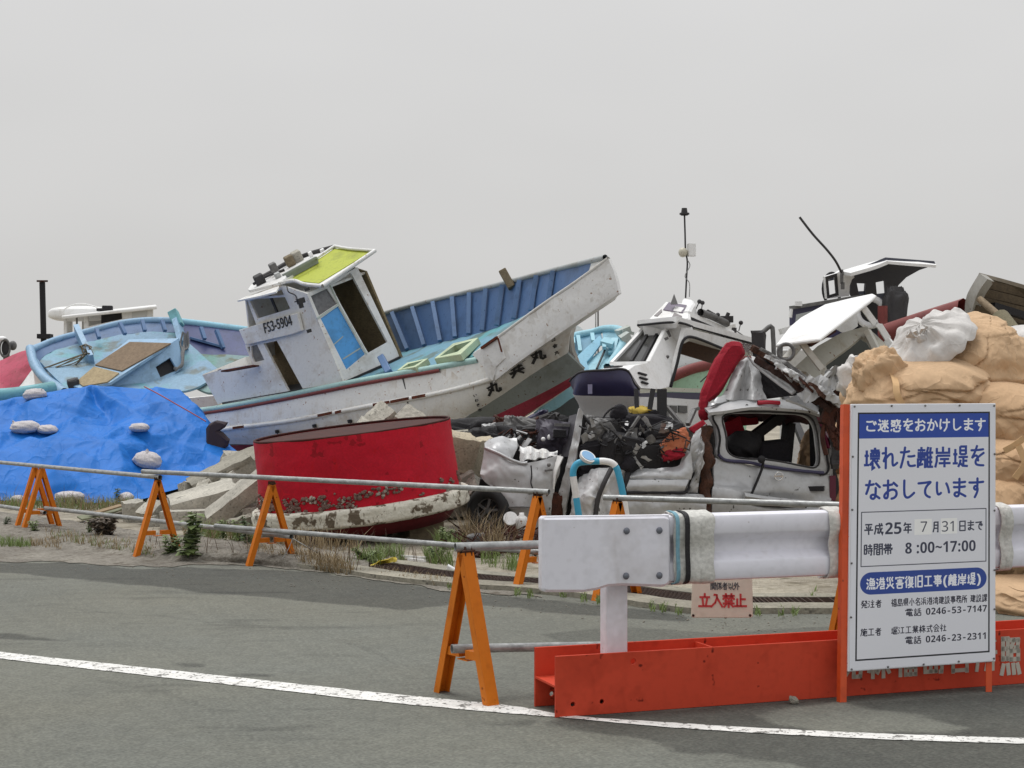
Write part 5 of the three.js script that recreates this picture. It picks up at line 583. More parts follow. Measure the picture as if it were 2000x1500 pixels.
  // name
  const np = new Plane(P(935, 775, DN(935, .1)), P(1066, 688, DN(1066, .1)), P(1000, 757, DN(1000, .36))), dir = (a, b) => np.at(...b).sub(np.at(...a)).normalize(), ink = M(lin(.02, .02, .022), { roughness: .6 });
  const du = dir([960, 770], [1000, 752]), dv = dir([1000, 730], [1008, 765]), nm = (c, x, y, s, o = {}) => strokeText(c, np.at(x, y, .03), du, dv, np.n, s / 3000 * 25, { lw: .13, brush: .5, ...o });
  for (const q of [['丸', 949, 753, 33], ['共', 994, 718, 33], ['丸', 1035, 689, 33], ['二', 1020, 702, 7]]) part(hull, 'painted_character', nm(...q), ink, 'black brush-written character of the name');
  part(hull, 'painted_port', merge(...[...'いわき市'].map((c, i) => nm(c, 924 + i * 3.2, 771 + i * 9.5, 8.5)), ...[...'日会丸'].map((c, i) => nm(c, 1076 + i * 3.4, 661 + i * 13, 10))), ink, 'small black characters');

  // wheelhouse
  const w = part(t, 'wheelhouse', (() => { const n0 = P(668, 746, 28.1); return boxAt(n0.clone().add(V(.3, .02, -.7)), .6, .04, .6, 0, .78, 0); })(), mat.boatWhite, 'white wheelhouse');
  const near = new Plane(P(450, 790, 30.55), P(668, 746, 28.1), P(605, 580, 28.35)), front = new Plane(P(668, 746, 28.1), P(605, 580, 28.35), P(780, 696, 29.05)), wv = P(780, 696, 29.05).sub(P(668, 746, 28.1));
  const outline = pz(z2, [[215, 1312], [200, 1050], [455, 1005], [395, 862], [480, 690], [402, 482], [660, 380], [880, 455], [1165, 1152], [850, 1216]]);
  const hWin = pz(z2, [[432, 512], [680, 422], [748, 572], [492, 648]]), hDoor = pz(z2, [[538, 845], [642, 822], [850, 1205], [738, 1228]]), hSm = pz(z2, [[412, 872], [488, 852], [545, 972], [468, 990]]);
  part(w, 'side_wall', slab(near, outline, .05, { holes: [hWin, hDoor, hSm] }), mat.boatWhite);
  const farW = outline.map(([x, y]) => near.at(x, y).add(wv)), shift = (l) => l.map(([x, y]) => near.at(x, y).add(wv)), farPl = new Plane(farW[0], farW[8], farW[5]);
  part(w, 'far_wall', slab(farPl, farW, .05, { holes: [shift(pz(z2, [[450, 500], [560, 470], [600, 590], [510, 620]]))] }), M(lin(.30, .28, .21), { map: T.wood, roughness: .9 }), 'bare wooden inside of the far wall');
  part(w, 'ceiling', slab(new Plane(near.at(...z2(402, 486)), near.at(...z2(878, 460)), near.at(...z2(402, 486)).add(wv)), [near.at(...z2(402, 486)), near.at(...z2(660, 386)), near.at(...z2(878, 460)), near.at(...z2(878, 460)).add(wv), near.at(...z2(660, 386)).add(wv), near.at(...z2(402, 486)).add(wv)], .04), mat.boatWhite);
  const aft = new Plane(near.at(...z2(402, 482)), near.at(...z2(455, 1005)), near.at(...z2(402, 482)).add(wv)); part(w, 'aft_wall', slab(aft, [near.at(...z2(402, 482)), near.at(...z2(455, 1005)), near.at(...z2(455, 1005)).add(wv), near.at(...z2(402, 482)).add(wv)], .04), mat.boatWhite);
  const flr = new Plane(near.at(...z2(215, 1312)), near.at(...z2(1165, 1152)), near.at(...z2(215, 1312)).add(wv)); part(w, 'floor', slab(flr, [near.at(...z2(215, 1312)), near.at(...z2(1165, 1152)), near.at(...z2(1165, 1152)).add(wv), near.at(...z2(215, 1312)).add(wv)], .04, { off: .02 }), mat.darkGrey);
  // aft locker
  const lk = [near.at(...z2(65, 1085)), near.at(...z2(200, 1050)), near.at(...z2(455, 1005))]; part(w, 'locker_wall', slab(near, pz(z2, [[190, 1316], [65, 1090], [200, 1050], [214, 1310]]), .05), mat.boatWhite); const lv = wv.clone().multiplyScalar(.75);
  const lp = new Plane(lk[0], near.at(...z2(190, 1316)), lk[0].clone().add(lv)); part(w, 'locker_wall', slab(lp, [lk[0], near.at(...z2(190, 1316)), near.at(...z2(190, 1316)).add(lv), lk[0].clone().add(lv)], .04), mat.boatWhite); const lq = [lk[0].clone().add(lv), lk[2].clone().add(lv), near.at(...z2(540, 1255)).add(lv), near.at(...z2(190, 1316)).add(lv)]; part(w, 'locker_wall', slab(new Plane(lq[0], lq[1], lq[2]), lq, .04), mat.boatWhite);
  part(w, 'locker_rust', merge(bar(...pr(z2, [[205, 1052, 29.9], [450, 1008, 29.5]]).map((p) => p.add(V(.05, -.02, -.1))), .2, .03, V(0, 1, 0)), boxAt(P(433, 738, 31.0), .06, .35, .04, 0, .6, .3)), mat.rustStain, 'rust inside the open locker');
  part(w, 'name_board', slab(near, pz(z2, [[345, 738], [500, 692], [800, 606], [835, 742], [760, 772], [398, 856]]), .07, { off: .09, bevel: .01 }), mat.boatWhite);
  part(w, 'inner_partition', slab(near, pz(z2, [[420, 900], [640, 760], [900, 700], [1010, 1120], [700, 1240], [560, 1200]]), .03, { off: -.55 }), M(lin(.34, .31, .25), { map: T.wood, roughness: .9 }), 'wooden inner partition');
  part(w, 'side_window_sash', slab(near, pz(z2, [[575, 462], [590, 458], [650, 604], [636, 610]]), .03, { off: -.06 }), mat.darkGrey);
  part(w, 'small_window', slab(near, hSm, .015, { off: -.03 }), M(lin(.22, .22, .21), { roughness: .4, map: T.galv }));
  // front wall with openings
  const fo = pz(z2, [[878, 455], [1005, 392], [1240, 262], [1272, 246], [1602, 940], [1165, 1152]]), o1 = pz(z2, [[908, 472], [1035, 412], [1114, 532], [972, 624]]), o2 = pz(z2, [[985, 648], [1122, 552], [1332, 925], [1186, 1046]]), o3 = pz(z2, [[1070, 390], [1222, 290], [1508, 830], [1356, 916], [1142, 535]]);
  part(w, 'front_wall', slab(front, fo, .05, { holes: [o1, o2, o3] }), mat.white);
  part(w, 'grey_pane', slab(front, o1, .012, { off: -.03 }), M(lin(.20, .20, .21), { roughness: .2, map: T.galv }));
  const dr = part(w, 'blue_door', slab(front, o2, .025, { off: -.02 }), mat.doorBlue, 'bright blue door panel');
  part(dr, 'door_frame', merge(bar(front.at(...z2(955, 648), .01), front.at(...z2(1126, 540), .01), .03, .03), bar(front.at(...z2(1126, 540), .01), front.at(...z2(1345, 925), .01), .03, .03), bar(front.at(...z2(1060, 388), .01), front.at(...z2(1126, 540), .01), .03, .03)), M(lin(.55, .60, .55), { roughness: .4 }));
  part(dr, 'scratch', merge(bar(front.at(...z2(1085, 855), -.018), front.at(...z2(1160, 788), -.018), .02, .004, front.n), bar(front.at(...z2(1160, 965), -.018), front.at(...z2(1295, 880), -.018), .025, .004, front.n)), M(lin(.36, .42, .40), { roughness: .8 }));
  part(w, 'stanchion', bar(P(744, 697, 28.2), P(760, 728, 27.6), .13, .10, V(0, 0, 1), .02), mat.bulwark2, 'blue-grey cleat post');
  // roof tray
  const ra = P(547, 551, 28.9), rb = P(653, 480, 30.1), rc = P(733, 489, 29.2), rd = P(630, 559, 27.95), rp = new Plane(ra, rb, rd), q = (x, y, o = 0) => rp.at(...z2(x, y), o);
  const roof = part(w, 'roof', slab(rp, pz(z2, [[662, 372], [1092, 80], [1410, 116], [1000, 396], [765, 352]]), .05, { off: -.05, bevel: .008 }), mat.white);
  part(roof, 'green_lining', slab(rp, pz(z2, [[690, 366], [1096, 100], [1372, 126], [968, 372], [780, 350]]), .02, { off: -.035 }), mat.lime, 'yellow-green roof lining');
  part(roof, 'rim', merge(tube([q(662, 372), q(765, 352), q(860, 380), q(1000, 394)], .035, 8), tube([q(1000, 394), q(1410, 118)], .04, 8), tube([q(1410, 118), q(1200, 102), q(1092, 82)], .03, 8), tube([q(1092, 82), q(662, 372)], .03, 8)), mat.white);
  part(roof, 'inner_frame', merge(bar(q(690, 310, .12), q(945, 172, .12), .05, .04), bar(q(945, 172, .12), q(960, 190, .0), .04, .04), bar(q(720, 325, .02), q(960, 195, .02), .03, .10)), mat.hullGrey);
  const ar = new Plane(P(486, 563, 30.2), P(548, 550, 28.9), P(640, 490, 30.3)); part(roof, 'aft_roof', slab(ar, pz(z2, [[418, 420], [440, 385], [560, 330], [860, 160], [1080, 92], [690, 360], [430, 428]]), .05), mat.white);
  part(roof, 'roof_rail', tube(pr(z2, [[490, 345, 30.2], [600, 285, 30.5], [720, 215, 30.9], [860, 155, 31.0], [1090, 88, 30.1]]), .045, 6), mat.darkGrey); part(roof, 'roof_rail', tube(pr(z2, [[460, 380, 29.9], [560, 320, 29.8], [700, 270, 29.7]]), .03, 6), mat.darkGrey);
  for (const [x, y, s, D, m] of [[615, 248, .09, 30.2, mat.midGrey], [742, 198, .11, 30.5, mat.oldWood], [800, 165, .12, 30.7, mat.concrete], [510, 350, .12, 29.9, mat.darkGrey], [650, 315, .07, 29.6, mat.galv], [905, 145, .05, 30.5, mat.cleanWhite], [1000, 122, .05, 30.2, mat.cleanWhite]]) part(roof, 'roof_fitting', boxAt(P(...z2(x, y), D), s * 1.6, s * 2, s * 1.6, .3, .4, .4, s * .3), m);
  part(roof, 'visor', slab(new Plane(P(464, 586, 29.9), P(545, 560, 28.6), P(482, 582, 29.2)), pz(z2, [[333, 508], [395, 478], [500, 450], [655, 392], [660, 400], [636, 438], [515, 470], [398, 494]]), .03), mat.white);
  part(w, 'hanging_cable', tube(pr(z2, [[720, 395, 28.2], [735, 440, 28.1], [790, 470, 28.1], [800, 510, 28.1], [780, 520, 28.1]]), .012, 5), mat.darkGrey); part(w, 'lamp_bracket', merge(boxAt(P(...z2(830, 510), 28.15), .14, .1, .08, 0, .6, .3), boxAt(P(...z2(832, 545), 28.15), .07, .1, .06, 0, .6, .3), boxAt(P(...z2(880, 420), 28.1), .08, .06, .06, 0, .6, .3), boxAt(P(...z2(895, 745), 28.25), .08, .06, .05, 0, .6, .3)), mat.darkGrey);
  const fp = near.at(...z2(545, 765), .096), fd = near.at(...z2(760, 700), .096).sub(fp).normalize();
  part(w, 'registration', await (async () => { const { FontLoader } = await import('three/addons/loaders/FontLoader.js'), { TextGeometry } = await import('three/addons/geometries/TextGeometry.js'); const f = await new FontLoader().loadAsync('fonts/droid/droid_sans_bold.typeface.json'); const g = new TextGeometry('FS3-5904', { font: f, size: .14, depth: .003, curveSegments: 4 }); g.computeBoundingBox(); const k = near.at(...z2(768, 704), .096).distanceTo(fp) / g.boundingBox.max.x; g.scale(k, k * 1.25, 1); const nn = near.n, up = nn.clone().cross(fd); return g.applyMatrix4(new THREE.Matrix4().makeBasis(fd, up, nn).setPosition(fp)); })(), M(lin(.03, .03, .03), { roughness: .6 }), 'black registration FS3-5904');
}
// ---------------------------------------------------------------- blue boat behind the tarpaulin
{
  const t = thing('blue_boat', 'open blue boat lying tilted behind blue tarpaulin', 'boat', P(270, 900, 34).setY(0));
  const ft = pr(z1, [[232, 655, 34.4], [300, 630, 35], [450, 572, 35.6], [700, 508, 36.2], [950, 446, 36.4], [1150, 424, 36.4], [1360, 425, 36.2]]), fb = pr(z1, [[310, 745, 34.3], [345, 700, 34.7], [460, 650, 35.2], [700, 588, 35.8], [950, 535, 36], [1150, 515, 36], [1385, 520, 35.8]]);
  part(t, 'far_bulwark', loft([ft, fb], { nu: 40, nv: 5, thick: .05, amp: .015 }), M(lin(.08, .15, .29), { map: T.blue, roughness: .6 }), 'violet-blue inner bulwark');
  const lip = pr(z1, [[234, 640, 34.4], [268, 770, 33.8], [335, 865, 33.3], [420, 930, 32.9], [500, 985, 32.5]]), inn = pr(z1, [[310, 745, 34.3], [345, 800, 34.1], [400, 855, 33.9], [500, 905, 33.5], [600, 960, 33.2]]);
  part(t, 'stern_wall', loft([lip, inn], { nu: 24, nv: 4, thick: .05 }), mat.boatBlue);
  part(t, 'gunwale', merge(tube(ft, .085, 8, 50), tube(lip, .10, 8, 30)), mat.boatBlue, 'pale blue gunwale');
  const nearG = pr(z1, [[500, 985, 32.5], [900, 1030, 32.2], [1300, 1040, 32.4], [1700, 1010, 33]]), nd = pr(z1, [[520, 960, 33], [800, 980, 32.8], [1100, 990, 32.8], [1300, 985, 33.1], [1500, 960, 33.4], [1650, 880, 33.9], [1700, 800, 34.4]]);
  part(t, 'hull', loft([[...lip, ...nearG.slice(1)], grounded([...lip, ...nearG.slice(1)], .2, .6)], { nu: 40, nv: 6, thick: .06 }), mat.white);
  part(t, 'deck', loft([fb, nd], { nu: 40, nv: 12, thick: .05, amp: .03, freq: 1.3 }), M(lin(.23, .38, .50), { map: T.deck, roughness: .65 }), 'pale blue worn deck');
  const rt = pr(z1, [[1395, 432, 36.1], [1600, 455, 36.3], [1870, 490, 36.4], [2020, 510, 36.5]]), rbm = pr(z1, [[1420, 690, 35.2], [1600, 690, 35.3], [1860, 695, 35.4], [2020, 700, 35.4]]);
  part(t, 'bow_bulwark', loft([rt, rbm], { nu: 20, nv: 6, thick: .05, amp: .015 }), M(lin(.055, .07, .18), { map: T.blue, roughness: .6 }), 'dark blue bow bulwark'); part(t, 'bow_gunwale', tube(rt, .085, 8, 20), mat.skyBlue);
  part(t, 'bow_deck', loft([rbm, pr(z1, [[1430, 830, 34.4], [1560, 960, 33.6], [1760, 1000, 33.2], [1950, 1000, 33.2]])], { nu: 20, nv: 8, thick: .05, amp: .03 }), M(lin(.24, .34, .33), { map: T.deck, roughness: .8 }), 'stained green bow deck');
  part(t, 'inner_shelf', bar(...pr(z1, [[1490, 560, 35.7], [1750, 632, 35.6]]), .16, .05), mat.bulwark2);
  for (const [a, b, c, d] of [[425, 590, 450, 650], [752, 490, 775, 560], [935, 445, 978, 530], [1110, 425, 1132, 505], [1265, 425, 1290, 505], [1570, 480, 1600, 570], [1690, 500, 1745, 640]]) part(t, 'rib', bar(...pr(z1, [[a, b, 35.7], [c, d, 35.5]]), .08, .08), mat.bulwark2);
  part(t, 'stanchion', bar(...pr(z1, [[600, 498, 35.7], [715, 740, 34.4]]), .30, .12, V(1, 0, 0)), mat.boatBlue); part(t, 'post', bar(...pr(z1, [[1350, 355, 35.9], [1400, 470, 35.7]]), .22, .2, V(0, 0, 1), .02), mat.teal, 'teal bollard post'); part(t, 'bulkhead', bar(...pr(z1, [[1385, 440, 35.8], [1430, 620, 35.0]]), .12, .3, V(0, 0, 1)), mat.boatBlue);
  const tp = pln(z1, [600, 900, 33.0], [1010, 578, 35.0], [1390, 568, 34.6]), hb = part(t, 'hatch_box', slab(tp, pz(z1, [[560, 930], [1005, 572], [1398, 562], [862, 908], [640, 960]]), .06), mat.boatBlue);
  part(hb, 'plywood_lid', slab(tp, pz(z1, [[742, 768], [1012, 590], [1335, 600], [952, 815]]), .03, { off: .03 }), mat.ply, 'weathered brown plywood lid'); part(hb, 'pale_lid', slab(tp, pz(z1, [[598, 898], [735, 782], [930, 832], [838, 902], [650, 935]]), .03, { off: .03 }), M(lin(.55, .52, .42), { map: T.wood, roughness: .9 }), 'pale stained lid');
  const fcp = pln(z1, [862, 905, 33.1], [1392, 568, 34.55], [1240, 930, 33.7]); part(hb, 'box_side', slab(fcp, pz(z1, [[862, 905], [1394, 568], [1412, 700], [1440, 780], [1290, 900], [1220, 960], [800, 990]]), .05, { holes: [pz(z1, [[1216, 785], [1330, 712], [1386, 808], [1262, 888]])] }), mat.boatBlue); part(hb, 'box_inside', slab(fcp, pz(z1, [[1180, 785], [1340, 690], [1430, 820], [1262, 920]]), .04, { off: -.1 }), mat.black);
  part(t, 'rope_coil', merge(...[0, 1, 2, 3, 4].map((i) => tube(pr(z1, [[1440 + i * 9, 520, 35], [1425 + i * 12, 600 + i * 10, 34.9], [1445 - i * 4, 680, 34.6], [1420 + i * 4, 780, 34.3], [1390 - i * 6, 820 - i * 8, 34.2]]).map((p) => p.add(V(rr(-.03, .03), rr(-.03, .03), .15))), .022, 5))), M(lin(.24, .24, .24), { map: T.fabric, roughness: .95 }), 'grey rope hung over the bulkhead');
  part(t, 'rope_tangle', merge(...Array.from({ length: 9 }, (_, i) => tube(pr(z1, [[640 + rr(-20, 20), 640, 34.9], [690 + rr(-50, 40), 650 + rr(-30, 40), 34.7], [700 + rr(-40, 40), 700, 34.6], [i % 2 ? 600 : 690, i % 2 ? 720 + rr(0, 80) : 690, 34.4], [i % 3 ? 560 - rr(0, 220) : 680, i % 3 ? 780 + rr(0, 40) : 660, 34.1]]).map((p) => p.add(V(0, .03, .1))), .012, 5))), mat.oldWood, 'thin tangled rope'); part(t, 'engine_block', jitter(boxAt(P(...z1(580, 930), 32.9), .26, .28, .25, .2, .4, .3, .05), .04, 6), mat.darkGrey);
}
// ---------------------------------------------------------------- far boats on the left
{
  const t = thing('cabin_boat', 'white boat cabin with windows showing behind blue boat', 'boat', P(210, 880, 44).setY(0)), D = 44, W = (x, y, d = D) => P(...z1(x, y), d);
  const fp = new Plane(W(500, 530), W(955, 480, 43.6), W(500, 395)), hs = [[[518, 408], [652, 390], [655, 500], [520, 522]], [[684, 388], [950, 362], [955, 412], [690, 470]]];
  part(t, 'near_wall', slab(fp, pz(z1, [[498, 392], [1020, 340], [1190, 322], [1190, 620], [498, 640]]), .06, { holes: hs.map((h) => pz(z1, h)) }), mat.white); part(t, 'far_wall', slab(fp, pz(z1, [[498, 392], [1190, 322], [1190, 620], [498, 640]]), .06, { off: -1.7, holes: [[[560, 430], [640, 425], [640, 520], [560, 530]]].map((h) => pz(z1, h)) }), M(lin(.50, .50, .49), { map: T.white, roughness: .6 }));
  part(t, 'window_sash', merge(bar(fp.at(...z1(600, 400), -.03), fp.at(...z1(602, 515), -.03), .04, .04)), mat.midGrey); part(t, 'curtain', slab(fp, pz(z1, [[790, 380], [955, 360], [955, 480], [790, 480]]), .03, { off: -.4 }), mat.darkGrey, 'dark curtain behind the window'); part(t, 'side_panel', slab(fp, pz(z1, [[1030, 345], [1150, 332], [1140, 420], [1030, 420]]), .03, { off: .02 }), M(lin(.55, .56, .55), { roughness: .6 }));
  const rp = new Plane(fp.at(...z1(480, 388), .2), fp.at(...z1(1222, 310), .2), fp.at(...z1(480, 388), -1.9).add(V(0, .04, 0))); part(t, 'roof', slab(rp, [fp.at(...z1(480, 384), .25), fp.at(...z1(1222, 312), .25), fp.at(...z1(1222, 312), -1.9), fp.at(...z1(480, 384), -1.9)], .09, { bevel: .02 }), mat.cleanWhite); part(t, 'roof_hump', soft(W(620, 372, 45), 1.7, .42, 1.2, .02, .02, 1, .6), mat.cleanWhite);
  part(t, 'searchlight', merge(boxAt(W(840, 330, 44.2), .3, .16, .25, 0, .2, 0, .03), boxAt(W(788, 340, 44.2), .2, .08, .2)), mat.black); part(t, 'roof_rail', tube([W(470, 390), W(500, 340), W(580, 300), W(660, 295), W(760, 320)], .02, 5), mat.cleanWhite); part(t, 'hull', loft([[W(300, 640), W(800, 620, 43.4), W(1300, 600)], grounded([W(400, 600), W(800, 620, 43.8), W(1200, 600)])], { nu: 12, nv: 4, thick: 1.6 }), mat.white);
  const m = thing('exhaust_stack', 'black leaning steel stack with flat cap standing behind blue boat', 'pipe', P(...z1(350, 1000), 40).setY(0)); part(m, 'stack', rod(P(...z1(365, 700), 40).setY(0), P(...z1(330, 125), 40), .075, 16), mat.black); part(m, 'cap', boxAt(P(...z1(330, 116), 40), .28, .03, .25, 0, .3, .02), mat.rust); part(m, 'bracket', boxAt(P(...z1(352, 548), 40), .34, .12, .3), mat.black);
  // red covered boat and teal hull at the left edge
  const r = thing('red_hull', 'faded red upturned hull behind white edge at far left', 'boat', P(30, 900, 36).setY(0)), rows = [pr(z1, [[-200, 800, 36.5], [0, 735, 36.6], [150, 672, 36.6], [246, 640, 36.4]]), pr(z1, [[-200, 900, 35.6], [0, 860, 35.5], [120, 800, 35.5], [252, 720, 35.6]]), pr(z1, [[-200, 1000, 35], [-20, 985, 34.9], [108, 972, 34.9], [258, 800, 35.2]])];
  part(r, 'bottom', loft(rows, { nu: 24, nv: 12, thick: .05, amp: .03 }), M(lin(.42, .035, .085), { map: T.red, roughness: .6 })); part(r, 'topside', loft([rows[2], pr(z1, [[-200, 1040, 34.8], [40, 1020, 34.7], [170, 990, 34.7], [330, 880, 34.9]])], { nu: 20, nv: 4, thick: .05 }), mat.cleanWhite, 'white topside'); part(r, 'keel_block', loft([rows[2].map((p) => p.clone().add(V(0, -.1, -.4))), grounded(rows[2], 0, .5)], { nu: 8, nv: 3, thick: .5 }), mat.maroon);
  const g = thing('teal_hull', 'green-teal gunwale of a low boat at far left above tarpaulin', 'boat', P(20, 940, 31).setY(0)), gt = pr(z1, [[-200, 1000, 31.2], [0, 1008, 31.2], [220, 985, 31.4], [420, 950, 31.8]]); part(g, 'gunwale', tube(gt, .14, 8, 24), mat.teal); part(g, 'hull', loft([gt, grounded(gt, 0, .3)], { nu: 16, nv: 4, thick: .06 }), mat.tealPale);
  const l = thing('round_lamp', 'round grey ship lamp with pale rim at far left edge', 'lamp', P(...z1(40, 720), 38).setY(0)), lc = P(...z1(38, 640), 37.7); part(l, 'rim', new THREE.TorusGeometry(.2, .035, 8, 28).scale(.62, 1.05, 1).translate(lc.x, lc.y, lc.z), mat.midGrey); part(l, 'lens', new THREE.SphereGeometry(.19, 20, 12).scale(.62, 1.05, .3).translate(lc.x, lc.y, lc.z - .1), mat.darkGrey); part(l, 'stand', bar(V(lc.x, 0, lc.z - .12), V(lc.x, lc.y, lc.z - .12), .12, .12), mat.darkGrey); part(l, 'side_lamp', ball(P(...z1(100, 620), 38), .1, .12, .1), mat.midGrey); part(l, 'side_arm', bar(lc.clone().add(V(0, 0, -.12)), P(...z1(100, 620), 38.05), .05, .05), mat.midGrey); part(l, 'white_cap', ball(P(...z1(15, 568), 37.75), .13, .07, .1), mat.cleanWhite);
}
// ---------------------------------------------------------------- small light blue boat between bow and cruiser
{
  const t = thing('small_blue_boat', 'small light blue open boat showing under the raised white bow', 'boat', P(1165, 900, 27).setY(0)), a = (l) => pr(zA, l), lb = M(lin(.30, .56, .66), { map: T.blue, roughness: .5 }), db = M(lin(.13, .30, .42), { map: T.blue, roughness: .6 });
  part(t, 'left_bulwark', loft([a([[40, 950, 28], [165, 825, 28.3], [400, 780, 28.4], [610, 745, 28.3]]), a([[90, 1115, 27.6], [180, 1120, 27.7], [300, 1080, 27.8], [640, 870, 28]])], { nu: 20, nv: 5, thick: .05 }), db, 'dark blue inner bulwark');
  for (const [x, y, X, Y] of [[240, 810, 275, 1060], [470, 775, 490, 900], [160, 850, 165, 940]]) part(t, 'rib', bar(...a([[x, y, 28.2], [X, Y, 27.8]]), .07, .07), lb);
  part(t, 'gunwale', tube(a([[30, 955, 27.9], [165, 812, 28.3], [480, 742, 28.4], [640, 695, 28.3], [860, 690, 28], [1000, 760, 27.6], [985, 880, 27.2], [900, 1060, 26.8], [720, 1310, 26.3]]), .075, 8, 60), lb);
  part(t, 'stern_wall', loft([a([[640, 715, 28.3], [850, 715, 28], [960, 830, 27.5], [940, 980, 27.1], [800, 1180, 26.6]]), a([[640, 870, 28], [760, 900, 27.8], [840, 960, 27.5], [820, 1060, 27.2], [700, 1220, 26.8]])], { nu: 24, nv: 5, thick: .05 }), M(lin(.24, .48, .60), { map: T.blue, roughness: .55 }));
  const fp = pln(zA, [400, 1220, 26.9], [680, 1000, 27.6], [690, 1330, 26.4]); part(t, 'floor', slab(fp, pz(zA, [[380, 1220], [560, 1080], [680, 990], [850, 990], [880, 1080], [690, 1340], [500, 1380], [430, 1380]]), .05), lb); part(t, 'oar', tube(a([[690, 1000, 27.2], [545, 1340, 26.3]]), .02, 6), mat.darkGrey);
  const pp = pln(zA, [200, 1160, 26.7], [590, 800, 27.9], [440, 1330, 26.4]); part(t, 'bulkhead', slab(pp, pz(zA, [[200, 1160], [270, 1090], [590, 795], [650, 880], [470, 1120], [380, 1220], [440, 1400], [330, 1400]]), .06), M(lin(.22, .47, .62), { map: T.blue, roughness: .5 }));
  part(t, 'thwart', slab(pln(zA, [610, 880, 27.2], [850, 850, 27.5], [660, 820, 27.6]), pz(zA, [[605, 885], [665, 818], [868, 838], [800, 935]]), .08), lb); part(t, 'thwart_leg', merge(bar(...a([[850, 850, 27.4], [790, 1090, 27]]), .12, .06), bar(...a([[665, 920, 27.2], [670, 1000, 27]]), .07, .06)), lb);
  part(t, 'broken_corner', merge(jitter(boxAt(P(...zA(985, 730), 27.5), .26, .12, .2, .2, .3, .3), .04, 6), jitter(boxAt(P(...zA(1050, 745), 27.4), .22, .05, .12, .1, .2, -.2), .03, 6), jitter(boxAt(P(...zA(1020, 850), 27.1), .18, .2, .15, .2, .3, .5), .04, 6)), M(lin(.45, .50, .48), { map: T.whiteRust, roughness: .8 }), 'splintered pale corner'); part(t, 'bow_scrap', slab(pln(zA, [170, 650, 28.6], [350, 720, 28.6], [200, 740, 28.6]), smooth(pz(zA, [[165, 648], [240, 632], [300, 680], [355, 730], [200, 760]]), 20), .05), mat.cleanWhite);
  const hb = [P(1042, 806, 25.9), P(1075, 780, 25.8), P(1115, 748, 25.7), P(1180, 730, 26)], hl = [P(1042, 812, 25.9), P(1085, 800, 25.8), P(1122, 775, 25.7), P(1190, 760, 26)]; part(t, 'topside', loft([hb, hl], { nu: 12, nv: 3, thick: .06 }), lb); part(t, 'hull', loft([hl, hl.map((p) => V(p.x + .2, p.y * .5, p.z - .4)), grounded(hl, .3, .6)], { nu: 12, nv: 5, thick: .1 }), M(lin(.10, .12, .13), { map: T.white, roughness: .8 }), 'dark wet hull bottom');
  const mast = thing('pole_pair', 'two thin distant poles rising behind the small blue boat', 'pole', P(1167, 860, 34).setY(0)); part(mast, 'pole', rod(P(1169, 850, 34).setY(0), P(1168, 592, 34), .018), mat.midGrey); part(mast, 'pole', rod(P(1164, 850, 34.3).setY(0), P(1163.5, 592, 34.3), .014), mat.galv);
}
const z4 = zoom(1100, 560, .2), z5 = zoom(1440, 480, .28), z6 = zoom(1060, 750, .3), zB = zoom(1360, 660, .16), zC = zoom(1380, 780, .15333), zD = zoom(1100, 770, .16), zE = zoom(1660, 600, .17329), zY = zoom(800, 800, .2), zM = zoom(1300, 380, .2);
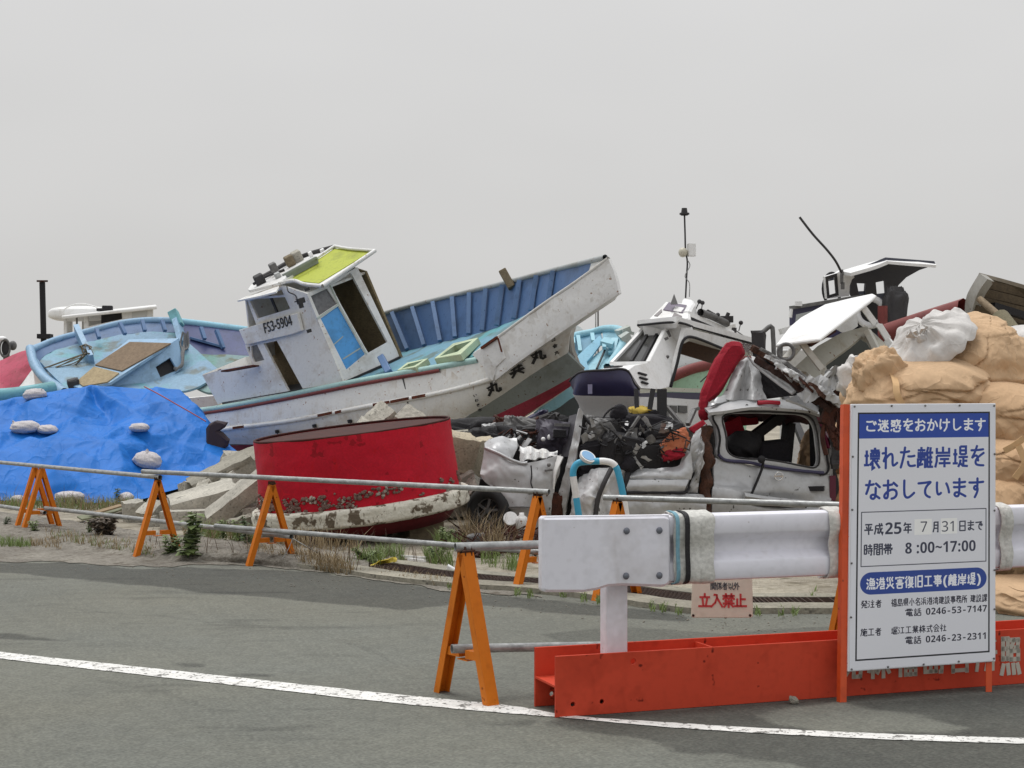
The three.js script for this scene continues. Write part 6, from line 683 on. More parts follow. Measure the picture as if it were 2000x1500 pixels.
// ---------------------------------------------------------------- navy and white cabin cruiser
{
  const t = thing('cabin_cruiser', 'white cabin cruiser with navy bow band and raked cabin', 'boat', P(1240, 900, 22).setY(0)), a = (l) => pr(z4, l);
  const top = a([[64, 928, 21.7], [105, 882, 21.3], [185, 838, 21], [400, 822, 20.8], [618, 822, 20.8], [690, 950, 20.9], [742, 1008, 21]]), bot = a([[76, 966, 21.8], [96, 1012, 21.5], [116, 1058, 21.2], [400, 1066, 20.95], [640, 1068, 20.85], [715, 1072, 20.9], [754, 1076, 21]]), low = a([[150, 1130, 21.9], [170, 1200, 21.7], [200, 1270, 21.5], [420, 1330, 21.3], [640, 1330, 21.2], [715, 1330, 21.2], [756, 1330, 21.3]]);
  part(t, 'bow_band', loft([top, top.map((p, i) => p.clone().lerp(bot[i], .5).add(V(0, 0, .05))), bot], { nu: 40, nv: 8, thick: .05, amp: .01 }), mat.navy, 'navy band round the bow'); part(t, 'bow', loft([bot, low, grounded(low, .1, .5)], { nu: 40, nv: 10, thick: .06, amp: .012 }), mat.cleanWhite);
  part(t, 'bow_rail', tube(top.map((p) => p.clone().add(V(0, .01, .0))), .016, 8, 40), mat.darkGrey); part(t, 'emblem', boxAt(P(...z4(262, 1000), 20.86), .06, .13, .03), M(lin(.25, .24, .36), { roughness: .3, metalness: .4 }));
  part(t, 'foredeck', loft([a([[130, 860, 21.6], [300, 818, 21.2], [480, 812, 21], [640, 812, 20.9]]), a([[430, 790, 22.4], [560, 770, 22.2], [700, 755, 22], [840, 745, 21.8]])], { nu: 16, nv: 5, thick: .05 }), mat.cleanWhite); part(t, 'deck_hatch', bar(...a([[425, 800, 21.6], [560, 788, 21.5]]), .16, .05), mat.darkGrey);
  const sw = pln(z4, [640, 815, 20.9], [840, 745, 21.7], [1010, 985, 21.9]); part(t, 'cabin_shoulder', slab(sw, pz(z4, [[640, 812], [700, 770], [840, 742], [1010, 985], [940, 1000], [760, 990], [735, 960]]), .05), mat.cleanWhite);
  for (const [x0, y0, x1, y1] of [[728, 843, 806, 866], [742, 888, 814, 910], [758, 932, 820, 952]]) part(t, 'vent_slot', bar(sw.at(...z4(x0, y0), .004), sw.at(...z4(x1, y1), .004), .05, .02, sw.n.clone().cross(V(1, 0, 0))), mat.black);
  // side
  const sr = (y0, y1, y2) => a([[750, y0, 21], [1000, y1, 21.9], [1250, y2, 22.7], [1500, y2 + 6, 23.5]]);
  part(t, 'side_rail', loft([sr(1000, 985, 992), sr(1040, 1025, 1030)], { nu: 16, nv: 3, thick: .06 }), M(lin(.62, .62, .52), { map: T.white, roughness: .6 }), 'cream side rail'); part(t, 'side_band', loft([sr(1042, 1030, 1034), sr(1076, 1082, 1100)], { nu: 16, nv: 3, thick: .05 }), mat.navy); part(t, 'side', loft([sr(1076, 1082, 1100), sr(1330, 1340, 1350), grounded(sr(1330, 1340, 1350))], { nu: 16, nv: 8, thick: .05 }), mat.cleanWhite);
  const wp = pln(z4, [1050, 1150, 22.0], [1250, 1165, 22.65], [1120, 1300, 22.2]); for (const [x0, x1] of [[1048, 1112], [1130, 1212]]) part(t, 'port_window', slab(wp, pz(z4, [[x0, 1160], [x1, 1164], [x1, 1232], [x0, 1228]]), .02, { off: .03 }), mat.glassDark, 'small dark side window'); part(t, 'port_frame', slab(wp, pz(z4, [[1040, 1152], [1222, 1160], [1216, 1330], [1044, 1320]]), .02, { off: .012, holes: [pz(z4, [[1048, 1160], [1112, 1163], [1112, 1230], [1048, 1228]]), pz(z4, [[1130, 1164], [1212, 1168], [1212, 1232], [1130, 1231]])] }), M(lin(.60, .60, .58), { roughness: .5 }));
  // cabin
  const ws = pln(z4, [480, 745, 22.2], [770, 430, 23.2], [830, 742, 21.8]); part(t, 'windscreen', slab(ws, pz(z4, [[488, 745], [778, 430], [1000, 412], [828, 742]]), .02), MP(lin(.03, .03, .028), { roughness: .15, specularIntensity: .6 }), 'raked dark windscreen');
  part(t, 'windscreen_frame', merge(bar(ws.at(...z4(470, 752), .02), ws.at(...z4(775, 425), .02), .05, .05), bar(ws.at(...z4(470, 750), .02), ws.at(...z4(835, 746), .02), .06, .05)), mat.cleanWhite); for (const [x0, y0, x1, y1] of [[660, 728, 835, 440], [770, 735, 925, 440]]) part(t, 'windscreen_bar', bar(ws.at(...z4(x0, y0), .01), ws.at(...z4(x1, y1), .01), .04, .03), mat.black);
  const fp = pln(z4, [830, 742, 21.75], [1000, 412, 22.6], [1110, 990, 22.2]); part(t, 'front_pillar', slab(fp, pz(z4, [[828, 744], [1000, 410], [1112, 358], [1195, 400], [1165, 520], [1100, 720], [1035, 985], [870, 1000]]), .08, { bevel: .015 }), mat.cleanWhite); part(t, 'pillar_mark', merge(boxAt(fp.at(...z4(1030, 460), .01), .05, .1, .01, 0, .3, .4), boxAt(fp.at(...z4(1000, 510), .01), .09, .04, .01, 0, .3, .4), ball(fp.at(...z4(1152, 432), .01), .03), ball(fp.at(...z4(1020, 683), .01), .025)), mat.midGrey);
  const sp = pln(z4, [1160, 520, 22.4], [1840, 600, 24.6], [1040, 985, 22.2]); part(t, 'side_frame', slab(sp, pz(z4, [[1035, 985], [1100, 760], [1165, 520], [1195, 400], [1860, 570], [1850, 640], [1580, 640], [1575, 600], [1260, 482], [1210, 486], [1175, 525], [1060, 985]]), .07), mat.cleanWhite); part(t, 'window_seal', tube([[1050, 980], [1110, 760], [1165, 540], [1205, 496], [1260, 492], [1570, 608]].map(([x, y]) => sp.at(...z4(x, y), .02)), .022, 6), mat.black);
  part(t, 'far_side', slab(pln(z4, [1160, 655, 24.6], [1480, 752, 25.8], [1200, 500, 24.7]), pz(z4, [[1150, 480], [1700, 600], [1640, 800], [1480, 752], [1150, 652]]), .05), M(lin(.13, .075, .055), { map: T.wood, roughness: .8 }), 'brown wooden far side of the cabin');
  const rp = pln(z4, [730, 378, 23.0], [1105, 350, 22.4], [1860, 558, 24.7]); part(t, 'roof', slab(rp, [[720, 378, 23.1], [735, 395, 23], [1105, 362, 22.3], [1870, 570, 24.6], [1880, 552, 24.8], [1500, 500, 26.2], [900, 340, 24.8]].map((q) => P(...z4(q[0], q[1]), q[2])), .08), mat.cleanWhite); part(t, 'roof_gutter', tube(a([[728, 376, 23.0], [1100, 348, 22.35], [1300, 400, 22.9], [1860, 556, 24.6]]), .018, 6, 30), mat.black);
  part(t, 'roof_edge', loft([a([[735, 382, 22.98], [1000, 362, 22.5], [1102, 356, 22.3]]), a([[775, 422, 23.1], [1000, 412, 22.65], [1102, 404, 22.4]])], { nu: 10, nv: 2, thick: .08 }), mat.cleanWhite);
  // upper console
  const up = pln(z4, [830, 330, 23.0], [1130, 345, 22.6], [990, 160, 23.6]); part(t, 'console', slab(up, pz(z4, [[770, 372], [830, 310], [960, 180], [1000, 142], [1150, 158], [1160, 118], [1180, 108], [1268, 122], [1285, 160], [1235, 250], [1240, 300], [1130, 350]]), .35, { bevel: .03 }), mat.cleanWhite); part(t, 'console_window', slab(up, pz(z4, [[975, 222], [1030, 150], [1205, 178], [1165, 252]]), .02, { off: .015 }), M(lin(.13, .10, .15), { roughness: .25 }), 'violet-grey console window'); part(t, 'console_sticker', slab(up, pz(z4, [[1075, 232], [1095, 190], [1180, 205], [1150, 245]]), .02, { off: .022 }), mat.cleanWhite);
  for (const q of [[[888, 280], [960, 215], [965, 240], [920, 285]], [[1065, 290], [1085, 250], [1160, 285], [1140, 310]], [[1005, 335], [1030, 300], [1080, 315], [1060, 345]]]) part(t, 'console_vent', slab(up, pz(z4, q), .02, { off: .012 }), M(lin(.22, .20, .20), { roughness: .6 }));
  const ur = (y, d = 0) => a([[1230, 240 + y, 22.9 + d], [1440, 330 + y, 23.5 + d], [1650, 425 + y, 24.1 + d], [1850, 540 + y, 24.7 + d]]); part(t, 'upper_coaming', loft([ur(0), ur(46)], { nu: 12, nv: 2, thick: .3 }), mat.cleanWhite); part(t, 'coaming_slot', loft([ur(50, -.02).slice(0, 3), ur(92, -.02).slice(0, 3)], { nu: 10, nv: 2, thick: .1 }), mat.black, 'dark slot under the coaming'); part(t, 'lower_coaming', loft([ur(95), ur(135)], { nu: 12, nv: 2, thick: .3 }), mat.cleanWhite);
  part(t, 'rolled_canopy', tube(a([[1340, 250, 23.2], [1450, 290, 23.5], [1600, 360, 23.9]]), .06, 8), mat.midGrey, 'grey rolled canopy'); for (const g of [rod(...a([[1410, 240, 23.4], [1500, 290, 23.6]]), .03), rod(...a([[1615, 255, 23.9], [1585, 320, 23.9]]), .03), boxAt(P(...z4(1595, 318), 23.9), .2, .1, .1), rod(...a([[1670, 400, 24.2], [1665, 470, 24.2]]), .04)]) part(t, 'rod_holder', g, mat.darkGrey);
  for (const [x, y, X, Y] of [[1330, 145, 1285, 240], [1360, 157, 1350, 230], [1510, 275, 1505, 330], [1735, 352, 1715, 430]]) part(t, 'knob_rod', merge(rod(...a([[x, y, 23.6], [X, Y, 23.5]]), .008, 6), ball(P(...z4(x, y), 23.6), .035)), mat.darkGrey); part(t, 'side_lettering', strokeText('最大工港島湾平丸'.replace('最', '者').replace('大', '木'), P(...z4(1530, 460), 23.7), P(...z4(1800, 550), 24.4).sub(P(...z4(1530, 460), 23.7)).normalize(), V(0, -1, .1).normalize(), sp.n, .17, { lw: .1, step: .92 }), M(lin(.18, .14, .14), { roughness: .7 }), 'small dark lettering along the cabin top'); part(t, 'horn', new THREE.ConeGeometry(.06, .16, 10).translate(...P(...z4(1083, 120), 23.2).toArray()), mat.midGrey); part(t, 'stay', tube(a([[1690, 430, 24.2], [1850, 540, 24.6]]), .01, 5), mat.midGrey);
  const m = part(t, 'mast', tube(pr(zM, [[195, 1010, 23.2], [205, 800, 23.2], [212, 650, 23.2], [196, 560, 23.2], [190, 380, 23.2], [184, 185, 23.2]]), .014, 6), mat.darkGrey); part(m, 'mast_lamp', merge(new THREE.CylinderGeometry(.04, .055, .11, 12).translate(...P(...zM(183, 168), 23.2).toArray()), new THREE.CylinderGeometry(.075, .075, .025, 12).translate(...P(...zM(184, 188), 23.2).toArray())), mat.darkGrey); part(m, 'mast_dome', ball(P(...zM(170, 565), 23.2), .07, .075, .07), M(lin(.55, .52, .42), { roughness: .5 })); part(m, 'mast_box', boxAt(P(...zM(252, 540), 23.2), .11, .2, .1, 0, .3, 0, .01), mat.cleanWhite); part(m, 'mast_cable', tube(pr(zM, [[215, 640, 23.1], [238, 690, 23.1], [190, 800, 23.1], [230, 860, 23.1], [232, 1000, 23.1]]), .007, 5), mat.galv);
}
{ // mint boat seen through the cruiser's cabin
  const t = thing('mint_boat', 'pale green boat with red gunwale seen through cruiser cabin opening', 'boat', P(1350, 900, 29).setY(0)), a = (l) => pr(z4, l), g = a([[900, 950, 28.6], [1050, 885, 28.6], [1250, 805, 28.8], [1480, 752, 29.2], [1800, 700, 30]]), b = a([[900, 1150, 28.9], [1050, 1100, 28.9], [1250, 1100, 29], [1480, 1090, 29.4], [1800, 1090, 30.2]]); part(t, 'hull', loft([g, b, grounded(b, 0, .5)], { nu: 16, nv: 8, thick: .06 }), mat.mint); part(t, 'gunwale', tube(g, .10, 8, 20), mat.maroon, 'red gunwale'); part(t, 'inner_side', loft([g.map((p) => p.clone().add(V(0, .75, -1.6))), g.map((p) => p.clone().add(V(0, -.1, -1.5)))], { nu: 12, nv: 3, thick: .06 }), mat.white); part(t, 'stern_line', tube(a([[1480, 800, 28.4], [1340, 930, 28.2]]), .012, 5), mat.black); part(t, 'thwarts', loft([g.map((p) => p.clone().add(V(0, .02, -.05))), g.map((p) => p.clone().add(V(0, .1, -1.5)))], { nu: 12, nv: 2, thick: .04 }), mat.hullGrey);
}
// ---------------------------------------------------------------- wrecked silver van, tailgate towards the road
{
  const t = thing('wrecked_van', 'crushed silver van with shattered rear window and round badge on tailgate', 'van', P(1510, 1030, 20).setY(0)), D0 = 19.3, c = (l, d = 0) => l.map(([x, y, k = 0]) => P(...zC(x, y), D0 + x / 1600 * .45 + d + k));
  const rows = [[[95, 740], [300, 790], [700, 850], [1100, 905], [1565, 965]], [[95, 950, -.05], [400, 990, -.05], [800, 1000, -.06], [1200, 1020, -.06], [1590, 1060, -.02]], [[100, 1080, -.1], [400, 1110, -.12], [800, 1150, -.1], [1200, 1180, -.1], [1590, 1250, -.02]], [[80, 1120, -.22], [400, 1170, -.26], [560, 1260, -.1], [1200, 1330, -.08], [1580, 1330, -.1]], [[70, 1350, -.25], [400, 1370, -.28], [800, 1400, -.2], [1200, 1420, -.2], [1600, 1420, -.15]], [[70, 1750, -.1], [400, 1750, -.1], [800, 1750, -.1], [1200, 1750, -.1], [1600, 1750]]].map((r) => c(r));
  const tg = part(t, 'tailgate', loft(rows, { nu: 48, nv: 40, thick: .03, amp: .03, freq: 1.4 }), mat.silver);
  const wpl = new Plane(P(...zC(95, 740), D0 + .03), P(...zC(1565, 965), D0 + .44), P(...zC(200, 200), D0 + .12));
  const inner = smooth(pz(zC, [[200, 230], [330, 172], [640, 158], [950, 168], [1250, 195], [1350, 260], [1410, 450], [1435, 680], [1430, 820], [1380, 868], [1100, 822], [760, 765], [480, 752], [340, 722], [265, 650], [248, 460], [215, 330]]), 60), outer = smooth(pz(zC, [[45, 190], [150, 150], [400, 118], [700, 98], [1000, 108], [1300, 148], [1440, 200], [1500, 400], [1560, 700], [1570, 960], [1400, 945], [1000, 890], [600, 830], [250, 785], [130, 720], [140, 500], [110, 340], [60, 260]]), 70);
  const wf = part(tg, 'window_frame', jitter(slab(wpl, outer, .09, { holes: [inner], bevel: .012 }), .012, 4), mat.silver); const loop = (l, r, n, m, o = .02) => part(wf, n, new THREE.TubeGeometry(new THREE.CatmullRomCurve3(l.filter((_, i) => i % 2 === 0).map(([x, y]) => wpl.at(x, y, o)), true), 90, r, 6, true), m);
  loop(outer.map(([x, y]) => [1510 + (x - 1510) * .955, 880 + (y - 880) * .955]), .014, 'outer_seal', mat.black); loop(inner, .013, 'inner_seal', mat.darkGrey, .0);
  part(tg, 'lower_seal', tube(c([[150, 700], [220, 765], [520, 800], [780, 855], [1200, 910], [1490, 935]], -.03), .022, 6), M(lin(.05, .045, .10), { roughness: .5 }));
  const sp1 = c([[0, 130], [280, 45], [550, 22], [1020, 22], [1370, 62], [1455, 115]], .15), sp2 = c([[30, 168], [280, 138], [640, 98], [1000, 112], [1300, 150], [1452, 192]], -.06); const so = part(t, 'roof_spoiler', loft([sp1.map((p) => p.clone().add(V(0, .02, -.25))), sp1, sp2], { nu: 36, nv: 8, thick: .04, amp: .01 }), mat.silver, 'silver roof spoiler'); const lmp = c([[640, 45], [720, 28], [860, 30], [935, 48], [800, 62]], .02); part(so, 'brake_light', tube([c([[650, 44]], .0)[0], c([[790, 38]], -.01)[0], c([[930, 46]], .0)[0]], .028, 8), MP(lin(.38, .01, .03), { roughness: .2 }), 'red high brake light'); part(so, 'washer', ball(c([[515, 80]], .02)[0], .02), mat.black);
  part(t, 'tail_lamp', loft([c([[1450, 130], [1530, 250], [1590, 420], [1630, 600]], .1), c([[1440, 190], [1490, 330], [1530, 480], [1575, 620]], .0)], { nu: 16, nv: 3, thick: .05 }), MP(lin(.16, .015, .05), { roughness: .2 }), 'dark red tail lamp strip'); part(t, 'side_panel', loft([c([[1590, 300], [1640, 640], [1625, 950], [1620, 1250], [1620, 1750]], .15), c([[1500, 320], [1585, 620], [1570, 960], [1590, 1250], [1600, 1750]], .03)], { nu: 20, nv: 4, thick: .03, amp: .02 }), mat.silverDull); part(t, 'low_tail_lamp', boxAt(P(...zC(1600, 1130), 19.75), .08, .32, .08), MP(lin(.10, .01, .03), { roughness: .25 }));
  part(tg, 'step_lip', loft([c([[480, 1185], [700, 1225], [1000, 1260], [1290, 1290]], -.3), c([[500, 1235], [700, 1262], [1000, 1295], [1285, 1320]], -.34)], { nu: 16, nv: 3, thick: .1 }), mat.silver); part(tg, 'step_gap', loft([c([[520, 1255], [800, 1300], [1100, 1330], [1280, 1335]], -.22), c([[540, 1330], [800, 1350], [1100, 1352], [1280, 1350]], -.26)], { nu: 12, nv: 2, thick: .04 }), mat.darkGrey);
  part(tg, 'wiper', merge(tube(c([[690, 745], [720, 790], [712, 860], [660, 1000], [570, 1210]], -.12), .018, 6), ball(P(...zC(700, 765), D0 + .05), .05)), mat.black); const ec = P(...zC(920, 980), D0 + .1); part(tg, 'badge', merge(new THREE.TorusGeometry(.05, .009, 8, 28).translate(ec.x, ec.y, ec.z), boxAt(ec, .12, .022, .015)), M(lin(.75, .75, .75), { roughness: .2, metalness: .8 }), 'round chrome badge');
  // inside
  part(t, 'seat_back', jitter(new THREE.SphereGeometry(1, 26, 18).scale(.235, .2, .16).translate(...P(...zC(470, 590), 20).toArray()), .05, 5), mat.black); part(t, 'seat', jitter(boxAt(P(...zC(830, 690), 20.1), .42, .34, .3, 0, 0, .1, .06), .05, 4), mat.seat); part(t, 'floor', boxAt(P(...zC(830, 1000), 21.0).setY(.5), 1.6, .06, 2.6, 0, -.28, 0), mat.black); part(t, 'far_pillar', merge(bar(...c([[1380, 230], [1400, 900]], .5), .16, .1), bar(...c([[690, 400], [700, 760]], .9), .07, .07), bar(...c([[1050, 300], [1000, 800]], 1.3), .22, .1), bar(...c([[400, 620], [960, 200]], .7), .14, .12), bar(...c([[150, 260], [700, 180]], 1.2), .1, .1)), mat.black, 'bent black pillars'); part(t, 'headliner', loft([c([[150, 190], [700, 120], [1400, 200]], .15), c([[250, 330], [700, 260], [1350, 300]], 1.6)], { nu: 16, nv: 8, thick: .05, amp: .15, freq: 2 }), M(lin(.05, .015, .025), { roughness: .9 })); part(t, 'side_wall', loft([c([[60, 330], [60, 900], [60, 1700]], .1), c([[120, 400], [120, 900], [120, 1700]], 2.4)], { nu: 12, nv: 8, thick: .04, amp: .15, freq: 2 }), mat.darkGrey); part(t, 'side_wall', loft([c([[1600, 500], [1600, 900], [1600, 1700]], .12), c([[1500, 820], [1500, 1100], [1500, 1700]], 2.4)], { nu: 12, nv: 8, thick: .04, amp: .12, freq: 2 }), mat.darkGrey); part(t, 'red_trim', jitter(boxAt(P(...zC(330, 400), 20.2), .3, .3, .1, 0, .2, .3, .03), .06, 5), mat.redCloth); part(t, 'red_trim', jitter(boxAt(P(...zC(450, 240), 20.4), .4, .22, .1, 0, .1, .1, .03), .06, 5), mat.redCloth);
  // folded roof
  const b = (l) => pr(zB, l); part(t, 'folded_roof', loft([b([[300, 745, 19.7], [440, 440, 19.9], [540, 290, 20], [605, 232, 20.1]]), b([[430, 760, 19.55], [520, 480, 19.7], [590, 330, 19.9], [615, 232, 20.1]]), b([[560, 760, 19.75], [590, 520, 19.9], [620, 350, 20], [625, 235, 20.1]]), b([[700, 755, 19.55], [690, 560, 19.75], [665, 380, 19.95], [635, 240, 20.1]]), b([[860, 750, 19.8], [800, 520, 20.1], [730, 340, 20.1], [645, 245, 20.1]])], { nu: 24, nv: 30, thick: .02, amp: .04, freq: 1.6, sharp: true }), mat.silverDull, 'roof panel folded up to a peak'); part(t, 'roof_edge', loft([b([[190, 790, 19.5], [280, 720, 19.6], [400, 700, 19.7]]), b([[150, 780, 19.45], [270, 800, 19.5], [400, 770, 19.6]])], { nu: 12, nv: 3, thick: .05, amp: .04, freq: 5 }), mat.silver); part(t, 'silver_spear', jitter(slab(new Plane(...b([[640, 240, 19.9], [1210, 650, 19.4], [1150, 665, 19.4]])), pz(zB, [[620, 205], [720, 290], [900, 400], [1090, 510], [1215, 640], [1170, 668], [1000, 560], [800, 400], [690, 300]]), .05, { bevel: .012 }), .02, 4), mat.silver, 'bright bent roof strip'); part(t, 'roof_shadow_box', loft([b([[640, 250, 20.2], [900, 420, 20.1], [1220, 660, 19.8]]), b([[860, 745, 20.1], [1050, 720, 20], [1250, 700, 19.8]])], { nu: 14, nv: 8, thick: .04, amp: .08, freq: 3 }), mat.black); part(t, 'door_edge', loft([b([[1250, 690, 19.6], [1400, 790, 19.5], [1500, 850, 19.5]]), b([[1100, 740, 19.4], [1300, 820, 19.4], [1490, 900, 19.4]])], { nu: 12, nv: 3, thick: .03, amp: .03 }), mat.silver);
  // twisted trim
  const twist = (pts, w, h, m, s) => { const cv = new THREE.CatmullRomCurve3(pts), N = 40, rws = [[], []]; for (let i = 0; i <= N; i++) { const p = cv.getPoint(i / N), tn = cv.getTangent(i / N), n = V(-tn.y, tn.x, .3 * Math.sin(i * .3 + s)).normalize(), k = 1 + .35 * fbm(i * .15, s, 0); rws[0].push(p.clone().addScaledVector(n, w * k)); rws[1].push(p.clone().addScaledVector(n, -w * k)); } return loft(rws, { nu: 60, nv: 3, thick: h, amp: .05, freq: 6, ns: s }); };
  part(t, 'twisted_rail', twist(b([[665, 115, 19.8], [900, 250, 19.7], [1200, 430, 19.5], [1450, 640, 19.3], [1700, 850, 19.2]]), .042, .05, mat.rustSteel, 1), mat.rustSteel, 'rusty twisted roof rail'); part(t, 'twisted_rail', twist(b([[720, 240, 19.75], [950, 400, 19.6], [1250, 600, 19.4], [1500, 780, 19.2], [1650, 900, 19.2]]), .04, .05, mat.rust, 4), M(lin(.09, .06, .055), { map: T.rust, roughness: .85 }), 'dark twisted strip'); part(t, 'twisted_rail', twist(b([[780, 130, 19.7], [1100, 310, 19.5], [1350, 500, 19.3], [1690, 800, 19.1]]), .022, .03, mat.rust, 8), mat.midGrey, 'bent grey strip'); part(t, 'twisted_rail', twist(b([[700, 180, 19.8], [1000, 370, 19.65], [1300, 560, 19.45], [1560, 800, 19.25]]), .026, .03, mat.rust, 11), mat.black); part(t, 'twisted_rail', twist(b([[1350, 480, 19.2], [1480, 600, 19.1], [1620, 720, 19.05], [1800, 760, 19.1]]), .05, .03, mat.rust, 13), mat.silverDull, 'torn grey panel end'); part(t, 'hanging_trim', merge(...Array.from({ length: 12 }, (_, i) => { const x = 1540 + rr(0, 260), y = 820 + rr(-60, 200); return tube(b([[x, y, 19.3], [x + rr(-40, 60), y + rr(80, 200), 19.25], [x + rr(-60, 100), y + rr(200, 480), 19.2]]), rr(.012, .035), 5); })), mat.rust, 'hanging strips of trim'); part(t, 'bent_pillar', twist(b([[1500, 830, 19.5], [1600, 1000, 19.6], [1690, 1300, 19.7], [1700, 1600, 19.7]]), .05, .05, mat.darkGrey, 6), mat.darkGrey);
  for (let i = 0; i < 16; i++) { const x = rr(760, 1350), y = 130 + (x - 700) * .62 + rr(-30, 60), L = rr(200, 420), z = rr(19.1, 19.7); part(t, 'bent_strip', twist(b([[x, y, z + .1], [x + L * .35, y + L * .2 + rr(-30, 30), z], [x + L * .7, y + L * .45 + rr(-40, 40), z - .05], [x + L, y + L * .72 + rr(-30, 50), z]]), rr(.014, .04), .02, null, i * 3.1), [mat.silverDull, mat.rustSteel, mat.midGrey, mat.rust, mat.silver][i % 5], 'bent metal strip'); }
  for (let i = 0; i < 9; i++) { const p = P(...zB(rr(1380, 1900), rr(420, 800)), rr(19.2, 19.6)), g = new THREE.PlaneGeometry(rr(.15, .4), rr(.1, .25), 4, 3), v = g.attributes.position; for (let k = 0; k < v.count; k++) v.setXYZ(k, v.getX(k) + rr(-.02, .02), v.getY(k) + rr(-.02, .02), rr(-.05, .05)); g.rotateX(rr(-.8, .8)).rotateY(rr(-.8, .8)).rotateZ(rr(.4, 1)).translate(p.x, p.y, p.z); const q = g.toNonIndexed(); q.computeVertexNormals(); const o = part(t, 'torn_sheet', q, i % 2 ? mat.silverDull : mat.rustSteel, 'torn sheet metal'); o.material.side = THREE.DoubleSide; }
  for (const [l, w, m] of [[[[1480, 580, 19.2], [1690, 360, 19.3]], .06, mat.silverDull], [[[1700, 420, 19.6], [1600, 590, 19.5]], .09, mat.rust], [[[1720, 600, 19.6], [1900, 760, 19.5]], .07, mat.black], [[[1740, 620, 19.7], [1830, 470, 19.8]], .06, mat.black], [[[1850, 700, 19.5], [1960, 770, 19.5]], .05, mat.rust], [[[1560, 640, 19.2], [1760, 820, 19.2]], .16, mat.silverDull], [[[1900, 560, 19.8], [1940, 720, 19.7]], .06, mat.rustSteel]]) part(t, 'broken_bar', bar(...b(l), w, w * .6), m, 'broken metal bar');
  part(t, 'torn_flap', merge(jitter(boxAt(P(...zB(1640, 880), 19.3), .18, .4, .06, 0, .2, -.3), .08, 4), jitter(boxAt(P(...zB(1750, 830), 19.35), .16, .3, .06, 0, .2, .2), .08, 4), jitter(boxAt(P(...zB(1770, 1100), 19.4), .1, .6, .05, 0, .2, -.15), .08, 4)), mat.rust, 'brown torn lining');
}
{ const pl = new Plane(P(1385, 790, 19.7), P(1460, 680, 19.9), P(1400, 740, 19.75)); solo('red_upholstery', 'long red upholstery strip standing up beside the silver van', 'upholstery', jitter(slab(pl, smooth(pz(zB, [[62, 880], [70, 740], [130, 560], [230, 340], [330, 130], [400, 55], [500, 38], [585, 80], [615, 200], [545, 280], [400, 520], [300, 695], [190, 760], [150, 850], [190, 960], [110, 1010], [60, 930]]), 60), .16, { bevel: .05 }), .03, 3), mat.redCloth); }
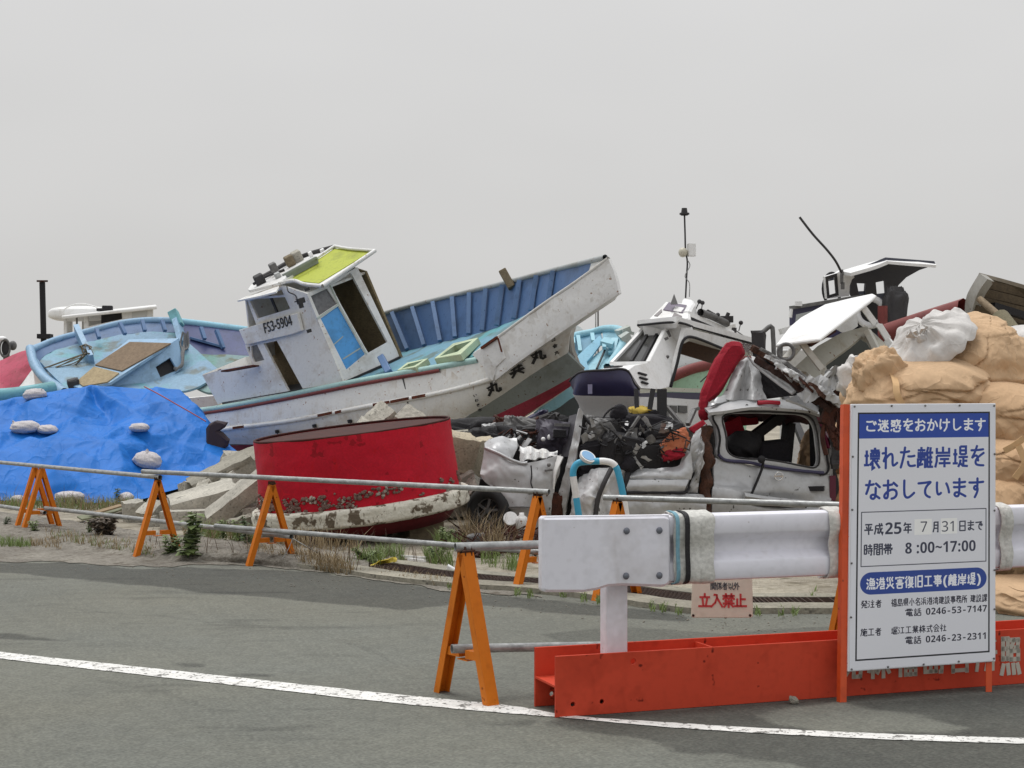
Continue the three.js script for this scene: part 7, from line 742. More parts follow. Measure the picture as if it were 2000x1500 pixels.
// ---------------------------------------------------------------- crushed silver car: door side, seats, pillars
{
  const t = thing('crushed_car', 'flattened silver car body with black seats heaped on top', 'car', P(1250, 1040, 19).setY(0)), d = (l) => pr(zD, l);
  const dr = part(t, 'door', loft([d([[800, 935, 18.9], [1000, 905, 18.8], [1250, 890, 18.8], [1400, 870, 18.8], [1560, 700, 18.8]]), d([[790, 1000, 18.75], [1000, 985, 18.7], [1250, 985, 18.7], [1420, 985, 18.7], [1580, 930, 18.75]]), d([[785, 1035, 18.75], [1000, 1036, 18.7], [1250, 1036, 18.7], [1420, 1036, 18.7], [1560, 1040, 18.75]])], { nu: 36, nv: 14, thick: .03, amp: .03, freq: 3 }), mat.silver); part(dr, 'trim_strip', loft([d([[785, 1040, 18.72], [1000, 1042, 18.66], [1250, 1042, 18.66], [1535, 1042, 18.72]]), d([[770, 1120, 18.68], [1000, 1120, 18.62], [1250, 1118, 18.62], [1500, 1130, 18.66]]), d([[765, 1196, 18.7], [1000, 1198, 18.66], [1250, 1198, 18.66], [1480, 1192, 18.7]])], { nu: 24, nv: 10, thick: .05, amp: .012, freq: 3 }), mat.silver); part(dr, 'trim_groove', tube(d([[765, 1200, 18.68], [1000, 1201, 18.66], [1300, 1200, 18.66], [1500, 1194, 18.7], [1540, 1130, 18.75]]), .016, 6), mat.black);
  part(t, 'sill', loft([d([[770, 1206, 18.75], [1100, 1206, 18.7], [1500, 1206, 18.7], [1740, 1230, 18.8]]), d([[780, 1400, 18.7], [1100, 1400, 18.65], [1400, 1300, 18.6], [1740, 1400, 18.7]]), d([[780, 1720, 18.8], [1100, 1720, 18.8], [1500, 1720, 18.8], [1740, 1720, 18.9]])], { nu: 40, nv: 30, thick: .03, amp: .05, freq: 1.6 }), mat.silver); const rc = d([[1740, 360, 18.9], [1690, 600, 18.85], [1600, 900, 18.8], [1520, 1100, 18.8], [1500, 1200, 18.85]]), rl = d([[1620, 450, 18.9], [1520, 640, 18.85], [1420, 860, 18.85], [1400, 1040, 18.85], [1400, 1100, 18.9]]); part(t, 'quarter_panel', loft([rc, rl], { nu: 30, nv: 12, thick: .03, amp: .06, freq: 3 }), mat.silver); part(t, 'quarter_panel', loft([d([[1770, 370, 18.9], [1720, 640, 18.8], [1680, 900, 18.75], [1640, 1200, 18.8]]), d([[1690, 500, 18.85], [1640, 760, 18.8], [1580, 1000, 18.8], [1520, 1200, 18.8]])], { nu: 24, nv: 12, thick: .03, amp: .07, freq: 2.4, sharp: true }), mat.silverDull, 'buckled panel edge');
  part(t, 'black_pillar', loft([d([[1740, 380, 18.8], [1790, 700, 18.75], [1780, 1000, 18.75], [1740, 1300, 18.75], [1740, 1700, 18.8]]), d([[1805, 420, 18.85], [1830, 700, 18.8], [1820, 1000, 18.8], [1800, 1300, 18.8], [1800, 1700, 18.8]])], { nu: 30, nv: 6, thick: .1, amp: .08, freq: 4 }), mat.rustSteel, 'torn rusty body pillar');
  // crumpled front wing
  part(t, 'crumpled_wing', loft([d([[170, 1000, 18.9], [330, 900, 18.8], [480, 900, 18.75], [640, 900, 18.8], [780, 960, 18.85]]), d([[150, 1150, 18.8], [330, 1080, 18.6], [480, 1060, 18.6], [600, 1080, 18.7], [740, 1160, 18.8]]), d([[120, 1300, 18.75], [330, 1280, 18.5], [480, 1260, 18.65], [600, 1300, 18.6], [730, 1300, 18.75]]), d([[60, 1720, 18.8], [330, 1720, 18.6], [480, 1720, 18.6], [600, 1720, 18.6], [760, 1720, 18.8]])], { nu: 60, nv: 60, thick: .02, amp: .09, freq: 1.25, sharp: true }), M(lin(.60, .60, .60), { map: T.silver, roughness: .5 }), 'crumpled front wing'); part(t, 'door_gap', tube(d([[800, 930, 18.8], [770, 1050, 18.72], [755, 1180, 18.72], [740, 1300, 18.75]]), .035, 6), mat.black); part(t, 'dark_strap', tube(d([[590, 900, 18.6], [500, 1080, 18.5], [430, 1260, 18.5], [390, 1500, 18.5]]), .03, 6), mat.darkGrey);
  part(t, 'windscreen_pillar', loft([d([[195, 170, 18.9], [110, 560, 18.8], [30, 900, 18.75], [-80, 1300, 18.8], [-120, 1720, 18.9]]), d([[245, 230, 18.9], [200, 560, 18.8], [110, 900, 18.7], [40, 1300, 18.75], [20, 1720, 18.9]])], { nu: 40, nv: 8, thick: .05, amp: .06, freq: 4 }), mat.silverDull, 'upright bent windscreen pillar'); part(t, 'pillar_lining', loft([d([[240, 240, 18.95], [210, 560, 18.9], [130, 860, 18.85], [60, 1250, 18.9]]), d([[300, 330, 19.0], [260, 600, 18.95], [200, 860, 18.9], [100, 1250, 18.9]])], { nu: 24, nv: 4, thick: .05, amp: .08, freq: 5 }), mat.black);
  // seats and torn trim: dark heap
  part(t, 'headrest', jitter(new THREE.SphereGeometry(1, 24, 18).scale(.115, .13, .1).translate(...P(...zD(680, 245), 19.2).toArray()), .02, 6), mat.seat); part(t, 'headrest', jitter(new THREE.SphereGeometry(1, 20, 14).scale(.10, .10, .1).translate(...P(...zD(800, 860), 18.8).toArray()), .04, 6), mat.seat);
  for (const [x, y, D, w, h, q, r, m] of [[660, 500, 19.3, .40, .48, .3, .35, mat.darkGrey], [450, 580, 19.1, .40, .48, .3, .5, mat.midGrey], [1000, 540, 19.3, .62, .54, .4, -.1, mat.seat], [1230, 620, 19.2, .50, .50, .4, .2, mat.black], [1020, 780, 19.05, .75, .42, .4, .05, mat.black], [700, 760, 19.0, .55, .5, .4, -.2, mat.black], [330, 520, 19.2, .26, .46, .2, -.35, mat.midGrey], [400, 760, 19.0, .5, .36, .3, .2, mat.seat], [1330, 430, 19.4, .45, .16, .3, -.35, mat.midGrey]]) part(t, 'torn_seat', soft(P(...zD(x, y), D), w * 1.1, h * 1.1, q, r, .14, x, .4, .1, .2), m, 'dark torn seat and lining');
  { const wr = [], pl = [], gl = []; for (let i = 0; i < 46; i++) { const x = rr(260, 1450), y = rr(300, 820), q = d([[x, y, 18.78], [x + rr(-90, 90), y + rr(-80, 60), 18.72], [x + rr(-160, 160), y + rr(-60, 120), 18.78]]); wr.push(tube(q, rr(.004, .011), 4)); } for (let i = 0; i < 40; i++) { const p = P(...zD(rr(260, 1480), rr(330, 850)), rr(18.76, 18.95)), g = new THREE.PlaneGeometry(rr(.05, .2), rr(.03, .1), 3, 2), v = g.attributes.position; for (let k = 0; k < v.count; k++) v.setXYZ(k, v.getX(k) + rr(-.012, .012), v.getY(k) + rr(-.012, .012), rr(-.02, .02)); g.rotateX(rr(-1, 1)).rotateY(rr(-1, 1)).rotateZ(rr(0, 6)).translate(p.x, p.y, p.z); g.computeVertexNormals(); (i % 3 ? pl : gl).push(g); } const a1 = part(t, 'tangled_wires', merge(wr), mat.black, 'tangle of black wires'), a2 = part(t, 'torn_metal_bits', merge(pl), mat.silverDull, 'torn grey metal bits'), a3 = part(t, 'torn_plastic_bits', merge(gl), mat.midGrey, 'torn plastic bits'); for (const q of [a1, a2, a3]) { q.userData.kind = 'stuff'; q.material.side = THREE.DoubleSide; } }
  part(t, 'seat_belt', merge(bar(...d([[450, 340, 18.95], [720, 620, 18.9]]), .08, .015), bar(...d([[930, 270, 19.0], [690, 630, 18.85]]), .035, .03)), mat.midGrey); part(t, 'cable', merge(tube(d([[470, 330, 19.1], [520, 240, 19.1], [600, 170, 19.1], [640, 160, 19.1]]), .013, 5), tube(d([[380, 380, 19], [440, 340, 19], [448, 290, 19]]), .01, 5), tube(d([[240, 260, 18.9], [300, 330, 18.9], [360, 400, 18.9]]), .02, 5)), mat.black);
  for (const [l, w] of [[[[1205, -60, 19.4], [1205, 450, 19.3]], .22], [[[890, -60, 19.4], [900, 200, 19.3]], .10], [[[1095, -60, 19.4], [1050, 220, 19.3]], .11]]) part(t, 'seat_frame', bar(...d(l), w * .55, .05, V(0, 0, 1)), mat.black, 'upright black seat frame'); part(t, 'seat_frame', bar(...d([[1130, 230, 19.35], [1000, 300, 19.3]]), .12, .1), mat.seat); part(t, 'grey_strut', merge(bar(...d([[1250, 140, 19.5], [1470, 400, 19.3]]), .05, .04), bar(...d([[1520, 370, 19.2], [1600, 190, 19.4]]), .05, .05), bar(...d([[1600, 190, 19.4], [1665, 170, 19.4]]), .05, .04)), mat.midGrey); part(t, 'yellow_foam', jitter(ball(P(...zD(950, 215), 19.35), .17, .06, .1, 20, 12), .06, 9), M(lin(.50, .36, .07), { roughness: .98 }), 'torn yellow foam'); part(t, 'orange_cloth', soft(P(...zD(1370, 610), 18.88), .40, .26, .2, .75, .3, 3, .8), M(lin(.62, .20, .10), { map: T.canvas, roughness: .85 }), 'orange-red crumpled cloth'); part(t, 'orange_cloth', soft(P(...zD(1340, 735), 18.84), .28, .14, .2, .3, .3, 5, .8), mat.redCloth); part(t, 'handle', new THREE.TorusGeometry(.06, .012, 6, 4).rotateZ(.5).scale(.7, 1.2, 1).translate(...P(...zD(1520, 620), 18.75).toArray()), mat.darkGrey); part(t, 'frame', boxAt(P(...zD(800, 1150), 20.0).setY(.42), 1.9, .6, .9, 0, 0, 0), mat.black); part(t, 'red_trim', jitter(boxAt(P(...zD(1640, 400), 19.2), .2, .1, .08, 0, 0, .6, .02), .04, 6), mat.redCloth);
}
// ---------------------------------------------------------------- second wreck: crumpled fender with wheel
{
  const t = thing('crumpled_front', 'crumpled silver car front with bent fender and black wheel', 'car', P(980, 1050, 18.9).setY(0)), y = (l) => pr(zY, l);
  part(t, 'bonnet', loft([y([[735, 330, 19.3], [790, 275, 19.3], [900, 260, 19.3], [970, 285, 19.3], [1048, 282, 19.3]]), y([[740, 370, 19], [830, 370, 18.9], [920, 360, 18.95], [1000, 380, 19], [1052, 370, 19.1]]), y([[760, 390, 18.9], [850, 440, 18.85], [920, 470, 18.85], [970, 490, 18.85], [1000, 490, 18.9]])], { nu: 30, nv: 16, thick: .03, amp: .03, freq: 2 }), mat.silver, 'folded bonnet');
  part(t, 'fender', loft([y([[735, 380, 18.9], [880, 440, 18.8], [1000, 500, 18.75], [1100, 530, 18.75], [1250, 500, 18.75], [1480, 440, 18.85]]), y([[700, 580, 18.8], [860, 560, 18.7], [1000, 600, 18.65], [1180, 600, 18.7], [1300, 620, 18.7], [1460, 620, 18.8]]), y([[700, 655, 18.75], [800, 680, 18.7], [900, 800, 18.65], [1100, 800, 18.6], [1250, 800, 18.65], [1390, 850, 18.75]]), y([[880, 820, 18.7], [915, 900, 18.7], [925, 960, 18.65], [1100, 960, 18.6], [1200, 970, 18.65], [1380, 1000, 18.75]])], { nu: 44, nv: 30, thick: .03, amp: .05, freq: 1.1, sharp: true }), mat.silverDull, 'buckled grey fender');
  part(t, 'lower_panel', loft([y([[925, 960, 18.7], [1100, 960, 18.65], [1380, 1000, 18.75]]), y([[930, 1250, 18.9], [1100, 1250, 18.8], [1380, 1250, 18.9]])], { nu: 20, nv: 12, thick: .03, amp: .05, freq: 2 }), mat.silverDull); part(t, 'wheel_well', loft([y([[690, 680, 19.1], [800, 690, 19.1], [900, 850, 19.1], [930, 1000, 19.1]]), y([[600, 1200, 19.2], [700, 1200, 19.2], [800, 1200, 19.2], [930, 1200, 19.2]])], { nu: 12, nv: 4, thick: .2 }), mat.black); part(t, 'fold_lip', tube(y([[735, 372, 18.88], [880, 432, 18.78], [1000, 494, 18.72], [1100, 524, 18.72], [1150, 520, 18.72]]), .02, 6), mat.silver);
  const wc = P(...zY(770, 985), 18.75), q = new THREE.Matrix4().makeRotationFromEuler(new THREE.Euler(0, -.5, .1)).setPosition(wc); const wh = part(t, 'wheel', new THREE.TorusGeometry(.22, .075, 12, 36).applyMatrix4(q), mat.rubber); part(wh, 'rim', merge(new THREE.TorusGeometry(.15, .014, 8, 30).applyMatrix4(q), ...[0, 1, 2, 3, 4].map((i) => bar(V(0, 0, .03), V(.15 * Math.cos(i * 1.257), .15 * Math.sin(i * 1.257), .02), .03, .015, V(0, 0, 1)).applyMatrix4(q)), new THREE.CylinderGeometry(.035, .035, .06, 12).rotateX(Math.PI / 2).applyMatrix4(q)), M(lin(.16, .16, .16), { roughness: .5, metalness: .4 })); part(wh, 'disc', new THREE.CylinderGeometry(.16, .16, .02, 24).rotateX(Math.PI / 2).translate(0, 0, -.04).applyMatrix4(q), mat.black);
  { const zig = (y0, amp, d0) => Array.from({ length: 11 }, (_, i) => P(...zY(1075 + i * 37, y0(i)), d0 + (i % 2 ? -amp : amp))); part(t, 'crumpled_inner_panel', loft([zig((i) => 352 + 14 * Math.sin(i * 1.7) + i * 6, .02, 19.15), zig((i) => 420 + 6 * Math.sin(i), .09, 18.98), zig((i) => 500 - i * 5 + 10 * Math.sin(i * 2.1), .05, 18.9)], { nu: 60, nv: 14, thick: .02, amp: .012, freq: 3, straight: true }), mat.white, 'pleated white inner panel'); }
  part(t, 'panel_gap', tube(y([[1185, 545, 18.66], [1192, 640, 18.64], [1185, 720, 18.6], [1215, 800, 18.58], [1240, 900, 18.6]]), .009, 5), mat.black); part(t, 'panel_crease', tube(y([[930, 955, 18.62], [1100, 950, 18.57], [1250, 960, 18.6]]), .01, 5), mat.midGrey);
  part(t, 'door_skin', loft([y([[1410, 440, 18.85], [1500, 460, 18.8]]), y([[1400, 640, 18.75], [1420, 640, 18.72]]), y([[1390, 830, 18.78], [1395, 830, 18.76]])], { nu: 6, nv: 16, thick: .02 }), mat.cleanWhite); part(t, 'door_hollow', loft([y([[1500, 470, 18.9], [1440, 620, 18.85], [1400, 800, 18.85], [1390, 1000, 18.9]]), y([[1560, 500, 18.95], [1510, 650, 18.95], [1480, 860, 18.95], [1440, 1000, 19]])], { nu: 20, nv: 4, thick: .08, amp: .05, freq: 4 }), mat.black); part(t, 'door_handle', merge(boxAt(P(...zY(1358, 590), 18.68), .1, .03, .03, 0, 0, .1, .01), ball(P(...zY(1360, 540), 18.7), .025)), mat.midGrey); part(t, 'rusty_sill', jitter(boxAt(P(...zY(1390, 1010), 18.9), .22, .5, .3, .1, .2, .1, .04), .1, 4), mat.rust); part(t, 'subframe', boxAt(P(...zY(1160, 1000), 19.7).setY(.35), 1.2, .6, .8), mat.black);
}
{ // dark dashboard thrown under the bow
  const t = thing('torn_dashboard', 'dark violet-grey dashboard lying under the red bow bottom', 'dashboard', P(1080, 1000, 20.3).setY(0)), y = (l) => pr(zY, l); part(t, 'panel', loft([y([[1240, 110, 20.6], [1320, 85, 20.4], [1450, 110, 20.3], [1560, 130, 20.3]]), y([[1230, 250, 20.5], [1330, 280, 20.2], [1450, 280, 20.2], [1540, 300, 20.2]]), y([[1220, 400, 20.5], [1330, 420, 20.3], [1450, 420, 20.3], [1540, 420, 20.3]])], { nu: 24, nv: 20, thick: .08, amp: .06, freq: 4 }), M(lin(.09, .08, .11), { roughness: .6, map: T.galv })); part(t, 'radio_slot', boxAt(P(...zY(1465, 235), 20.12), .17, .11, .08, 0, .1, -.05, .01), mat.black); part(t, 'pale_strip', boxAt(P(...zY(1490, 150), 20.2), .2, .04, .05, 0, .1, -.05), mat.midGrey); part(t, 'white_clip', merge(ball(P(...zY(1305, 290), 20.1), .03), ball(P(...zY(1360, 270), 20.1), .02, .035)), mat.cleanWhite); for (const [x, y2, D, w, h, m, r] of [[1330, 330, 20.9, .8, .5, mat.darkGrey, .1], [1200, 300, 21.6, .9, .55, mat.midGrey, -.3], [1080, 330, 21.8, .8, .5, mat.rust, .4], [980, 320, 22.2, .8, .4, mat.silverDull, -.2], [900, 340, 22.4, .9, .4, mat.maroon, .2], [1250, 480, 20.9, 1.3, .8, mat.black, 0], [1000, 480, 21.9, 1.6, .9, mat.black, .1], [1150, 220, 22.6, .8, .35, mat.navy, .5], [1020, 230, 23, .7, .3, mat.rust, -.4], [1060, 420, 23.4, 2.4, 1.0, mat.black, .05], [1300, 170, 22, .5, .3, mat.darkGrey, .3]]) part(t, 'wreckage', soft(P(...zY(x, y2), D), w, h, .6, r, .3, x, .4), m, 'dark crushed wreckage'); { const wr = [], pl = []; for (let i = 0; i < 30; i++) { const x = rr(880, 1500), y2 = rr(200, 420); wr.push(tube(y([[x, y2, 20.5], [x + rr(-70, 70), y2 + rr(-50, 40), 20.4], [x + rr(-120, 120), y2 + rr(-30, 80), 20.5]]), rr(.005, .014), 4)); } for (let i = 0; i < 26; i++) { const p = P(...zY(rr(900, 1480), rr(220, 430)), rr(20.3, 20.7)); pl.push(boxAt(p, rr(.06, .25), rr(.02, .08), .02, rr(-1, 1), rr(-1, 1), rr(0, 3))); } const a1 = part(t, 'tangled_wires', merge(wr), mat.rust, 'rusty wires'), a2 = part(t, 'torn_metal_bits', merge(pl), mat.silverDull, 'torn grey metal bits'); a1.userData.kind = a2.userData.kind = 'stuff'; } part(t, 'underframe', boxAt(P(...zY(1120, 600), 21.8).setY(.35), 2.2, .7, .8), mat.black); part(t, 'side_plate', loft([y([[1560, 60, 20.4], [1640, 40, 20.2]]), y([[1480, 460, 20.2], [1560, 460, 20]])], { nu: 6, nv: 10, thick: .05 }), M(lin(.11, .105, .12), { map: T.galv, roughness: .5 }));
}
// ---------------------------------------------------------------- wrecks behind on the right
{
  const t = thing('canopy_wreck', 'broken grey wheelhouse under a tilted plain white canopy panel', 'boat', P(1620, 950, 22.5).setY(0)), s = (l) => pr(z5, l.map(([x, y, d]) => [x, y, d * 1.22])), pw = (...q) => new Plane(...s(q));
  const cp = pw([270, 680, 17.8], [955, 338, 18.9], [575, 640, 17.5]); part(t, 'canopy', slab(cp, pz(z5, [[266, 690], [360, 568], [440, 500], [610, 408], [800, 362], [945, 332], [968, 342], [930, 378], [680, 566], [640, 596], [575, 648], [400, 672]]), .05, { bevel: .015 }), mat.cleanWhite, 'tilted white canopy panel'); part(t, 'canopy_frame', bar(...s([[500, 690, 17.8], [675, 585, 18]]), .07, .07), mat.rust);
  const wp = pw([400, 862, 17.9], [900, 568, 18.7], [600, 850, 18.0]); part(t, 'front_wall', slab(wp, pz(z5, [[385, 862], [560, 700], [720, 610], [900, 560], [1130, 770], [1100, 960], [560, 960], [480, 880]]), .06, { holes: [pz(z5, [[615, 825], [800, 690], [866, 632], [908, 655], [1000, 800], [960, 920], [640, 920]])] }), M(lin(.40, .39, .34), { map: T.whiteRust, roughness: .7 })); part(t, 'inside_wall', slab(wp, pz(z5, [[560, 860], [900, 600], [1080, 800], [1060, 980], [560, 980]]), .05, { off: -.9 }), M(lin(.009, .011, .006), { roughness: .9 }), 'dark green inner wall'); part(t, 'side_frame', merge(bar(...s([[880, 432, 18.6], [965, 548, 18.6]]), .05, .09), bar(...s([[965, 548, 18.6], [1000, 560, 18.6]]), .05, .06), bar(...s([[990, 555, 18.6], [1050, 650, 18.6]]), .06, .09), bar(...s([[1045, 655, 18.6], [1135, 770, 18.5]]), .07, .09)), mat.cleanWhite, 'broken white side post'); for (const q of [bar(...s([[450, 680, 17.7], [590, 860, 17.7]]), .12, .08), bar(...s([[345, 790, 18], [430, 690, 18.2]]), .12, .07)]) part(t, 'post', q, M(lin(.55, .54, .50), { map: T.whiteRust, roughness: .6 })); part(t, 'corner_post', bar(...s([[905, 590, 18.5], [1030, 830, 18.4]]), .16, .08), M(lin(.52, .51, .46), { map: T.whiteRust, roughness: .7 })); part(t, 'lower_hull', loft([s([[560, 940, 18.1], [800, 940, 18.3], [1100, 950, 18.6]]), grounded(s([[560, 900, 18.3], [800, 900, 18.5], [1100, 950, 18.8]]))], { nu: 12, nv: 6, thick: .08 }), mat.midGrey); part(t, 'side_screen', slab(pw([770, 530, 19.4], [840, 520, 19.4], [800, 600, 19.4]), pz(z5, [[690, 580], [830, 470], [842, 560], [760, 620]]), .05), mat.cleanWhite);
  const r = thing('bent_rail_frame', 'bent dark tubular frame standing left of the tilted canopy', 'scrap', P(1500, 800, 21.6).setY(.0)); part(r, 'frame', tube(s([[160, 780, 21.6], [140, 690, 21.6], [125, 640, 21.6], [180, 600, 21.6], [238, 560, 21.6], [250, 640, 21.6], [255, 760, 21.6], [265, 900, 21.6]]), .04, 8, 40), mat.midGrey); part(r, 'bag', jitter(boxAt(P(...z5(148, 675), 21.6), .2, .32, .12, 0, .1, .1, .04), .07, 5), mat.darkGrey); part(r, 'coil', merge(new THREE.TorusGeometry(.11, .025, 6, 20).translate(...P(...z5(340, 740), 21.4).toArray()), bar(...s([[300, 700, 21.4], [290, 900, 21.4]]), .08, .08)), mat.midGrey); part(r, 'foot', bar(s([[265, 880, 21.6]])[0], V(s([[265, 880, 21.6]])[0].x, 0, -21.6), .1, .1), mat.darkGrey);
}
{
  const t = thing('flybridge_boat', 'distant white boat with curved navy-lined flybridge canopy and whip antenna', 'boat', P(1650, 900, 28).setY(0)), s = (l) => pr(z5, l), navyIn = M(lin(.018, .02, .035), { roughness: .6 });
  part(t, 'canopy_top', loft([s([[720, 176, 27.6], [880, 128, 28.2], [1030, 88, 28.8]]), s([[790, 190, 27.2], [960, 140, 27.2], [1050, 104, 27.2]]), s([[1040, 110, 27.2], [1200, 118, 27.0], [1390, 132, 26.8]])].slice(0, 2), { nu: 14, nv: 6, thick: .06 }), mat.cleanWhite); part(t, 'canopy_visor', loft([s([[1028, 86, 28.8], [1200, 104, 28.2], [1388, 128, 27.2]]), s([[1040, 106, 27.2], [1200, 120, 27.1], [1386, 134, 27.0]])], { nu: 12, nv: 3, thick: .05 }), mat.cleanWhite);
  const cb2 = pln(z5, [790, 345, 28.4], [1380, 133, 28], [1095, 375, 28.8]); part(t, 'canopy_back', slab(cb2, pz(z5, [[786, 348], [788, 250], [830, 205], [900, 165], [1042, 106], [1384, 132], [1270, 170], [1180, 220], [1125, 275], [1100, 330], [1095, 380], [900, 372]]), .08, { holes: [pz(z5, [[834, 262], [896, 264], [890, 340], [850, 342]]), pz(z5, [[966, 256], [1026, 244], [1034, 354], [976, 360]])] }), navyIn, 'navy canopy lining with two openings');
  const sp = pln(z5, [620, 365, 27.6], [720, 180, 27.7], [790, 345, 27.9]); part(t, 'side_panel', slab(sp, pz(z5, [[613, 215], [690, 194], [720, 174], [800, 165], [1040, 100], [860, 188], [800, 235], [784, 280], [780, 350], [626, 370]]), .06, { holes: [pz(z5, [[628, 226], [688, 208], [698, 338], [638, 354]])] }), mat.cleanWhite); part(t, 'steering_wheel', new THREE.TorusGeometry(.28, .035, 8, 24).scale(.6, 1, 1).translate(...P(...z5(660, 300), 28).toArray()), mat.black); part(t, 'spare_ring', new THREE.TorusGeometry(.26, .035, 8, 24).scale(.7, 1, 1).translate(...P(...z5(862, 308), 28.9).toArray()), mat.black); part(t, 'window_frame', slab(sp, pz(z5, [[618, 216], [696, 192], [708, 346], [630, 366]]), .02, { off: .015, holes: [pz(z5, [[634, 234], [680, 218], [690, 330], [644, 344]])] }), mat.darkGrey); part(t, 'window_back', bar(...s([[640, 235, 28.1], [690, 225, 28.1]]), .2, .05), navyIn); part(t, 'bracket', merge(boxAt(P(...z5(728, 215), 27.5), .05, .25, .05), boxAt(P(...z5(735, 280), 27.5), .06, .12, .05)), mat.midGrey);
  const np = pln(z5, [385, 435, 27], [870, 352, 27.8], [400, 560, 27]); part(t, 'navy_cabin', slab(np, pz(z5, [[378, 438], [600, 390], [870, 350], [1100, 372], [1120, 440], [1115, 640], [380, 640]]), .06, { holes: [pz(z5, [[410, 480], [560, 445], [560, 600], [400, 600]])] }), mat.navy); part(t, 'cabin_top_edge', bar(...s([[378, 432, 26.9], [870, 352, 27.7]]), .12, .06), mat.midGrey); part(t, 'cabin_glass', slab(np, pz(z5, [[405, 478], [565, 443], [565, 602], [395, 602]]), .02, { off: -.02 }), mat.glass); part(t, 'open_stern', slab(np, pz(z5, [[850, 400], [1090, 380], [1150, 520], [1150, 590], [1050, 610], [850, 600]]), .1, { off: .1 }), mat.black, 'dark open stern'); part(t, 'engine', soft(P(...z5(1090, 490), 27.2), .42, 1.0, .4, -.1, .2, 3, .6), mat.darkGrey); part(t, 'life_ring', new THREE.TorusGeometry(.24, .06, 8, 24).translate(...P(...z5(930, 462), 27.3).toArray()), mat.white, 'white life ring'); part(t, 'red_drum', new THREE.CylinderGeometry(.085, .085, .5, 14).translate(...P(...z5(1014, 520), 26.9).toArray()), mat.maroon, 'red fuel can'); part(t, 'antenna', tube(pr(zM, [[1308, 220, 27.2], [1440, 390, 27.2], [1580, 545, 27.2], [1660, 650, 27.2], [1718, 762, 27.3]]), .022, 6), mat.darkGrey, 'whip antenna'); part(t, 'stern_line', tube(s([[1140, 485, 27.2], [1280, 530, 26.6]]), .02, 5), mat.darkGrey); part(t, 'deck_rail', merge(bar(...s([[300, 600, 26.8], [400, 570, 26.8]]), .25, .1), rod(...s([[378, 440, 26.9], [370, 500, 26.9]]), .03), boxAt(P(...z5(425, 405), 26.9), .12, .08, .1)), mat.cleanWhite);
  const gt = s([[300, 690, 26.6], [700, 680, 26.6], [1035, 622, 26], [1300, 535, 25.3], [1590, 445, 24.6]]); part(t, 'gunwale', tube(gt.slice(2), .19, 8, 30), mat.maroon, 'dull red gunwale'); part(t, 'hull', loft([gt.map((p) => p.clone().add(V(0, -.1, -.05))), s([[300, 900, 26.8], [700, 900, 26.8], [1100, 860, 26.2], [1300, 760, 25.6], [1620, 700, 25]]), grounded(s([[300, 900, 26.9], [700, 900, 26.9], [1100, 860, 26.4], [1300, 760, 25.8], [1620, 700, 25.4]]))], { nu: 30, nv: 12, thick: .06 }), mat.cleanWhite);
}
{
  const t = thing('wooden_boat', 'weathered wooden boat end with open brown inside at right edge', 'boat', P(1960, 900, 22).setY(0)), s = (l) => pr(z5, l), br = M(lin(.15, .13, .105), { map: T.wood, roughness: .85 });
  part(t, 'stem_rim', loft([s([[1688, 192, 21.5], [1640, 270, 21.6], [1600, 350, 21.7], [1586, 460, 21.8], [1600, 700, 22]]), s([[1745, 232, 21.3], [1690, 310, 21.4], [1655, 390, 21.5], [1640, 480, 21.6], [1680, 700, 21.8]])], { nu: 24, nv: 4, thick: .12 }), M(lin(.34, .33, .30), { map: T.white, roughness: .8 }), 'grey rounded rim'); part(t, 'outer_plank', loft([s([[1688, 188, 21.6], [1850, 230, 21.9], [2100, 300, 22.3]]), s([[1745, 226, 21.4], [1850, 255, 21.8], [2100, 330, 22.2]])], { nu: 16, nv: 3, thick: .1 }), M(lin(.16, .15, .13), { map: T.wood, roughness: .85 }));
  for (let i = 0; i < 5; i++) { const k = i * 62; part(t, 'plank', loft([s([[1735 - k * .28, 235 + k, 21.5], [1900, 275 + k * 1.02, 21.9], [2120, 335 + k * 1.0, 22.4]]), s([[1718 - k * .28, 292 + k, 21.55], [1900, 334 + k * 1.02, 21.95], [2120, 392 + k, 22.45]])], { nu: 12, nv: 3, thick: .05, amp: .015, ns: i }), br); } part(t, 'lining', loft([s([[1735, 236, 21.62], [1900, 270, 22], [2120, 330, 22.5]]), s([[1640, 640, 21.8], [1900, 680, 22.2], [2120, 700, 22.6]])], { nu: 12, nv: 6, thick: .05 }), mat.rust, 'dark lining between planks'); part(t, 'inner_panel', slab(pln(z5, [1640, 480, 21.9], [1850, 640, 21.9], [1700, 380, 22]), pz(z5, [[1640, 470], [1700, 380], [1880, 590], [1880, 760], [1660, 760]]), .05), M(lin(.26, .25, .25), { map: T.galv, roughness: .6 })); part(t, 'spar', merge(rod(...s([[1690, 372, 21.4], [1850, 510, 21]]), .05)), M(lin(.42, .38, .34), { map: T.wood, roughness: .8 }), 'pale spar'); part(t, 'net_roll', rod(...s([[1830, 500, 20.9], [1915, 610, 20.6]]), .13), M(lin(.25, .22, .14), { map: T.fabric, roughness: .95 }), 'brown net roll on the spar'); part(t, 'cross_beam', bar(...s([[1780, 420, 21.6], [2100, 520, 21.8]]), .12, .1), mat.black); part(t, 'hull', loft([s([[1600, 650, 22], [1800, 700, 21.8], [2120, 720, 22.2]]), grounded(s([[1640, 650, 22], [1800, 700, 21.9], [2120, 720, 22.3]]))], { nu: 10, nv: 5, thick: .1 }), br);
}
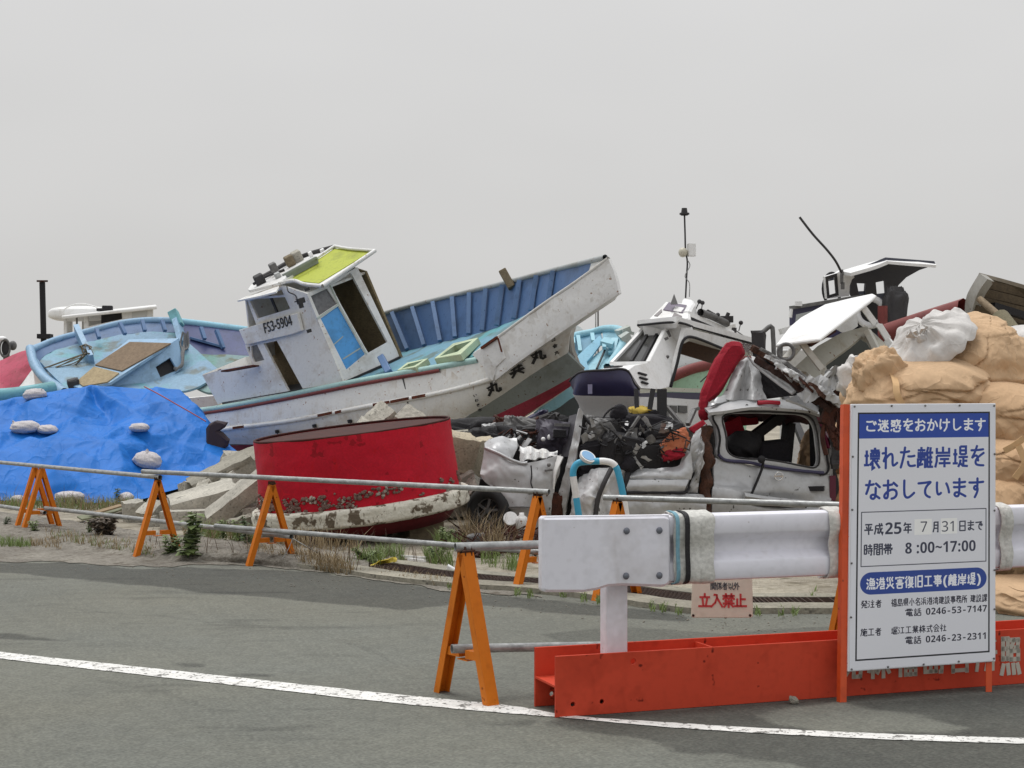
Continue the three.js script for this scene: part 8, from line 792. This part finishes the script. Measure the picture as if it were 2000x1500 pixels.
// ---------------------------------------------------------------- tan bulk bags
{
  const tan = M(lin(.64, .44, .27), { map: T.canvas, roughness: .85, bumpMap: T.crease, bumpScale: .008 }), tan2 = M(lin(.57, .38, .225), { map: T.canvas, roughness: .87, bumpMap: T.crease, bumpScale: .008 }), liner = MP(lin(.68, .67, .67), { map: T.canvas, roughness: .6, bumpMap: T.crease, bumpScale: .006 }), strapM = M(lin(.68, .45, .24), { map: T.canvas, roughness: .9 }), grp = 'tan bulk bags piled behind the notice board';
  function bag(label, px, py, D, r, h, axis, sd, m = tan, { sag = .25, rough = 1 } = {}) {
    const c = P(px, py, D), t = thing('bulk_bag', label, 'bag', V(c.x, 0, c.z), grp); t.position.y = 0;
    const folds = Array.from({ length: 26 }, () => [rr(0, 6.28), rr(-1.2, 1.2), rr(-.8, .9), rr(0, 6.28), rr(.3, .9), rr(.025, .06) * rough, rr(.05, .12)]); const g = new THREE.SphereGeometry(1, 170, 120), p = g.attributes.position, q = new THREE.Quaternion().setFromUnitVectors(V(0, 1, 0), V(...axis).normalize());
    for (let i = 0; i < p.count; i++) {
      let x = p.getX(i), y = p.getY(i), z = p.getZ(i); const rad = Math.hypot(x, z) || 1e-6, th = Math.atan2(z, x), yy = Math.sign(y) * Math.pow(Math.abs(y), .62), rr2 = Math.pow(rad, .55);
      const ct = Math.cos(th), st = Math.sin(th), fo = (q) => Math.pow(1 - Math.min(1, Math.abs(q) * 1.7), 1.5); let k = 1 + .10 * n3(ct * .8 + sd, yy * .8, st * .8) + (.05 * fo(n3(ct * 1.3 + yy * .9 + sd, st * 1.3 - yy * .7, sd)) + .028 * fo(n3(ct * 2.6 - yy * 1.3, st * 2.6 + yy * 1.5, sd * 2 + 3)) + .012 * n3(ct * 6, yy * 5, st * 6 + sd)) * sstep(.1, .6, rad); // lumps
      for (const [t0, sl, b0, tc, wl, am, wd] of folds) { const da = Math.atan2(Math.sin(th - tc), Math.cos(th - tc)), q = yy - (b0 + sl * Math.sin(th - t0)) + .05 * Math.sin(da * 5 + t0), win = Math.exp(-Math.pow(da / wl, 2)) * sstep(.05, .5, rad); k += am * win * ((q > 0 ? .9 * Math.exp(-q / (wd * 2.6)) : 0) - Math.exp(-Math.abs(q) / wd)); } k -= sag * .25 * Math.pow(Math.abs(yy), 4);
      p.setXYZ(i, x / rad * rr2 * k * r, yy * h * 1, z / rad * rr2 * k * r);
    }
    g.applyQuaternion(q); const pp = g.attributes.position; for (let i = 0; i < pp.count; i++) { const y = pp.getY(i); if (y < 0) pp.setY(i, y * (1 - .12 * sag)); } g.translate(c.x, c.y, c.z); g.computeVertexNormals(); part(t, 'bag_body', g, m); return { t, c, q };
  }
  const strap = (t, pts, w = .055) => part(t, 'strap', (() => { const cv = new THREE.CatmullRomCurve3(pts), A = [[], []]; for (let i = 0; i <= 16; i++) { const p = cv.getPoint(i / 16), tn = cv.getTangent(i / 16), n = V(-tn.y, tn.x, 0).normalize(); A[0].push(p.clone().addScaledVector(n, w / 2)); A[1].push(p.clone().addScaledVector(n, -w / 2)); } return loft(A, { nu: 20, nv: 1, thick: .008 }); })(), strapM);
  const e = (l) => pr(zE, l);
  const b1 = bag('biggest tan bag on top of the pile with knotted white liner', 1886, 738, 13.6, .57, .45, [-.60, .74, .30], 1.3);
  { // white liner with knot on its mouth
    const lc = P(1819, 668, 13.3), g = new THREE.SphereGeometry(1, 72, 36, 0, Math.PI * 2, 0, Math.PI * .5), p = g.attributes.position; for (let i = 0; i < p.count; i++) { const x = p.getX(i), y = p.getY(i), z = p.getZ(i), th = Math.atan2(z, x), rad = Math.hypot(x, z), k = 1 + .16 * n3(Math.cos(th) * 1.3, Math.sin(th) * 1.3, 3) * rad; p.setXYZ(i, x * k * .40, y * .15 + .05 * (1 - rad) * 1.2 + .03 * Math.exp(-rad * 3) * rad * 8 * n3(Math.cos(th) * 3.4, Math.sin(th) * 3.4, rad) + .05 * rad * n3(x * 2, z * 2, 5), z * k * .40); } g.computeVertexNormals(); const m4 = new THREE.Matrix4().makeRotationFromQuaternion(new THREE.Quaternion().setFromUnitVectors(V(0, 1, 0), V(-.52, .76, .36).normalize())).setPosition(lc); const ln = part(b1.t, 'liner', g.applyMatrix4(m4), liner, 'white plastic liner'); const kc = P(1800, 662, 13.1); part(ln, 'knot', merge(jitter(ball(kc, .045, .045, .045, 16, 12), .02, 16), ...Array.from({ length: 9 }, (_, i) => { const a = i / 9 * 6.28; return jitter(new THREE.ConeGeometry(.022, .09, 7, 3).rotateX(Math.PI).translate(0, .07, 0).rotateZ(Math.cos(a) * .9 + .5).rotateX(Math.sin(a) * .9).translate(kc.x - .01, kc.y + .01, kc.z), .02, 15); })), liner);
  }
  strap(b1.t, e([[900, 690, 13.25], [960, 650, 13.2], [985, 628, 13.2]]), .04);
  const b2 = bag('low wide tan bag behind top edge of the notice board', 1795, 790, 13.2, .58, .40, [-.10, 1, .22], 4.1); strap(b2.t, e([[470, 720, 12.95], [520, 860, 12.68], [530, 980, 12.62], [590, 1100, 12.62]])); strap(b2.t, e([[1130, 790, 12.95], [1180, 880, 12.8], [1280, 1000, 12.75], [1360, 1110, 12.75]])); part(b2.t, 'folded_corner', soft(P(...zE(330, 770), 13.0), .40, .42, .3, .2, .35, 8, .8), tan);
  const b3 = bag('small tan bag fold at left end of the pile beside the van', 1690, 770, 14.2, .22, .2, [-.7, .5, .2], 7.7); part(b3.t, 'liner', jitter(ball(P(...zE(30, 800), 14.0), .14, .2, .1, 24, 16), .06, 7), liner, 'white liner mouth');
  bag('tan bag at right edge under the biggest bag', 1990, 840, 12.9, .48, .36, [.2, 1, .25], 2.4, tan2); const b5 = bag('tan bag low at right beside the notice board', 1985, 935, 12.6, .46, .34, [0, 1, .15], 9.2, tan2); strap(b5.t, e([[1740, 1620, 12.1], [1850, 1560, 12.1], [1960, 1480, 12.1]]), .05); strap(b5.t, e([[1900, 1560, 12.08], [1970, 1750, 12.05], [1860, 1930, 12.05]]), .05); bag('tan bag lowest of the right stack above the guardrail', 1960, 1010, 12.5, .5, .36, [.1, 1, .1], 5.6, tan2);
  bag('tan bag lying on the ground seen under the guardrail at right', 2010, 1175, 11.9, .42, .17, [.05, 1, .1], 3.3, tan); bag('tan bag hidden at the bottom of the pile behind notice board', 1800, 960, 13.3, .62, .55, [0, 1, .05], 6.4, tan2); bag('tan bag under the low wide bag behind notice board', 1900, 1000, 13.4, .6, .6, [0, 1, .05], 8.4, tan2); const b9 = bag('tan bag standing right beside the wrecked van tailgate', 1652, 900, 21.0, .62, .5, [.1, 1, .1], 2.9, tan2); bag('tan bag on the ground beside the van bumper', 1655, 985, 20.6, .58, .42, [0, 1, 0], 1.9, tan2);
  bag('white bag with torn liner at right edge on the pile', 1992, 672, 14.3, .25, .16, [-.2, 1, .2], 11.4, liner); bag('pale bag behind the biggest bag at right edge', 2000, 720, 14.8, .4, .3, [.2, 1, .1], 12.4, tan2); bag('tan bag under the biggest bag hidden by the board corner', 1930, 860, 14.2, .55, .45, [0, 1, 0], 14.4, tan2);
}
// ---------------------------------------------------------------- weeds, grass and litter
{
  const blade = (p, h, w, lean, a) => { const d = V(Math.cos(a), 0, Math.sin(a)), s = V(-d.z, 0, d.x).multiplyScalar(w), A = p, B = p.clone().addScaledVector(d, lean * .4).add(V(0, h * .6, 0)), C = p.clone().addScaledVector(d, lean).add(V(0, h, 0)); return [A.clone().sub(s), A.clone().add(s), B.clone().addScaledVector(s, .7), A.clone().sub(s), B.clone().addScaledVector(s, .7), B.clone().addScaledVector(s, -.7), B.clone().addScaledVector(s, -.7), B.clone().addScaledVector(s, .7), C]; };
  const geo = (tris) => { const a = new Float32Array(tris.length * 3); tris.forEach((v, i) => v.toArray(a, i * 3)); const g = new THREE.BufferGeometry(); g.setAttribute('position', new THREE.BufferAttribute(a, 3)); g.computeVertexNormals(); return g; };
  const leafM = (r, g, b) => new THREE.MeshPhysicalMaterial({ color: lin(r, g, b), roughness: .8, transmission: .25, thickness: 0, side: THREE.DoubleSide });
  const green = leafM(.16, .22, .06), dark = leafM(.07, .12, .035), dry = leafM(.27, .20, .105), brown = leafM(.13, .09, .055);
  const stuff = (name, label, tris, m) => { const o = new THREE.Mesh(metres(geo(tris)), m); o.name = numbered(name); o.userData = { kind: 'stuff', label }; scene.add(o); };
  const patch = (out, px0, px1, py0, py1, n, h0, h1, y = .0) => { for (let i = 0; i < n; i++) { const u = rnd(), p = G(px0 + (px1 - px0) * u, py0 + (py1 - py0) * u + rr(-7, 7), y); if (fbm(p.x * 3, 0, p.z * 3) < -.08) continue; const h = rr(h0, h1); out.push(...blade(p, h, rr(.0025, .006), h * rr(.2, 1.1), rr(0, 6.28))); } };
  const G1 = [], G2 = [];
  patch(G1, 0, 280, 988, 992, 1500, .06, .2, .02); patch(G1, 370, 500, 1040, 1062, 900, .05, .22, .03); patch(G1, 0, 60, 1062, 1066, 500, .03, .10); patch(G1, 700, 745, 1096, 1102, 500, .05, .2); patch(G1, 830, 885, 1092, 1104, 500, .05, .2); patch(G1, 740, 790, 1086, 1090, 300, .05, .18); patch(G1, 940, 1010, 1098, 1110, 300, .05, .22); patch(G1, 850, 900, 1058, 1072, 260, .06, .2, .05); for (const [x, y] of [[1010, 1158], [1035, 1162], [1100, 1165], [1140, 1170], [1170, 1174], [1178, 1176], [1275, 1188], [1295, 1190], [1325, 1195], [1480, 1198], [1525, 1198], [1552, 1198], [1590, 1160], [880, 1146], [905, 1150], [1640, 1198]]) patch(G1, x - 6, x + 6, y, y, 45, .02, .06, .02);
  patch(G2, 490, 690, 1088, 1120, 2400, .04, .20); patch(G2, 300, 480, 1078, 1094, 1000, .03, .12); patch(G2, 60, 120, 1062, 1068, 350, .03, .1); patch(G2, 0, 260, 985, 995, 1200, .05, .22, .02); patch(G2, 620, 900, 1100, 1145, 900, .02, .07, .01); patch(G2, 540, 700, 1060, 1075, 600, .05, .25, .05); patch(G2, 900, 1000, 1060, 1080, 400, .1, .45, .02); patch(G2, 360, 500, 1040, 1060, 600, .05, .2, .03);
  const G3 = [], GR = []; for (const [a, b, c, d2, n, h0, h1] of [[0, 270, 990, 1000, 90, .15, .4], [280, 500, 1075, 1098, 70, .12, .35], [500, 700, 1085, 1118, 120, .12, .38], [900, 1050, 1062, 1090, 90, .15, .5], [700, 900, 1086, 1108, 60, .1, .3]]) patch(G3, a, b, c, d2, n, h0, h1); stuff('dead_stalks', 'thin dead stalks standing along the kerb', G3, brown); patch(G1, 480, 700, 1080, 1108, 420, .03, .1); patch(G1, 100, 300, 1046, 1080, 380, .03, .1, .04); patch(G2, 90, 300, 1046, 1078, 500, .03, .12, .04);
  for (let i = 0; i < 520; i++) { const u = rnd(), px = -40 + 1700 * u, yy = (px < 640 ? 1070 + px * .07 : px < 1350 ? 1118 + (px - 640) * .115 : 1200) + Math.pow(rnd(), 2.5) * 45 - 8, p = G(px, yy), s = rr(.003, .009); GR.push(new THREE.IcosahedronGeometry(s, 0).scale(1, .6, 1.2).rotateY(rr(0, 6)).translate(p.x, s * .4, p.z)); } { const o = new THREE.Mesh(metres(merge(GR)), M(lin(.30, .285, .25), { map: T.concrete, roughness: .95, flatShading: true })); o.name = 'grit'; o.userData = { kind: 'stuff', label: 'loose grit and pebbles along the road edge' }; scene.add(o); }
  stuff('green_grass', 'sparse green grass along kerb and rubble', G1, green); stuff('dry_grass', 'dry straw-coloured grass along the kerb', G2, dry);
  function weed(label, px, py, h, w, n, m, leaf, y = 0) {
    const b = G(px, py, y), t = thing('weed', label, 'weed', b, 'weeds along the kerb'), st = [], lf = [];
    const stems = Math.max(2, Math.round(w / .08)); for (let s = 0; s < stems; s++) { const top = b.clone().add(V(rr(-w, w) * .5, h * rr(.75, 1), rr(-w, w) * .4)); st.push(tube([b.clone().add(V(rr(-.02, .02), 0, 0)), b.clone().lerp(top, .5).add(V(rr(-.02, .02), .02, 0)), top], .004, 5)); const k = Math.round(n / stems); for (let i = 0; i < k; i++) { const q = .12 + .88 * (i / k), c = b.clone().lerp(top, q), a = i * 2.4 + s, L = leaf * rr(.6, 1.15) * (1 - .25 * q), d = V(Math.cos(a), rr(-.3, .6), Math.sin(a)).normalize(), sd = V(-d.z, rr(-.2, .2), d.x).multiplyScalar(L * .46), m1 = c.clone().addScaledVector(d, L * .5).add(V(0, L * .06, 0)), e = c.clone().addScaledVector(d, L).add(V(0, -L * .12, 0)); lf.push(c, m1.clone().add(sd), m1, c, m1, m1.clone().sub(sd), m1.clone().add(sd), e, m1, m1, e, m1.clone().sub(sd)); } }
    part(t, 'stem', merge(st), dark); const f = part(t, 'foliage', geo(lf), m); return t;
  }
  weed('tall leafy green weed at foot of orange trestle', 366, 1095, .52, .36, 150, green, .15); weed('low leafy weed left of the tall one under the pipe', 330, 1090, .26, .3, 160, green, .09); weed('brown withered bush under pipe between trestles', 208, 1056, .30, .55, 700, brown, .09); weed('small green weed behind paired trestles', 70, 1046, .18, .2, 90, green, .06); weed('yellow-green weed left of brown bush', 176, 1050, .2, .12, 70, green, .06); weed('dark little bush at far left edge', 8, 1035, .2, .14, 90, dark, .05); weed('bushy green weed beside yellow scrap below drum', 716, 1100, .16, .3, 200, green, .06); weed('green weed behind nearest trestle top', 855, 1098, .2, .3, 180, green, .06); weed('green weed growing behind drum ring on right', 868, 1072, .24, .26, 150, green, .07); weed('green weed sprouting among the rubble', 436, 1058, .3, .14, 90, green, .07, .03); weed('second green weed in rubble beside drum', 468, 1062, .26, .14, 80, green, .07, .03); weed('green weed on tarpaulin hem near small sandbag', 230, 988, .3, .12, 60, dark, .08); weed('dark green weed beside drum left edge', 484, 1072, .42, .12, 90, dark, .08);
  const flat = (name, label, cat, pts, m, h = .012, y = .01) => { const pl = new Plane(V(0, y, -16), V(1, y, -16), V(0, y, -17)); return solo(name, label, cat, jitter(slab(pl, pts.map(([a, b]) => G(a, b, y + h)), h, { off: h }), .004, 6), m); };
  flat('board', 'weathered greenish board lying in front of tarpaulin', 'board', [[150, 1008], [188, 1000], [240, 988], [242, 992], [210, 1005], [160, 1014]], M(lin(.30, .38, .33), { map: T.wood, roughness: .9 }), .02, .06); solo('plank', 'long split plank lying left of the rounded white lump', 'plank', bar(G(178, 1004, .12), G(240, 986, .16), .12, .02), mat.wood); solo('scrap_strip', 'yellow plastic scrap lying below the red drum', 'scrap', jitter(loft([[G(722, 1106, .02), G(745, 1101, .03), G(762, 1098, .05), G(776, 1098, .02)], [G(724, 1102, .03), G(745, 1097, .06), G(762, 1090, .09), G(772, 1088, .06)]], { nu: 20, nv: 5, thick: .008, amp: .02, freq: 8 }), .01, 8), M(lin(.62, .48, .05), { roughness: .6 })); for (const [a, b, c, d, l] of [[780, 1086, 832, 1090, 'upper thin white stick lying behind nearest trestle'], [798, 1092, 830, 1096, 'lower thin white stick lying behind nearest trestle']]) solo('white_stick', l, 'stick', bar(G(a, b, .03), G(c, d, .03), .03, .025), mat.cleanWhite);
  solo('paper_cup', 'crushed white cup lying left of nearest trestle', 'cup', jitter(new THREE.CylinderGeometry(.035, .026, .09, 16, 3).rotateZ(1.2).translate(...G(882, 1112, .03).add(V(0, 0, 0)).toArray()), .012, 14), mat.white); const cp = thing('red_canister', 'small dark red canister with white lid under crushed fender', 'can', P(997, 1016, 18.2).setY(0)); part(cp, 'body', rod(P(1000, 1030, 18.4).setY(.02), P(998, 1014, 18.2), .075, 18), mat.maroon); part(cp, 'lid', new THREE.CylinderGeometry(.085, .085, .03, 20).rotateX(1.1).translate(...P(997, 1013, 18.15).toArray()), mat.white); solo('white_bottle', 'squat white plastic bottle beside the red canister', 'bottle', new THREE.LatheGeometry([[0, 0], [.07, 0], [.075, .1], [.06, .14], [.03, .16], [.03, .19], [0, .19]].map((p) => new THREE.Vector2(...p)), 18).translate(...V(P(1019, 1016, 18.1).x, .11, -18.1).toArray()), mat.white); solo('stone', 'small grey stone lying against foot of red beam', 'stone', jitter(new THREE.IcosahedronGeometry(.024, 3).translate(...G(1549, 1368, .018).toArray()), .012, 22), mat.concreteOld); solo('grey_case', 'grey plastic case lying below the black wheel', 'case', soft(G(926, 1066, .12).setY(.1).add(V(0, 0, -.9)), .2, .14, .2, .1, .08, 2, .35), mat.midGrey);
  const tw = []; for (let i = 0; i < 220; i++) { const p = G(rr(905, 1060), rr(1040, 1082), .05), a = rr(0, 6.28), L = rr(.08, .38); tw.push(bar(p, p.clone().add(V(Math.cos(a) * L, rr(0, .3) * L * 2, Math.sin(a) * L)), rr(.004, .014), rr(.004, .012))); } { const o = new THREE.Mesh(metres(merge(tw)), mat.rust); o.name = 'splintered_debris'; o.userData = { kind: 'stuff', label: 'rusty splinters and wire under the crushed fender' }; scene.add(o); }
  const db = []; for (let i = 0; i < 60; i++) { const p = G(rr(900, 1065), rr(1045, 1085), .03), s = rr(.03, .1); db.push(boxAt(p.add(V(0, s * .2, 0)), s * rr(1, 2.4), s * .5, s, rr(0, .5), rr(0, 3), rr(0, .5))); } { const o = new THREE.Mesh(metres(merge(db)), M(lin(.10, .06, .055), { map: T.rust, roughness: .9 })); o.name = 'broken_scraps'; o.userData = { kind: 'stuff', label: 'dark red and brown scraps on the ground under the wreck' }; scene.add(o); }
  const wire = thing('loose_wire', 'thin loose wire hanging from lower pipe below drum', 'wire', G(585, 1095)); part(wire, 'wire', tube([P(572, 1052, 15.05), P(560, 1078, 15.0), P(545, 1098, 15.0), P(520, 1104, 15.1)], .004, 5), mat.galv); part(wire, 'wire', tube([P(572, 1052, 15.05), P(600, 1068, 15.0), P(625, 1082, 15.2), P(640, 1092, 15.4)], .004, 5), mat.galv);
}
// ---------------------------------------------------------------- draw
scene.traverse((o) => { if (o.isMesh) { o.castShadow = true; o.receiveShadow = true; } });
const renderer = new THREE.WebGLRenderer({ antialias: true });
renderer.setSize(1024, 768); renderer.toneMapping = THREE.LinearToneMapping; renderer.toneMappingExposure = EXPOSURE; renderer.outputColorSpace = THREE.SRGBColorSpace;
renderer.shadowMap.enabled = true; renderer.shadowMap.type = THREE.PCFSoftShadowMap;
renderer.render(scene, camera);
